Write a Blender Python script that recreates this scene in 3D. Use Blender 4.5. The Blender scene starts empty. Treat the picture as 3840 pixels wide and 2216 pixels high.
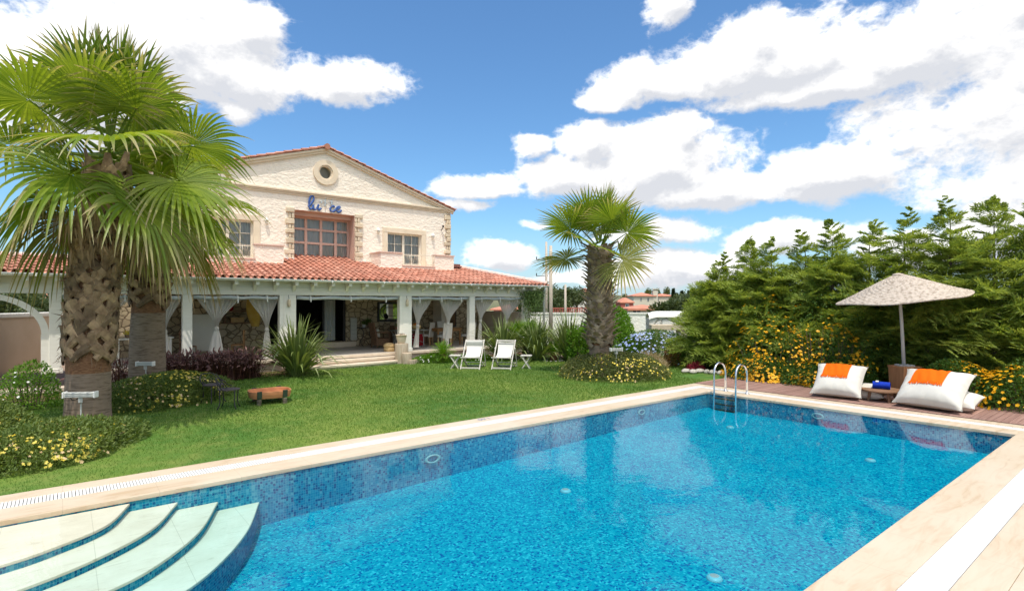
import bpy, math, random
import numpy as np
from mathutils import Vector, Matrix
R = math.radians
scene = bpy.context.scene
COL = scene.collection

# ------------------------------------------------------------------ camera
CAM_H = 2.32
F_PX, CX_PX, HY_PX = 1366.625, 1261.5, 743.76          # survey of the photograph at 2523 px width
HEAD = math.atan2(2567, 2080)                          # heading of the view, from +X towards +Y
ca, sa = math.cos(HEAD), math.sin(HEAD)
cam = bpy.data.cameras.new("camera")
cam.sensor_width = 36.0
cam.lens = 2080 / 3840 * 36
cam.shift_y = 24 / 3840
cam.clip_start, cam.clip_end = 0.1, 3000
camo = bpy.data.objects.new("camera", cam)
COL.objects.link(camo)
camo.location = (0, 0, CAM_H)
camo.rotation_euler = (R(90), 0, HEAD - R(90))
scene.camera = camo
vs = scene.view_settings
vs.view_transform, vs.look, vs.gamma, vs.exposure = 'Standard', 'None', 1.0, 0.5
vs.use_curve_mapping = False
cy = scene.cycles
cy.max_bounces, cy.diffuse_bounces, cy.glossy_bounces = 9, 3, 3
cy.transmission_bounces, cy.transparent_max_bounces = 4, 24
cy.caustics_reflective = cy.caustics_refractive = False
cy.use_denoising = True


def ray(x, y):
    r = (x - CX_PX) / F_PX
    return Vector((ca + r * sa, sa - r * ca, -(y - HY_PX) / F_PX))


def at(x, y, z=None, X=None, Y=None, F=None):
    """Survey: the place in metres where a line of sight meets a height, a wall plane or a distance."""
    d = ray(x, y)
    t = F if F is not None else (z - CAM_H) / d.z if z is not None else X / d.x if X is not None else Y / d.y
    return Vector((d.x * t, d.y * t, CAM_H + d.z * t))


# ------------------------------------------------------------------ node helper
class NT:
    def __init__(s, tree):
        s.t = tree
        tree.nodes.clear()

    def n(s, kind, **kw):
        nd = s.t.nodes.new(kind)
        ins = kw.pop('i', {})
        for k, v in kw.items():
            setattr(nd, k, v)
        for k, v in ins.items():
            s.set(nd.inputs[k], v)
        return nd

    def set(s, sock, v):
        if isinstance(v, bpy.types.NodeSocket):
            s.t.links.new(v, sock)
        elif isinstance(v, bpy.types.Node):
            s.t.links.new(v.outputs[0], sock)
        else:
            if sock.type == 'RGBA' and not hasattr(v, '__len__'):
                v = (v, v, v, 1)
            if sock.type == 'RGBA' and len(v) == 3:
                v = (*v, 1)
            sock.default_value = v

    def math(s, op, a, b=0.0, c=None, clamp=False):
        nd = s.n('ShaderNodeMath', operation=op, use_clamp=clamp)
        s.set(nd.inputs[0], a)
        s.set(nd.inputs[1], b)
        if c is not None:
            s.set(nd.inputs[2], c)
        return nd.outputs[0]

    def vmath(s, op, a, b=(0, 0, 0), c=None):
        nd = s.n('ShaderNodeVectorMath', operation=op)
        s.set(nd.inputs[0], a)
        s.set(nd.inputs[1], b)
        if c is not None:
            s.set(nd.inputs[2], c)
        return nd.outputs['Value'] if op == 'LENGTH' else nd.outputs[0]

    def mix(s, f, a, b, blend='MIX'):
        nd = s.n('ShaderNodeMix', data_type='RGBA', blend_type=blend)
        s.set(nd.inputs[0], f)
        s.set(nd.inputs[6], a)
        s.set(nd.inputs[7], b)
        return nd.outputs[2]

    def ramp(s, f, stops):
        nd = s.n('ShaderNodeValToRGB')
        el = nd.color_ramp.elements
        while len(el) < len(stops):
            el.new(0.5)
        for e, (p, c) in zip(el, stops):
            e.position = p
            e.color = (*c, 1) if hasattr(c, '__len__') else (c, c, c, 1)
        s.set(nd.inputs[0], f)
        return nd.outputs[0]

    def noise(s, vec, scale, detail=4, rough=0.55, dist=0.0, dims='3D'):
        nd = s.n('ShaderNodeTexNoise', noise_dimensions=dims)
        if vec is not None:
            s.set(nd.inputs['Vector'], vec)
        nd.inputs['Scale'].default_value = scale
        nd.inputs['Detail'].default_value = detail
        nd.inputs['Roughness'].default_value = rough
        nd.inputs['Distortion'].default_value = dist
        return nd.outputs[0]

    def smooth(s, v, lo, hi):
        nd = s.n('ShaderNodeMapRange', interpolation_type='SMOOTHSTEP')
        s.set(nd.inputs[0], v)
        nd.inputs[1].default_value, nd.inputs[2].default_value = lo, hi
        return nd.outputs[0]


# ------------------------------------------------------------------ sky and sun
SUN = Vector((-0.22, -0.30, 1.0)).normalized()
sun = bpy.data.lights.new("sun", 'SUN')
sun.energy, sun.angle, sun.color = 2.5, R(0.53), (1.0, 0.94, 0.84)
suno = bpy.data.objects.new("sun", sun)
COL.objects.link(suno)
suno.rotation_euler = SUN.to_track_quat('Z', 'Y').to_euler()
suno.location = (0, 0, 30)


def sky_world():
    w = bpy.data.worlds.new("World")
    scene.world = w
    w.use_nodes = True
    w.cycles.sampling_method = 'MANUAL'
    w.cycles.sample_map_resolution = 512
    t = NT(w.node_tree)
    sky = t.n('ShaderNodeTexSky', sky_type='NISHITA', sun_disc=False, sun_elevation=math.asin(SUN.z),
              sun_rotation=math.atan2(SUN.x, SUN.y), altitude=0, air_density=1.15, dust_density=0.4, ozone_density=2.2)
    g = t.n('ShaderNodeTexCoord').outputs['Generated']
    g = t.vmath('NORMALIZE', g)
    sp = t.n('ShaderNodeSeparateXYZ', i={0: g})
    # azimuth and elevation in degrees, azimuth measured from the +X axis
    az = t.math('MULTIPLY', t.math('ARCTAN2', sp.outputs[1], sp.outputs[0]), 57.29578)
    el = t.math('MULTIPLY', t.math('ARCSINE', sp.outputs[2]), 57.29578)

    def aeof(x, y):
        d = ray(x, y).normalized()
        return math.degrees(math.atan2(d.y, d.x)), math.degrees(math.asin(d.z))
    # cumulus banks: centre, half width, height above centre, depth below centre, weight
    B = [(430, 110, 330, 190, 120, .1), (640, 70, 105, 85, 75, 0), (560, 180, 250, 70, 85, .05), (830, 205, 180, 72, 60, 0), (590, 262, 75, 40, 40, -.1),
         (200, 190, 280, 210, 190, .1), (920, 205, 95, 40, 30, -.1), (1640, 0, 90, 60, 72, -.1),
         (1900, 170, 290, 135, 66, .14), (1860, 120, 150, 90, 60, 0), (2250, 135, 245, 100, 78, .12), (2330, 90, 90, 62, 50, 0), (1620, 215, 170, 72, 42, -.02), (2480, 190, 105, 58, 40, -.05),
         (2050, 215, 370, 60, 40, .06), (1500, 245, 90, 28, 26, -.1), (2515, 10, 75, 62, 55, 0), (2160, 40, 70, 50, 50, -.5),
         (1620, 420, 200, 120, 80, .12), (1690, 330, 90, 62, 60, -.05), (1440, 345, 95, 60, 70, 0), (1310, 350, 62, 40, 50, -.1), (2040, 425, 210, 78, 76, .10), (1390, 430, 130, 62, 55, 0),
         (1170, 460, 160, 44, 36, -.02), (1760, 478, 300, 52, 46, .02), (1160, 508, 120, 34, 36, -.36), (2250, 350, 120, 38, 40, -.3),
         (1225, 630, 105, 46, 36, -.05), (1620, 565, 230, 42, 50, -.1), (1930, 585, 210, 48, 60, -.08), (1650, 655, 260, 50, 60, -.08),
         (2450, 545, 175, 72, 100, -.03), (2250, 610, 190, 58, 70, -.03), (1420, 690, 400, 25, 30, -.25), (1330, 556, 90, 34, 30, -.6)]
    blobs = []
    for x, y, rx, ru, rd, wt in B:
        a0, e0 = aeof(x, y)
        a1, _ = aeof(x - rx, y)
        a2, _ = aeof(x + rx, y)
        _, e1 = aeof(x, y - ru)
        _, e2 = aeof(x, y + rd)
        blobs.append((a0, e0, abs(a1 - a2) / 2, max(e1 - e0, .5), max(e0 - e2, .5), wt))
    # banks added in the unseen sky behind the lens, to whiten and brighten the shade
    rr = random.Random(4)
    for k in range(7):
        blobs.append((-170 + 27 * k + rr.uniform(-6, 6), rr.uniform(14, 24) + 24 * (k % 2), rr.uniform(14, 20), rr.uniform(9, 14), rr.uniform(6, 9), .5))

    grp = bpy.data.node_groups.new("cloud_density", 'ShaderNodeTree')
    grp.interface.new_socket("azel", in_out='INPUT', socket_type='NodeSocketVector')
    grp.interface.new_socket("density", in_out='OUTPUT', socket_type='NodeSocketFloat')
    grp.interface.new_socket("body", in_out='OUTPUT', socket_type='NodeSocketFloat')
    q = NT(grp)
    gi, go = q.n('NodeGroupInput'), q.n('NodeGroupOutput')
    P = gi.outputs[0]                                    # (azimuth, elevation, -elevation)
    warp = q.n('ShaderNodeTexNoise')
    q.set(warp.inputs['Vector'], P)
    warp.inputs['Scale'].default_value = 0.16
    warp.inputs['Detail'].default_value = 3
    wv = q.vmath('MULTIPLY', q.vmath('SUBTRACT', warp.outputs['Color'], (.5, .5, .5)), (5.0, 3.0, 0))
    flip = q.n('ShaderNodeSeparateXYZ', i={0: wv})
    wv = q.n('ShaderNodeCombineXYZ', i={0: flip.outputs[0], 1: flip.outputs[1], 2: q.math('MULTIPLY', flip.outputs[1], -1)})
    W = q.vmath('ADD', P, wv)
    acc = None
    for a0, e0, ra, ru, rd, wt in blobs:
        v = q.vmath('MULTIPLY_ADD', W, (1 / ra, 1 / ru, 1 / rd), (-a0 / ra, -e0 / ru, e0 / rd))
        v = q.vmath('MAXIMUM', v, (-99, 0, 0))
        d = q.vmath('LENGTH', v)
        if wt:
            d = q.math('SUBTRACT', d, wt)
        if acc is None:
            acc = d
        else:
            nd = q.n('ShaderNodeMath', operation='SMOOTH_MIN')
            q.set(nd.inputs[0], acc)
            q.set(nd.inputs[1], d)
            nd.inputs[2].default_value = 0.18
            acc = nd.outputs[0]
    base = q.math('SUBTRACT', 1.0, acc)
    n1 = q.noise(P, 0.20, 7, 0.58, 0.25)
    n2 = q.noise(P, 0.62, 4, 0.6, 0.2)
    bil = q.math('ABSOLUTE', q.math('SUBTRACT', n2, 0.5))
    s = q.math('MULTIPLY', q.math('SUBTRACT', n1, 0.5), 1.35)
    s = q.math('ADD', s, q.math('MULTIPLY', q.math('SUBTRACT', 0.13, bil), 0.8))
    q.set(go.inputs[0], q.math('ADD', base, s))
    q.set(go.inputs[1], base)

    def dens(de, da=0.0):
        e2 = t.math('ADD', el, de) if de else el
        a2 = t.math('ADD', az, da) if da else az
        v = t.n('ShaderNodeCombineXYZ', i={0: a2, 1: e2, 2: t.math('MULTIPLY', e2, -1)})
        nd = t.n('ShaderNodeGroup', node_tree=grp)
        t.set(nd.inputs[0], v)
        return nd.outputs
    d0, d1, d2 = dens(0)[0], dens(1.1, 0.5)[0], dens(2.3, 0.7)[1]
    d0 = t.math('ADD', d0, t.math('MULTIPLY', t.smooth(el, 36, 52), .75))      # cloud added overhead, out of view, to whiten and lift the shade
    cover = t.smooth(d0, -0.04, 0.40)
    lit = t.math('MULTIPLY', t.math('SUBTRACT', d0, d1), 1.1)          # facing the sun or turned away from it
    above = t.smooth(d2, 0.05, 0.85)                                   # how much cloud lies between here and the sun
    sh = t.math('SUBTRACT', t.math('ADD', 0.80, t.math('MULTIPLY', lit, 1.25)), t.math('MULTIPLY', above, 0.50), clamp=True)
    ccol = t.ramp(sh, [(0.0, (7.0, 7.2, 7.7)), (0.3, (8.2, 8.3, 8.6)), (0.55, (9.6, 9.6, 9.7)), (1.0, (13.0, 12.9, 12.7))])
    near = t.n('ShaderNodeVectorMath', operation='DOT_PRODUCT', i={0: g, 1: tuple(SUN)}).outputs['Value']      # unseen clouds near the sun get extra brightness, added to lift the shade
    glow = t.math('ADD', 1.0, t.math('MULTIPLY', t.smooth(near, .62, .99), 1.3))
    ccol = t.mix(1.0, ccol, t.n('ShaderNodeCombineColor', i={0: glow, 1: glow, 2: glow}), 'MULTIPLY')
    skyc = t.mix(1.0, sky.outputs[0], (0.92, 1.32, 1.62), 'MULTIPLY')
    low = t.math('SUBTRACT', 1.0, t.smooth(el, -1.0, 9.0))             # pale air near the horizon
    skyc = t.mix(t.math('MULTIPLY', low, 0.6), skyc, (5.2, 6.6, 8.2))
    out = t.mix(cover, skyc, ccol)
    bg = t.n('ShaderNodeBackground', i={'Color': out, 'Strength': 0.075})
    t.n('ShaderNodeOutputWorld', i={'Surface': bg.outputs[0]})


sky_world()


# ------------------------------------------------------------------ materials
MATS = {}


def pm(name, c, rough=0.7, var=0.12, vs_=2.0, c2=None, bump=0.0, bs=30.0, bdet=4, metal=0.0, island=0.0, spec=0.4, extra=None, stretch=None, obj=True):
    """Principled material with a noise-broken colour and an optional noise bump."""
    m = bpy.data.materials.new(name)
    m.use_nodes = True
    t = NT(m.node_tree)
    co = t.n('ShaderNodeTexCoord').outputs['Object']
    if stretch:
        co = t.vmath('MULTIPLY', co, stretch)
    f = t.noise(co, vs_, 6, 0.6)
    hi = c2 if c2 else tuple(min(1, v * (1 + var)) for v in c)
    lo = c if c2 else tuple(v * (1 - var) for v in c)
    col = t.ramp(f, [(0.3, lo), (0.7, hi)])
    if island:
        rp = t.n('ShaderNodeNewGeometry').outputs['Random Per Island']
        k = t.math('ADD', 1 - island, t.math('MULTIPLY', rp, 2 * island))
        col = t.mix(1.0, col, t.n('ShaderNodeCombineColor', i={0: k, 1: k, 2: k}), 'MULTIPLY')
    if extra:
        col = extra(t, co, col)
    b = t.n('ShaderNodeBsdfPrincipled', i={'Base Color': col, 'Roughness': rough, 'Metallic': metal, 'Specular IOR Level': spec})
    if bump:
        h = t.noise(co, bs, bdet, 0.6)
        t.set(b.inputs['Normal'], t.n('ShaderNodeBump', i={'Height': h, 'Strength': min(1, bump * 4), 'Distance': bump}))
    t.n('ShaderNodeOutputMaterial', i={0: b})
    MATS[name] = m
    return m


def leafm(name, c1, c2, trans=0.35, tip=None, spec=0.35, rough=0.5, yell=1.25, vscale=0.6):
    """Leaves: each one its own shade, light passing through, optionally a dry tip."""
    m = bpy.data.materials.new(name)
    m.use_nodes = True
    t = NT(m.node_tree)
    rp = t.n('ShaderNodeNewGeometry').outputs['Random Per Island']
    nz = t.noise(t.n('ShaderNodeTexCoord').outputs['Object'], vscale, 3)
    col = t.mix(t.math('ADD', t.math('MULTIPLY', rp, 0.65), t.math('MULTIPLY', t.smooth(nz, .35, .65), 0.35)), c1, c2)
    if tip:
        a = t.n('ShaderNodeAttribute', attribute_name='tip').outputs['Fac']
        jit = t.math('MULTIPLY', t.math('SUBTRACT', rp, 0.5), 0.3)
        col = t.mix(t.smooth(t.math('ADD', a, jit), 0.62, 1.02), col, tip)
    b = t.n('ShaderNodeBsdfPrincipled', i={'Base Color': col, 'Roughness': rough, 'Specular IOR Level': spec})
    tc = t.mix(1.0, col, (yell, 1.15, 0.55), 'MULTIPLY')
    tr = t.n('ShaderNodeBsdfTranslucent', i={'Color': tc})
    t.n('ShaderNodeOutputMaterial', i={0: t.n('ShaderNodeMixShader', i={0: trans, 1: b, 2: tr})})
    MATS[name] = m
    return m


def sheer(name, c, clear=0.25):
    m = bpy.data.materials.new(name)
    m.use_nodes = True
    t = NT(m.node_tree)
    weave = t.noise(t.n('ShaderNodeTexCoord').outputs['Object'], 90, 2)
    col = t.mix(weave, tuple(v * .88 for v in c), c)
    d = t.n('ShaderNodeBsdfDiffuse', i={0: col})
    tl = t.n('ShaderNodeBsdfTranslucent', i={0: col})
    a = t.n('ShaderNodeMixShader', i={0: 0.4, 1: d, 2: tl})
    tp = t.n('ShaderNodeBsdfTransparent', i={0: (1, 1, 1)})
    t.n('ShaderNodeOutputMaterial', i={0: t.n('ShaderNodeMixShader', i={0: clear, 1: a, 2: tp})})
    MATS[name] = m
    return m


def clear_glass(name, tint=(.85, .9, .9), ior=1.5):
    m = bpy.data.materials.new(name)
    m.use_nodes = True
    t = NT(m.node_tree)
    fr = t.n('ShaderNodeFresnel', i={'IOR': ior})
    tp = t.n('ShaderNodeBsdfTransparent', i={0: tint})
    gl = t.n('ShaderNodeBsdfGlossy', i={'Color': (1, 1, 1), 'Roughness': 0.01})
    t.n('ShaderNodeOutputMaterial', i={0: t.n('ShaderNodeMixShader', i={0: fr, 1: tp, 2: gl})})
    MATS[name] = m
    return m


def mosaic(name, main, dark, light, grout, size=0.033, wob=0.006, vert=False):
    """Glass mosaic: one colour per tessera, pale joints. Floors lie in XY, walls use their own run and height."""
    m = bpy.data.materials.new(name)
    m.use_nodes = True
    t = NT(m.node_tree)
    co = t.n('ShaderNodeTexCoord').outputs['Object']
    if vert:
        s = t.n('ShaderNodeSeparateXYZ', i={0: co})
        co = t.n('ShaderNodeCombineXYZ', i={0: t.math('ADD', s.outputs[0], s.outputs[1]), 1: s.outputs[2], 2: 0.0})
    else:
        co = t.vmath('MULTIPLY', co, (1, 1, 0))
    w = t.n('ShaderNodeTexNoise')
    t.set(w.inputs['Vector'], co)
    w.inputs['Scale'].default_value = 9
    w.inputs['Detail'].default_value = 1
    co = t.vmath('ADD', co, t.vmath('MULTIPLY', t.vmath('SUBTRACT', w.outputs['Color'], (.5, .5, .5)), (wob * 8, wob * 8, 0)))
    u = t.vmath('MULTIPLY', co, (1 / size,) * 3)
    cell = t.vmath('FLOOR', t.vmath('ADD', u, (0, 0, .5)))
    wn = t.n('ShaderNodeTexWhiteNoise', i={'Vector': cell})
    big = t.noise(co, 1.1, 3)
    k = t.math('ADD', wn.outputs['Value'], t.math('MULTIPLY', t.math('SUBTRACT', big, .5), .3))
    md = tuple((a + b) / 2 for a, b in zip(main, dark))
    ml = tuple((a * .6 + b * .4) for a, b in zip(main, light))
    col = t.ramp(k, [(0.0, dark), (0.13, dark), (0.2, md), (0.42, main), (0.66, main), (0.84, ml), (0.97, light)])
    fr = t.vmath('ABSOLUTE', t.vmath('SUBTRACT', t.vmath('FRACTION', u), (.5, .5, .5)))
    fs = t.n('ShaderNodeSeparateXYZ', i={0: fr})
    edge = t.math('MAXIMUM', fs.outputs[0], fs.outputs[1])
    col = t.mix(t.math('MULTIPLY', t.smooth(edge, .41, .46), .8), col, grout)
    b = t.n('ShaderNodeBsdfPrincipled', i={'Base Color': col, 'Roughness': 0.9, 'Specular IOR Level': 0.0})
    t.n('ShaderNodeOutputMaterial', i={0: b})
    MATS[name] = m
    return m


def rubble(name, stones, joint, scale=3.0, jw=0.05, bump=0.03, sx=(1.0, 1.0, 1.35)):
    """Random rubble masonry with sunk joints."""
    m = bpy.data.materials.new(name)
    m.use_nodes = True
    t = NT(m.node_tree)
    co = t.vmath('MULTIPLY', t.n('ShaderNodeTexCoord').outputs['Object'], sx)
    w = t.n('ShaderNodeTexNoise')
    t.set(w.inputs['Vector'], co)
    w.inputs['Scale'].default_value = 2.5
    co = t.vmath('ADD', co, t.vmath('MULTIPLY', t.vmath('SUBTRACT', w.outputs['Color'], (.5, .5, .5)), (.16, .16, .16)))
    v1 = t.n('ShaderNodeTexVoronoi', feature='DISTANCE_TO_EDGE', i={'Vector': co, 'Scale': scale, 'Randomness': .8})
    v2 = t.n('ShaderNodeTexVoronoi', feature='F1', i={'Vector': co, 'Scale': scale, 'Randomness': .8})
    rv = t.n('ShaderNodeSeparateColor', i={0: v2.outputs['Color']}).outputs[0]
    fine = t.noise(co, 14, 5)
    col = t.mix(t.math('ADD', t.math('MULTIPLY', rv, .7), t.math('MULTIPLY', fine, .3)), stones[0], stones[1])
    j = t.smooth(v1.outputs[0], jw * .4, jw * 1.3)
    col = t.mix(j, joint, col)
    h = t.math('ADD', t.math('MULTIPLY', j, .8), t.math('MULTIPLY', fine, .35))
    b = t.n('ShaderNodeBsdfPrincipled', i={'Base Color': col, 'Roughness': 0.9, 'Specular IOR Level': 0.2})
    t.set(b.inputs['Normal'], t.n('ShaderNodeBump', i={'Height': h, 'Strength': .9, 'Distance': bump}))
    t.n('ShaderNodeOutputMaterial', i={0: b})
    MATS[name] = m
    return m


# ------------------------------------------------------------------ mesh builder
def wloc(o):
    v = Vector((0, 0, 0))
    while o:
        v += o.location
        o = o.parent
    return v


class MB:
    """Collects faces and links them as ONE mesh object."""

    def __init__(s):
        s.V, s.F, s.n, s.tip = [], [], 0, None

    def add(s, V, F, mi=0, tip=None):
        V = np.asarray(V, float).reshape(-1, 3)
        if not isinstance(F, np.ndarray):
            by = {}
            for f in F:
                by.setdefault(len(f), []).append(f)
            fl = [np.array(v, int) for v in by.values()]
        else:
            fl = [F]
        for f in fl:
            s.F.append((f + s.n, mi))
        s.V.append(V)
        s.n += len(V)
        if tip is not None or s.tip is not None:
            if s.tip is None:
                s.tip = [np.zeros(s.n - len(V))]
            s.tip.append(np.zeros(len(V)) if tip is None else np.asarray(tip, float).ravel())
        return s

    def box(s, x0, x1, y0, y1, z0, z1, mi=0):
        V = [(x, y, z) for z in (z0, z1) for y in (y0, y1) for x in (x0, x1)]
        return s.add(V, [(0, 2, 3, 1), (4, 5, 7, 6), (0, 1, 5, 4), (2, 6, 7, 3), (0, 4, 6, 2), (1, 3, 7, 5)], mi)

    def bar(s, a, b, w, h, up=(0, 0, 1), mi=0):
        a, b = Vector(a), Vector(b)
        d = (b - a).normalized()
        u = Vector(up)
        sd = d.cross(u)
        if sd.length < 1e-4:
            sd = d.cross(Vector((1, 0, 0)))
        sd.normalize()
        u = sd.cross(d)
        V = [p + sd * (w / 2 * i) + u * (h / 2 * j) for p in (a, b) for j in (-1, 1) for i in (-1, 1)]
        return s.add(V, [(0, 2, 3, 1), (4, 5, 7, 6), (0, 1, 5, 4), (2, 6, 7, 3), (0, 4, 6, 2), (1, 3, 7, 5)], mi)

    def tube(s, pts, rad, n=8, cap=True, mi=0, flat=None):
        pts = [Vector(p) for p in pts]
        if not hasattr(rad, '__len__'):
            rad = [rad] * len(pts)
        V, F = [], []
        ref = None
        for i, p in enumerate(pts):
            d = (pts[min(i + 1, len(pts) - 1)] - pts[max(i - 1, 0)]).normalized()
            if ref is None:
                ref = d.cross(Vector((0, 0, 1)))
                if ref.length < 1e-3:
                    ref = Vector((1, 0, 0))
            a = (ref - d * ref.dot(d)).normalized()
            b = d.cross(a)
            ref = a
            for k in range(n):
                th = 2 * math.pi * k / n
                o = a * math.cos(th) * rad[i] + b * math.sin(th) * rad[i]
                if flat is not None:
                    o = o - Vector(flat[0]) * o.dot(Vector(flat[0])) * (1 - flat[1])
                V.append(p + o)
            if i:
                for k in range(n):
                    q, r_ = (i - 1) * n + k, (i - 1) * n + (k + 1) % n
                    F.append((q, r_, r_ + n, q + n))
        if cap:
            F.append(tuple(range(n - 1, -1, -1)))
            F.append(tuple(range((len(pts) - 1) * n, len(pts) * n)))
        return s.add(V, F, mi)

    def lathe(s, prof, c=(0, 0, 0), n=24, mi=0, sq=None):
        V, F = [], []
        for i, (r, z) in enumerate(prof):
            for k in range(n):
                th = 2 * math.pi * k / n
                x, y = math.cos(th), math.sin(th)
                if sq:
                    x, y = x * sq[0], y * sq[1]
                V.append((c[0] + r * x, c[1] + r * y, c[2] + z))
            if i:
                for k in range(n):
                    q, r_ = (i - 1) * n + k, (i - 1) * n + (k + 1) % n
                    F.append((q, r_, r_ + n, q + n))
        if prof[0][0] > 1e-6:
            F.append(tuple(range(n - 1, -1, -1)))
        if prof[-1][0] > 1e-6:
            F.append(tuple(range((len(prof) - 1) * n, len(prof) * n)))
        return s.add(V, F, mi)

    def prism(s, poly, ext, mi=0):
        """poly: 3D points of one end face; ext: extrusion vector."""
        e = Vector(ext)
        V = [Vector(p) for p in poly] + [Vector(p) + e for p in poly]
        n = len(poly)
        F = [tuple(range(n - 1, -1, -1)), tuple(range(n, 2 * n))] + [(i, (i + 1) % n, (i + 1) % n + n, i + n) for i in range(n)]
        return s.add(V, F, mi)

    def grid(s, P, mi=0, closed=False, tip=None):
        P = np.asarray(P, float)
        a, b = P.shape[:2]
        i, j = np.meshgrid(np.arange(a - 1), np.arange(b if closed else b - 1), indexing='ij')
        j2 = (j + 1) % b
        F = np.stack([i * b + j, i * b + j2, (i + 1) * b + j2, (i + 1) * b + j], -1).reshape(-1, 4)
        return s.add(P.reshape(-1, 3), F, mi, tip)

    def build(s, name, mats, parent=None, smooth=False, local=False, bevel=0.0, label=None, subsurf=0):
        V = np.concatenate(s.V) if s.V else np.zeros((0, 3))
        if parent is not None and not local:
            V = V - np.array(wloc(parent))
        me = bpy.data.meshes.new(name)
        me.vertices.add(len(V))
        me.vertices.foreach_set('co', V.ravel())
        tot = np.concatenate([np.full(len(f), f.shape[1]) for f, _ in s.F])
        idx = np.concatenate([f.ravel() for f, _ in s.F])
        mi = np.concatenate([np.full(len(f), m) for f, m in s.F])
        me.loops.add(len(idx))
        me.polygons.add(len(tot))
        me.loops.foreach_set('vertex_index', idx.astype(np.int32))
        st = np.concatenate([[0], np.cumsum(tot)[:-1]]).astype(np.int32)
        me.polygons.foreach_set('loop_start', st)
        me.polygons.foreach_set('material_index', mi.astype(np.int32))
        me.polygons.foreach_set('use_smooth', np.full(len(tot), bool(smooth)))
        if s.tip is not None:
            me.attributes.new('tip', 'FLOAT', 'POINT').data.foreach_set('value', np.concatenate(s.tip))
        me.update(calc_edges=True)
        me.validate()
        for m in (mats if isinstance(mats, (list, tuple)) else [mats]):
            me.materials.append(MATS[m] if isinstance(m, str) else m)
        o = bpy.data.objects.new(name, me)
        COL.objects.link(o)
        if parent is not None:
            o.parent = parent
        if bevel:
            b = o.modifiers.new('bevel', 'BEVEL')
            b.width, b.segments, b.limit_method = bevel, 2, 'ANGLE'
        if subsurf:
            b = o.modifiers.new('sub', 'SUBSURF')
            b.levels = b.render_levels = subsurf
        if label:
            o['label'] = label
        return o


def tag(o, label=None, cat=None, group=None, kind=None):
    for k, v in (('label', label), ('category', cat), ('group', group), ('kind', kind)):
        if v:
            o[k] = v
    return o


def thing(name, loc, label, cat, group=None, rz=0.0):
    o = bpy.data.objects.new(name, None)
    COL.objects.link(o)
    o.location = loc
    o.rotation_euler = (0, 0, rz)
    o.empty_display_size = 0.2
    return tag(o, label, cat, group)


def copy_tree(o, parent=None):
    c = o.copy()
    COL.objects.link(c)
    if parent is not None:
        c.parent = parent
    for ch in list(o.children):
        copy_tree(ch, c)
    return c


def struct(name, mb, mats, **k):
    return tag(mb.build(name, mats, **k), kind='structure')


# ------------------------------------------------------------------ leaf clouds
def unit(a):
    return a / np.maximum(np.linalg.norm(a, axis=-1, keepdims=True), 1e-9)


def leaf_quads(mb, P, D, N, L, W, mi=0, fold=0.15, mid=0.45):
    """One folded rhombic leaf per row: base P, axis D, face normal N, length L, width W."""
    D, N = unit(D), np.asarray(N, float)
    S = unit(np.cross(D, N))
    N = np.cross(S, D)
    L, W = np.broadcast_to(np.asarray(L, float), len(P))[:, None], np.broadcast_to(np.asarray(W, float), len(P))[:, None]
    m = P + D * L * mid + N * W * fold
    V = np.stack([P, m + S * W / 2, P + D * L, m - S * W / 2], 1)
    mb.add(V.reshape(-1, 3), np.arange(len(P) * 4).reshape(-1, 4), mi)


def rand_dir(g, n):
    return unit(g.normal(size=(n, 3)))


def mound(g, n, c, rx, ry, h, lump=0.22, depth=0.3, rot=0.0, zmin=0.02):
    """Points through the outer volume of a lumpy mound, and their outward directions."""
    d = rand_dir(g, n)
    d[:, 2] = np.abs(d[:, 2]) ** 0.8
    d = unit(d)
    k = rand_dir(g, 14)
    k[:, 2] = np.abs(k[:, 2])
    amp = g.uniform(-lump, lump, 14)
    r = 1 + (np.exp(-((d[:, None, :] - k[None]) ** 2).sum(-1) / 0.12) * amp).sum(1)
    r *= 1 - depth * g.random(n) ** 2.0
    p = d * r[:, None] * np.array([rx, ry, h])
    cr, sr = math.cos(rot), math.sin(rot)
    p = np.stack([p[:, 0] * cr - p[:, 1] * sr, p[:, 0] * sr + p[:, 1] * cr, np.maximum(p[:, 2], zmin)], 1)
    o = np.stack([d[:, 0] * cr - d[:, 1] * sr, d[:, 0] * sr + d[:, 1] * cr, d[:, 2]], 1)
    return p + np.array(c), unit(o / np.array([1, 1, 1]))


def rosettes(mb, g, P, O, r, petals=6, mi=0, cup=0.15, jitter=0.5):
    """Small flat flowers facing roughly along O."""
    n = len(P)
    N = unit(O + g.normal(size=(n, 3)) * jitter * 0.4 + np.array([0, 0, .35]))
    A = unit(np.cross(N, rand_dir(g, n)))
    B = np.cross(N, A)
    r = np.broadcast_to(np.asarray(r, float), n)
    ring = []
    m = petals * 2
    for k in range(m):
        th = 2 * math.pi * k / m
        rr = r * (1.0 if k % 2 == 0 else 0.62)
        ring.append(P + (A * math.cos(th) + B * math.sin(th)) * rr[:, None] + N * (cup * rr[:, None]))
    V = np.stack([P] + ring, 1)
    F = []
    for k in range(m):
        F.append([0, 1 + k, 1 + (k + 1) % m])
    F = np.array(F)
    allF = (F[None] + (np.arange(n) * (m + 1))[:, None, None]).reshape(-1, 3)
    mb.add(V.reshape(-1, 3), allF, mi)


# ------------------------------------------------------------------ the ground, lawn, pool and terraces
PX0, PX1, PY0, PY1 = -4.2, 12.93, 1.97, 7.96           # water's edge


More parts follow.
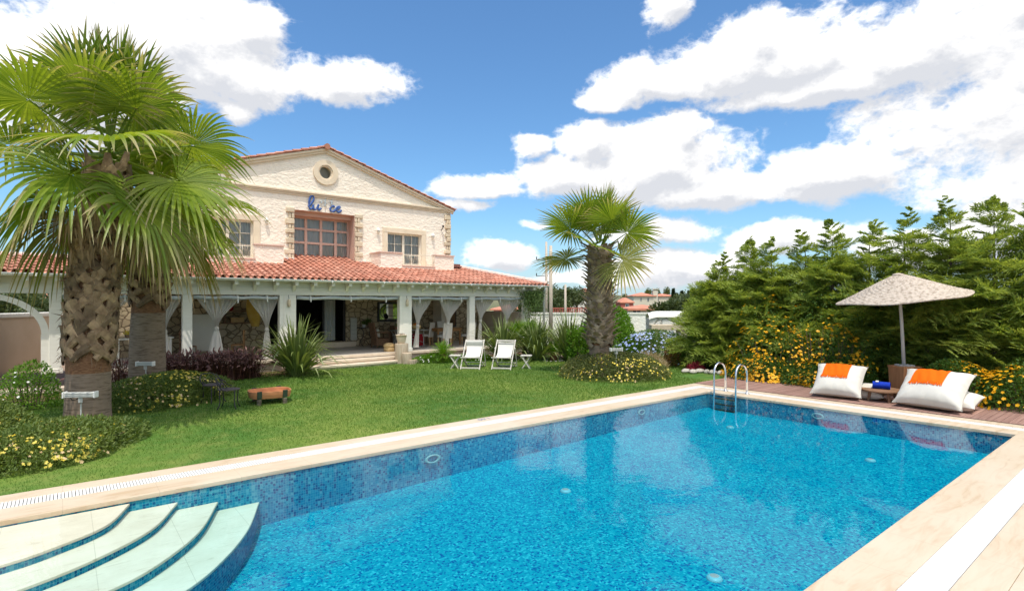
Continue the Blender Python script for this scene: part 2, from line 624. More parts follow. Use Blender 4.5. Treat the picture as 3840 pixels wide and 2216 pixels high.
def lawn_col(t, co, col):
    a = t.noise(co, 0.35, 4)
    b = t.noise(co, 2.2, 5, .65)
    c = t.mix(t.smooth(a, .35, .66), (.055, .145, .014), (.16, .225, .03))
    d = t.noise(co, .9, 3)
    c = t.mix(t.math('MULTIPLY', t.smooth(d, .55, .72), .5), c, (.035, .095, .012))
    return t.mix(t.math('MULTIPLY', t.smooth(b, .42, .75), .6), c, (.23, .25, .06))


pm('earth', (.17, .13, .075), .95, c2=(.12, .15, .05), vs_=.05)
pm('lawn', (.1, .2, .02), .9, vs_=2, extra=lawn_col, bump=.02, bs=60)
pm('soil', (.11, .065, .035), .95, c2=(.22, .13, .075), vs_=5, bump=.03, bs=25)


def trav(t, co, col):
    v = t.vmath('MULTIPLY', co, (.9, 5.0, 3.0))
    n = t.noise(v, 1.6, 7, .62, 1.2)
    c = t.mix(t.smooth(n, .42, .72), (.60, .485, .35), (.50, .36, .225))
    n2 = t.noise(co, .55, 2)
    st_ = t.noise(co, 3.3, 6, .7)
    c = t.mix(t.math('MULTIPLY', t.smooth(st_, .58, .72), .35), c, (.40, .31, .21))
    c = t.mix(t.math('MULTIPLY', t.smooth(n2, .4, .65), .55), c, (.66, .56, .44))
    s = t.n('ShaderNodeSeparateXYZ', i={0: co})
    jx = t.math('ABSOLUTE', t.math('SUBTRACT', t.math('FRACT', t.math('MULTIPLY', s.outputs[0], 1 / .92)), .5))
    return t.mix(t.math('MULTIPLY', t.smooth(jx, .4965, .4985), .45), c, (.30, .24, .17))


pm('travertine', (.8, .66, .48), .5, extra=trav, spec=.3, bump=.002, bs=40)
def slabs(t, co, col):
    s = t.n('ShaderNodeSeparateXYZ', i={0: co})
    j = t.math('ABSOLUTE', t.math('SUBTRACT', t.math('FRACT', t.math('MULTIPLY', s.outputs[0], 1 / .75)), .5))
    v = t.noise(t.vmath('MULTIPLY', co, (1.2, 6, 3)), 2.0, 6, .65, 1.5)
    col = t.mix(t.math('MULTIPLY', t.smooth(v, .55, .7), .45), col, (.42, .36, .24))
    return t.mix(t.math('MULTIPLY', t.smooth(j, .4955, .4975), .5), col, (.33, .29, .21))


pm('tread_stone', (.60, .55, .42), .6, c2=(.70, .66, .53), vs_=2.2, extra=slabs, spec=0.0)
pm('white_plastic', (.74, .73, .70), .5, var=.03)
pm('channel', (.34, .33, .31), .8)
pm('deck_wood', (.24, .13, .10), .75, c2=(.37, .225, .18), vs_=3, stretch=(.5, 9, 9), island=.16, bump=.003, bs=30)
pm('paver', (.30, .215, .165), .85, c2=(.36, .27, .21), vs_=3)
pm('kerb_stone', (.62, .50, .38), .8, c2=(.72, .62, .50), vs_=6, bump=.02, bs=10)
mosaic('pool_floor', (.001, .255, .335), (.001, .09, .24), (.03, .42, .47), (.003, .29, .37), .026, .010)
mosaic('pool_wall', (.006, .25, .40), (.003, .10, .25), (.09, .38, .48), (.12, .40, .48), .034, .003, vert=True)
pm('far_hill', (.16, .17, .12), .95, c2=(.22, .21, .15), vs_=.02)

gm = MB()
S = 1600
for x0, x1, y0, y1 in ((-S, S, PY1 + .4, S), (-S, S, -S, PY0 - .4), (-S, PX0 - .4, PY0 - .4, PY1 + .4), (PX1 + .4, S, PY0 - .4, PY1 + .4)):
    gm.add([(x0, y0, -.05), (x1, y0, -.05), (x1, y1, -.05), (x0, y1, -.05)], [(0, 1, 2, 3)])
struct('ground', gm, 'earth')
lm = MB()
lm.add([(-14, 8.98, 0), (15.5, 8.98, 0), (19.5, 10.5, 0), (24, 12.0, 0), (24, 21, 0), (-14, 21, 0)], [(0, 1, 2, 3, 4, 5)])
struct('lawn', lm, 'lawn')

# coping: inner stone, overflow grating, outer stone
co_ = MB()
T0, T1 = -.16, .012
IN, GR, OU = .45, .27, .30
xa, xb, ya, yb = PX0, PX1, PY0, PY1


def frame(mb, o0, o1, z0, z1, mi=0):
    mb.box(xa - o1, xb + o1, yb + o0, yb + o1, z0, z1, mi)
    mb.box(xa - o1, xb + o1, ya - o1, ya - o0, z0, z1, mi)
    mb.box(xb + o0, xb + o1, ya - o0, yb + o0, z0, z1, mi)
    mb.box(xa - o1, xa - o0, ya - o0, yb + o0, z0, z1, mi)


frame(co_, -.015, IN, -.045, T1)
frame(co_, IN + GR, IN + GR + OU, T0, T1)
struct('pool_coping', co_, 'travertine', bevel=.006)
ch = MB()
frame(ch, IN + .002, IN + GR - .002, -.16, -.03)
struct('overflow_channel', ch, 'channel')
gr = MB()
st = .034
for k in range(int((xb - xa + 1.2) / st)):
    x = xa - .4 + k * st
    if x < xb + IN + GR:
        gr.box(x, x + .026, yb + IN + .004, yb + IN + GR - .004, -.028, .009)
        gr.box(x, x + .026, ya - IN - GR + .004, ya - IN - .004, -.028, .009)
for k in range(int((yb - ya + 2 * IN) / st)):
    y = ya - IN + k * st + .012
    gr.box(xb + IN + .004, xb + IN + GR - .004, y, y + .026, -.028, .009)
struct('overflow_grating', gr, 'white_plastic')

# basin
ZF = lambda x, y: -(.76 - .0285 * max(x, -4.2)) - .02 * (7.96 - y) / 6
ba = MB()
gx, gy = np.linspace(xa, xb, 30), np.linspace(ya, yb, 10)
ba.grid([[(x, y, ZF(x, y)) for y in gy] for x in gx], 0)
for pts in ([(xa, yb), (xb, yb)], [(xb, yb), (xb, ya)], [(xb, ya), (xa, ya)], [(xa, ya), (xa, yb)]):
    (x0, y0), (x1, y1) = pts
    ba.add([(x0, y0, -1.3), (x1, y1, -1.3), (x1, y1, -.02), (x0, y0, -.02)], [(0, 1, 2, 3)], 1)
struct('pool_basin', ba, ['pool_floor', 'pool_wall'])


def water_mat():
    m = bpy.data.materials.new('water')
    m.use_nodes = True
    t = NT(m.node_tree)
    co = t.n('ShaderNodeTexCoord').outputs['Object']
    n1 = t.noise(t.vmath('MULTIPLY', co, (1, 1.4, 1)), 3.0, 3, .5, .4)
    n2 = t.noise(co, 11.0, 2, .5)
    h = t.math('ADD', n1, t.math('MULTIPLY', n2, .22))
    bp = t.n('ShaderNodeBump', i={'Height': h, 'Strength': .3, 'Distance': .006})
    fr = t.math('MULTIPLY', t.n('ShaderNodeFresnel', i={'IOR': 1.22}).outputs[0], .55)
    tp = t.n('ShaderNodeBsdfTransparent', i={0: (1, 1, 1)})
    gl = t.n('ShaderNodeBsdfGlossy', i={'Color': (1, 1, 1), 'Roughness': 0.012, 'Normal': bp})
    t.n('ShaderNodeOutputMaterial', i={'Surface': t.n('ShaderNodeMixShader', i={0: fr, 1: tp, 2: gl})})
    m2 = bpy.data.materials.new('water_body')
    m2.use_nodes = True
    t = NT(m2.node_tree)
    va = t.n('ShaderNodeVolumeAbsorption', i={'Color': (.46, .885, .975), 'Density': .68})
    t.n('ShaderNodeOutputMaterial', i={'Volume': va})
    MATS['water_body'] = m2
    return m


MATS['water'] = water_mat()
wa = MB()
wa.add([(xa - .03, ya - .03, -.014), (xb + .03, ya - .03, -.014), (xb + .03, yb + .03, -.014), (xa - .03, yb + .03, -.014)], [(0, 1, 2, 3)])
struct('water', wa, 'water')
wb_ = MB()
wb_.box(xa - .03, xb + .03, ya - .03, yb + .03, -1.25, -.018)
struct('water_body', wb_, 'water_body')

# curved entry steps in the corner of the pool


def spline(P, n=8):
    P = [Vector(p) for p in P]
    Q = [P[0] * 2 - P[1]] + P + [P[-1] * 2 - P[-2]]
    out = []
    for i in range(1, len(Q) - 2):
        for k in range(n):
            u = k / n
            a, b, c, d = Q[i - 1:i + 3]
            out.append(0.5 * ((2 * b) + (c - a) * u + (2 * a - 5 * b + 4 * c - d) * u * u + (3 * b - a - 3 * c + d) * u ** 3))
    out.append(P[-1])
    return out


steps = thing('pool_steps', (-.5, 7.5, -.7), 'four curved cream entry steps with blue mosaic risers under the water', 'steps')
CURV = [([(.62, 7.955), (.37, 7.35), (-.03, 7.02), (-.44, 6.83), (-1.4, 6.62), (-2.8, 6.5), (-4.1, 6.45)], -.062),
        ([(1.11, 7.955), (.76, 7.2), (.23, 6.69), (-.35, 6.38), (-1.4, 6.05), (-2.8, 5.9), (-4.1, 5.85)], -.158),
        ([(1.56, 7.955), (1.19, 7.05), (.70, 6.40), (.26, 6.09), (-.6, 5.7), (-2, 5.35), (-4.1, 5.2)], -.254),
        ([(2.06, 7.955), (1.72, 7.1), (1.33, 6.44), (.88, 5.93), (.1, 5.4), (-1.5, 4.8), (-4.1, 4.55)], -.37)]
for pts, z in CURV:
    c = spline([(*p, 0) for p in pts])
    mb = MB()
    mb.prism([(p.x, p.y, z - .032) for p in c] + [(-4.19, 7.955, z - .032)], (0, 0, .032))
    mb.build('tread', 'tread_stone', steps, bevel=.007)
    r_ = MB()
    r_.grid([[(p.x - .012, p.y + .012, z - .033), (p.x - .012, p.y + .012, -.9)] for p in c])
    r_.build('riser', 'pool_wall', steps, smooth=True)

# lights and jets under water
pm('lamp_rim', (.20, .46, .50), .4, var=.04)


def pool_light(p, nrm, r, label):
    t = thing('pool_light', p, label, 'light', 'pool lights')
    n = Vector(nrm)
    u = Vector((0, 0, 1))
    s = n.cross(u)
    for nm, mt, a, b, dz in (('rim', 'lamp_rim', r * .62, r, .03), ('lens', 'pool_wall', 0, r * .6, .012)):
        mb = MB()
        V, F = [], []
        for k in range(24):
            th = 2 * math.pi * k / 24
            for q in (a, (a + b) / 2, b):
                V.append(Vector(p) + (s * math.cos(th) * 1.1 + u * math.sin(th) * .55) * q + n * (dz if q == (a + b) / 2 else dz * .5))
        for k in range(24):
            i, j = k * 3, (k + 1) % 24 * 3
            F += [(i, j, j + 1, i + 1), (i + 1, j + 1, j + 2, i + 2)]
        mb.add(V, F)
        mb.build(nm, mt, t, smooth=True)


pool_light((4.75, 7.955, -.27), (0, -1, 0), .135, 'round ringed pool light in the mosaic wall nearest the entry steps')
pool_light((10.23, 7.955, -.185), (0, -1, 0), .115, 'round ringed pool light in the long mosaic wall near the ladder end')
pool_light((12.925, 5.25, -.19), (-1, 0, 0), .12, 'round ringed pool light in the end wall below the floor pillows')


def inlet(p, label):
    t = thing('floor_inlet', p, label, 'inlet', 'inlets in the pool floor')
    mb = MB()
    mb.lathe([(.05, .03), (.075, .02), (.085, 0), (.085, -.02)], p, 18)
    mb.build('flange', 'lamp_rim', t, smooth=True)
    m2 = MB()
    m2.lathe([(.03, .032), (.048, .03), (.05, .02)], p, 12)
    m2.build('nozzle', 'channel', t)


for (x, y), lab in (((6.02, 6.12), 'pale round inlet in the middle of the pool floor'), ((5.39, 3.23), 'pale round inlet on the pool floor closest to the near coping'),
                    ((11.4, 6.45), 'pale round inlet on the pool floor in front of the ladder'), ((11.0, 3.6), 'pale round inlet on the pool floor towards the far right corner')):
    inlet((x, y, ZF(x, y) + .004), lab)

# depth figure on the coping
cu = bpy.data.curves.new('depth_mark', 'FONT')
cu.body, cu.size, cu.extrude, cu.align_x = '1,50', .17, .0005, 'CENTER'
MATS['mark_blue'] = pm('mark_blue', (.10, .16, .34), .5, var=.05)
cu.materials.append(MATS['mark_blue'])
_tmp = bpy.data.objects.new('depth_mark_text', cu)
COL.objects.link(_tmp)
_me = bpy.data.meshes.new_from_object(_tmp.evaluated_get(bpy.context.evaluated_depsgraph_get()))
bpy.data.objects.remove(_tmp)
dmk = bpy.data.objects.new('depth_mark', _me)
COL.objects.link(dmk)
dmk.location = (6.46, 8.90, .0145)
dmk.rotation_euler = (0, 0, math.pi)
tag(dmk, 'small blue depth figure reading 1,50 on the stone coping beside the lawn', 'sign')

# wooden deck at the far end, soil behind it, terrace on the near side, path on the left
dk = MB()
y = -4.0
while y < 8.9:
    dk.box(14.0, 15.75, y, y + .108, -.02, .02)
    y += .116
struct('wooden_deck', dk, 'deck_wood')
so = MB()
so.add([(15.7, -6, .006), (21, -6, .006), (21, 12.5, .006), (17.6, 10.6, .006), (15.7, 8.9, .006)], [(0, 1, 2, 3, 4)])
so.add([at(1000, 893, z=.008), at(1120, 887, z=.008), at(1300, 884, z=.008), at(1470, 884, z=.008), at(1560, 868, z=.008), (16.9, 19.4, .008), (10.2, 19.4, .008)], [tuple(range(7))])
so.add([(-3, 16.2, .007), (2, 17.6, .007), (6.3, 18.3, .007), (6.3, 19.4, .007), (-3, 19.4, .007)], [tuple(range(5))])
struct('soil_bed', so, 'soil')
te = MB()
te.add([(-20, -12, -.02), (16, -12, -.02), (16, .951, -.02), (-20, .951, -.02)], [(0, 1, 2, 3)])
te.box(-20, 16, -12, .945, -.04, .010)
struct('terrace', te, 'travertine')
pa = MB()
pa.box(-14, 2.2, 18.7, 27, -.02, .05)
struct('path', pa, 'paver')
kb = MB()
kb.box(-14, 2.2, 18.45, 18.69, -.02, .12)
struct('kerb', kb, 'kerb_stone', bevel=.02)

# grass blades, thickest where the lawn comes nearest
leafm('grass', (.050, .15, .016), (.205, .30, .065), .3, vscale=.6, spec=.2)


def grass():
    g = np.random.default_rng(11)
    n = 260000
    x, y = g.uniform(-5, 17.5, n), g.uniform(9.0, 19.2, n)
    F = x * ca + y * sa
    Rr = x * sa - y * ca
    ok = (F > 4) & (np.abs(Rr / F) < .97) & (g.random(n) < np.clip(11 / F, .35, 1)) & ~((x > 6.3) & (y > 18.7)) & ~((x > 14.8) & (y < 10.2)) & ~((x < 2.2) & (y > 18.4))
    x, y, F = x[ok], y[ok], F[ok]
    n = len(x)
    P = np.stack([x, y, np.zeros(n)], 1)
    D = unit(np.stack([g.normal(0, .55, n), g.normal(0, .55, n), np.ones(n)], 1))
    L = g.uniform(.022, .05, n) * np.clip(F / 10, .8, 1.5)
    W = .0075 * np.clip(F / 8, .8, 2.2)
    S_ = unit(np.stack([g.normal(size=n), g.normal(size=n), np.zeros(n)], 1))
    V = np.stack([P - S_ * W[:, None] / 2, P + S_ * W[:, None] / 2, P + D * L[:, None]], 1)
    mb = MB()
    mb.add(V.reshape(-1, 3), np.arange(3 * n).reshape(-1, 3))
    tag(mb.build('grass', 'grass'), 'short mown grass blades of the lawn between pool and house', 'grass', kind='stuff')


grass()


# ------------------------------------------------------------------ the villa
YG, YV, YW, YB, YR, XC = 18.93, 19.4, 22.15, 23.2, 22.85, 8.25     # gutter, posts, upper wall, ground-floor wall, bay window, axis


def plaster(t, co, col):
    return t.mix(t.math('MULTIPLY', t.smooth(t.noise(co, .8, 5), .5, .75), .35), col, (.84, .71, .575))


def rough_plaster(name, c):
    m = pm(name, c, .92, var=.05, vs_=3, extra=plaster, spec=.15)
    t = m.node_tree
    h = NT.__new__(NT)
    h.t = t
    b = [n for n in t.nodes if n.type == 'BSDF_PRINCIPLED'][0]
    co = [n for n in t.nodes if n.type == 'TEX_COORD'][0].outputs['Object']
    st_ = h.vmath('MULTIPLY', co, (1, 1, 1.5))
    v = h.n('ShaderNodeTexVoronoi', feature='SMOOTH_F1', i={'Vector': h.vmath('ADD', st_, h.vmath('MULTIPLY', h.n('ShaderNodeTexNoise', i={'Vector': st_, 'Scale': 5.0}).outputs['Color'], (.3, .3, .3))), 'Scale': 7.5})
    hh = h.math('ADD', h.math('MULTIPLY', v.outputs[0], -.9), h.math('MULTIPLY', h.noise(co, 15, 4), .5))
    h.set(b.inputs['Normal'], h.n('ShaderNodeBump', i={'Height': hh, 'Strength': 1.0, 'Distance': .022}))


rough_plaster('cream_plaster', (.88, .785, .665))
rough_plaster('white_plaster', (.78, .76, .71))
pm('smooth_plaster', (.74, .63, .50), .9, var=.05, vs_=3, spec=.15)
pm('pink_paint', (.62, .43, .34), .7, var=.04)
pm('pink_cap', (.72, .52, .43), .7, var=.06)
pm('stone_trim', (.70, .575, .42), .85, c2=(.78, .66, .50), vs_=4, bump=.01, bs=14)
pm('quoin_stone', (.56, .45, .31), .9, c2=(.70, .60, .45), vs_=5, island=.12, bump=.03, bs=9)
pm('white_wood', (.86, .83, .745), .55, c2=(.80, .77, .68), vs_=4, stretch=(.6, 6, 6), spec=.3)
pm('white_metal', (.82, .82, .80), .35, var=.03)
pm('cream_frame', (.74, .66, .53), .5, var=.04)
pm('roof_tile', (.47, .185, .12), .8, c2=(.61, .31, .22), vs_=1.2, island=.2, bump=.006, bs=20, spec=.25)
pm('flash_white', (.66, .70, .69), .6, c2=(.80, .80, .77), vs_=4)
pm('flash_brown', (.22, .09, .07), .5, var=.1)
rubble('rubble_wall', ((.42, .32, .20), (.68, .56, .38)), (.24, .18, .115), 3.5, .07)
pm('floor_tile', (.50, .455, .40), .5, c2=(.58, .53, .47), vs_=3)
pm('ceiling_board', (.52, .45, .36), .8, var=.1, stretch=(8, .5, 1))
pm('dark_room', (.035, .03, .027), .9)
pm('dark_iron', (.03, .026, .024), .5, var=.1, spec=.5)
pm('blue_letter', (.035, .085, .27), .5, c2=(.05, .12, .36), vs_=9)
pm('grey_letter', (.42, .48, .50), .5, var=.05)
clear_glass('pane_glass', (.95, .96, .95), 1.4)
sheer('net_curtain', (.92, .92, .88), .02)
sheer('sheer_curtain', (.90, .865, .80), .12)
clear_glass('clear_plastic', (.72, .78, .80), 1.5)
leafm('vine_leaf', (.05, .11, .02), (.14, .22, .05), .3)

villa = thing('villa', (XC, YW, 0), 'cream two storey villa with red tiled gable, stone trim and white pillared verandah', 'house')
V_ = villa


def wall_with_holes(mb, x0, x1, z0, z1, y0, y1, holes):
    """Vertical slab in X,Z between y0 and y1 with rectangular openings; butt-jointed boxes."""
    xs = sorted({x0, x1, *[h[0] for h in holes], *[h[1] for h in holes]})
    for a, b in zip(xs[:-1], xs[1:]):
        cuts = sorted([(h[2], h[3]) for h in holes if h[0] <= a + 1e-6 and h[1] >= b - 1e-6])
        z = z0
        for c, d in cuts:
            if c > z:
                mb.box(a, b, y0, y1, z, c)
            z = d
        if z < z1:
            mb.box(a, b, y0, y1, z, z1)


XL, XR = 2.3, 14.2
BAY = (7.01, 9.48, 3.9, 5.92)
DR, DL = (10.97, 12.65, 3.93, 5.34), (3.85, 5.53, 3.93, 5.34)
w = MB()
wall_with_holes(w, XL, XR, 3.2, 6.62, YW, YW + .3, [BAY, DR, DL])
w.box(XL, XL + .3, YW + .3, 32, 0, 6.6)
w.box(XR - .3, XR, YW + .3, 32, 0, 6.6)
w.build('wall', 'cream_plaster', V_)
# gable field with a round opening, as a fan of quads
RZ, RR, APX = 7.53, .30, 8.47
g_ = MB()
out = []
for k in range(48):
    th = 2 * math.pi * k / 48 + .001
    dx, dz = math.cos(th), math.sin(th)
    best = 9
    for (ax, az_, bx, bz) in ((XL, 6.62, XR, 6.62), (XR, 6.62, XC, APX), (XC, APX, XL, 6.62)):
        ex, ez = bx - ax, bz - az_
        den = dx * ez - dz * ex
        if abs(den) > 1e-9:
            tt = ((ax - XC) * ez - (az_ - RZ) * ex) / den
            uu = ((ax - XC) * dz - (az_ - RZ) * dx) / den
            if tt > 0 and -1e-6 <= uu <= 1 + 1e-6:
                best = min(best, tt)
    out.append((XC + dx * best, RZ + dz * best))
VV = []
for k in range(48):
    th = 2 * math.pi * k / 48 + .001
    VV += [(XC + RR * math.cos(th), YW + .001, RZ + RR * math.sin(th)), (out[k][0], YW + .001, out[k][1])]
g_.add(VV, [(2 * k, 2 * ((k + 1) % 48), 2 * ((k + 1) % 48) + 1, 2 * k + 1) for k in range(48)])
for (ax, az_), nxt in (((XR, 6.62), None), ((XL, 6.62), None), ((XC, APX), None)):
    # fill the corners the fan cuts off
    near = sorted(out, key=lambda p: (p[0] - ax) ** 2 + (p[1] - az_) ** 2)[:2]
    g_.add([(ax, YW + .001, az_), (near[0][0], YW + .001, near[0][1]), (near[1][0], YW + .001, near[1][1])], [(0, 1, 2)])
g_.build('gable_wall', 'cream_plaster', V_)
tr = MB()
for r0, r1, y0, y1 in ((.30, .50, YW - .07, YW + .02), (.24, .30, YW - .03, YW + .22)):
    P_ = []
    for k in range(41):
        th = 2 * math.pi * k / 40
        c, s = math.cos(th), math.sin(th)
        P_.append([(XC + r0 * c, y1, RZ + r0 * s), (XC + r0 * c, y0, RZ + r0 * s), (XC + r1 * c, y0, RZ + r1 * s), (XC + r1 * c, y1, RZ + r1 * s)])
    tr.grid(P_)
rw = tr.build('round_window', 'stone_trim', V_, smooth=False)
pn = MB()
pn.add([(XC + .27 * math.cos(2 * math.pi * k / 32), YW + .15, RZ + .27 * math.sin(2 * math.pi * k / 32)) for k in range(32)], [tuple(range(32))])
pn.build('pane', 'pane_glass', rw)
bk = MB()
bk.box(XC - .6, XC + .6, YW + .5, YW + .52, RZ - .6, RZ + .6)
bk.build('net_curtain', 'net_curtain', rw)

# string course and raking cornices
cn = MB()
for dy, z0, z1 in ((.07, 6.54, 6.60), (.11, 6.60, 6.67), (.04, 6.48, 6.54)):
    cn.box(XL - .03, XR + .03, YW - dy, YW + .0005, z0, z1)
cn.build('string_course', 'stone_trim', V_, bevel=.01)
sl = (APX - 6.62) / (XR - XC)
rk = MB()
for s in (-1, 1):
    e = XC + s * (XR - XC + .12)
    ze = 6.62 - sl * .12
    for dy, o0, o1 in ((.09, -.14, -.05), (.14, -.05, .035)):
        rk.prism([(XC, YW - dy, APX + o0), (e, YW - dy, ze + o0), (e, YW - dy, ze + o1), (XC, YW - dy, APX + o1)], (0, dy + .0005, 0))
rk.build('raking_cornice', 'stone_trim', V_)


def tile_slope(mb, ox, oy, oz, du, dv, cols, rows, pitch=.228, run=.34, keep=None, amp=.055, step=.03, dn=None):
    """Barrel tiles: du runs along the eaves, dv up the slope; each tile overlaps the one below it."""
    du, dv = Vector(du).normalized(), Vector(dv).normalized()
    nn = Vector(dn) if dn else du.cross(dv)
    if nn.z < 0:
        nn = -nn
    prof = []
    for k in range(9):
        th = math.pi * k / 8
        prof.append((pitch * .31 * -math.cos(th), amp * math.sin(th) + .018))
    rr = random.Random(3)
    for c in range(cols):
        for r in range(rows):
            if keep and not keep(c, r):
                continue
            b = Vector((ox, oy, oz)) + du * (c * pitch) + dv * (r * run) + du * rr.uniform(-.006, .006)
            lo, hi = b + nn * (step + rr.uniform(-.004, .005)) - dv * .03, b + dv * (run + .03) + nn * 0.002
            P_ = [[lo + du * x * 1.06 + nn * z * 1.08 for x, z in prof], [hi + du * x * .92 + nn * z * .92 for x, z in prof]]
            mb.grid(P_)
            # thick front lip
            mb.grid([[lo + du * x * 1.06 + nn * z * 1.08 for x, z in prof], [lo + du * x * .85 + nn * (z * .85 - .004) for x, z in prof]])
            # pan between the covers
            p = b + du * (pitch / 2)
            P_ = []
            for vv, dz in ((-.03, step), (run + .03, 0)):
                P_.append([p + dv * vv + nn * (dz - .035 + .035 * (abs(x) / (pitch * .26)) ** 2) + du * x for x in np.linspace(-pitch * .28, pitch * .28, 5)])
            mb.grid(P_)


# main gable roof: tiles along the rake and the two slopes behind
mr = MB()
for s in (-1, 1):
    L = math.hypot(XR - XC + .2, sl * (XR - XC + .2))
    dvv = Vector((-s * 1, 0, sl)).normalized()
    base = Vector((XC + s * (XR - XC + .2), YW - .13, 6.62 - sl * .2 + .05))
    rows = int(L / .34) + 1
    tile_slope(mr, base.x, base.y, base.z, (0, 1, 0), dvv, 8, rows)
    e = base + Vector((0, 1.7, -.02))
    mr.add([e, e + Vector((0, 8.2, 0)), Vector((XC, 32, APX + .06)), Vector((XC, e.y, APX + .06))], [(0, 1, 2, 3)])
    mr.add([base + Vector((0, .05, -.03)), base + Vector((0, 1.8, -.03)), Vector((XC, YW + 1.6, APX + .02)), Vector((XC, YW - .15, APX + .02))], [(0, 1, 2, 3)])
ridge = [Vector((XC, YW - .24 + .4 * k, APX + .075)) for k in range(6)]
for k in range(5):
    mr.tube([ridge[k], ridge[k + 1] + Vector((0, .06, .012))], [.12, .105], 10)
mr.build('gable_roof', 'roof_tile', V_, smooth=False)

# verandah roof
SLP = .272
ZE = 3.075
vr = MB()
cols = 84
x00 = 17.30 - (cols - 1) * .228
dvv = Vector((0, 1, SLP)).normalized()


def keep(c, r):
    x = x00 + c * .228
    yy = YG - .06 + (r + .6) * .34 * dvv.y
    if x > 17.5 - (yy - YG):
        return False
    if x < 1.3 and yy > YG + 1.9:
        return False
    if yy > YW - .05 and not (BAY[0] - .05 < x < BAY[1] + .1):
        return False
    if yy > 21.1 and (2.7 < x < 6.4 or 10.12 < x < 13.8):
        return False
    return True


tile_slope(vr, x00, YG - .06, ZE, (1, 0, 0), dvv, cols, 13, keep=keep)
# roof deck under the tiles, the side slope and hip caps
vr.add([(1.3, YG, ZE - .03), (17.35, YG, ZE - .03), (14.2, YW, ZE - .03 + SLP * 3.2), (1.3, YW, ZE - .03 + SLP * 3.2)], [(0, 1, 2, 3)])
vr.add([(6.9, YW - .02, ZE - .03 + SLP * 3.2), (9.6, YW - .02, ZE - .03 + SLP * 3.2), (9.6, YR, ZE - .03 + SLP * 3.9), (6.9, YR, ZE - .03 + SLP * 3.9)], [(0, 1, 2, 3)])
vr.add([(17.35, YG, ZE - .03), (17.35, 30, ZE - .03), (14.2, 30, ZE - .03 + SLP * 3.2), (14.2, YW, ZE - .03 + SLP * 3.2)], [(0, 1, 2, 3)])
vr.add([(-3, YG, ZE - .03), (1.3, YG, ZE - .03), (1.3, YG + 1.85, ZE + .47), (-3, YG + 1.85, ZE + .47)], [(0, 1, 2, 3)])
vr.add([(-3, YG + 3.7, ZE - .03), (1.3, YG + 3.7, ZE - .03), (1.3, YG + 1.85, ZE + .47), (-3, YG + 1.85, ZE + .47)], [(0, 1, 2, 3)])
vro = vr.build('verandah_roof', 'roof_tile', V_)
cp = MB()
pm('hip_mortar', (.62, .40, .33), .9, c2=(.74, .60, .54), vs_=3, bump=.02, bs=12)
cp2 = MB()
a, b = Vector((17.38, YG - .02, ZE + .09)), Vector((14.25, YW - .05, ZE + .09 + SLP * 3.13))
for k in range(13):
    p, q_ = a.lerp(b, k / 13), a.lerp(b, (k + 1.12) / 13)
    cp.tube([p, q_ + Vector((0, 0, .012))], [.115, .095], 10)
for k in range(12):
    cp2.tube([(-3.2 + k * .38, YG + 1.85, ZE + .53), (-3.2 + k * .38 + .42, YG + 1.85, ZE + .54)], [.12, .10], 10)
cp.build('hip_cap', 'hip_mortar', vro)
cp2.build('ridge_cap', 'hip_mortar', vro)

# soffit, beam, rafters, gutter, downpipe
bm_ = MB()
bm_.box(-3.0, 16.9, YV - .09, YV + .11, 2.55, 2.62)
bm_.box(-3.0, 16.9, YV - .06, YV + .09, 2.62, 2.80)
bm_.box(-3.0, 16.9, YV - .045, YV + .09, 2.803, 3.06)
bm_.box(16.7, 16.9, YV + .11, 28, 2.55, 3.05)
bm_.build('beam', 'white_wood', V_)
sf = MB()
sf.add([(-3, YG - .02, 3.015), (17.3, YG - .02, 3.015), (17.3, YV, 3.05), (-3, YV, 3.05)], [(0, 1, 2, 3)])
sf.add([(1.2, YV, 3.02), (16.9, YV, 3.02), (14.0, YW + .1, 3.7), (1.2, YW + .1, 3.7)], [(0, 1, 2, 3)])
sf.add([(-3, YV, 3.02), (1.2, YV, 3.02), (1.2, 22, 3.02), (-3, 22, 3.02)], [(0, 1, 2, 3)])
sf.build('soffit', 'ceiling_board', V_)
x = -2.6
while x < 17.2:
    r_ = MB()
    r_.box(x - .055, x + .055, YG + .03, YV - .061, 2.87, 3.0)
    r_.prism([(x - .05, YV - .062, 2.66), (x - .05, YV - .062, 2.87), (x - .05, YV - .2, 2.87), (x - .05, YV - .09, 2.72)], (.1, 0, 0))
    r_.build('rafter', 'white_wood', V_)
    x += .622
gu = MB()
prof = [(-.075 * math.cos(th), -.075 * math.sin(th)) for th in np.linspace(0, math.pi, 9)]
gu.grid([[(xx, YG - .03 + p, 3.06 + q_) for p, q_ in prof] for xx in np.linspace(-3.2, 17.45, 30)])
gu.grid([[(xx, YG - .03 + p * .9, 3.062 + q_ * .85) for p, q_ in prof] for xx in np.linspace(-3.2, 17.45, 30)])
gu.box(-3.2, 17.45, YG - .112, YG - .098, 3.05, 3.068)
for xx in np.linspace(-2.5, 17, 11):
    gu.box(xx, xx + .03, YG - .113, YG + .03, 2.985, 3.064)
gu.build('gutter', 'white_metal', V_)
dp = MB()
dp.tube([(17.3, YG - .02, 3.0), (17.3, YG - .02, 2.9), (17.36, YG + .1, 2.78), (17.4, YG + .18, 2.66), (17.4, YG + .18, .1)], .05, 10)
dp.build('downpipe', 'white_metal', V_, smooth=True)

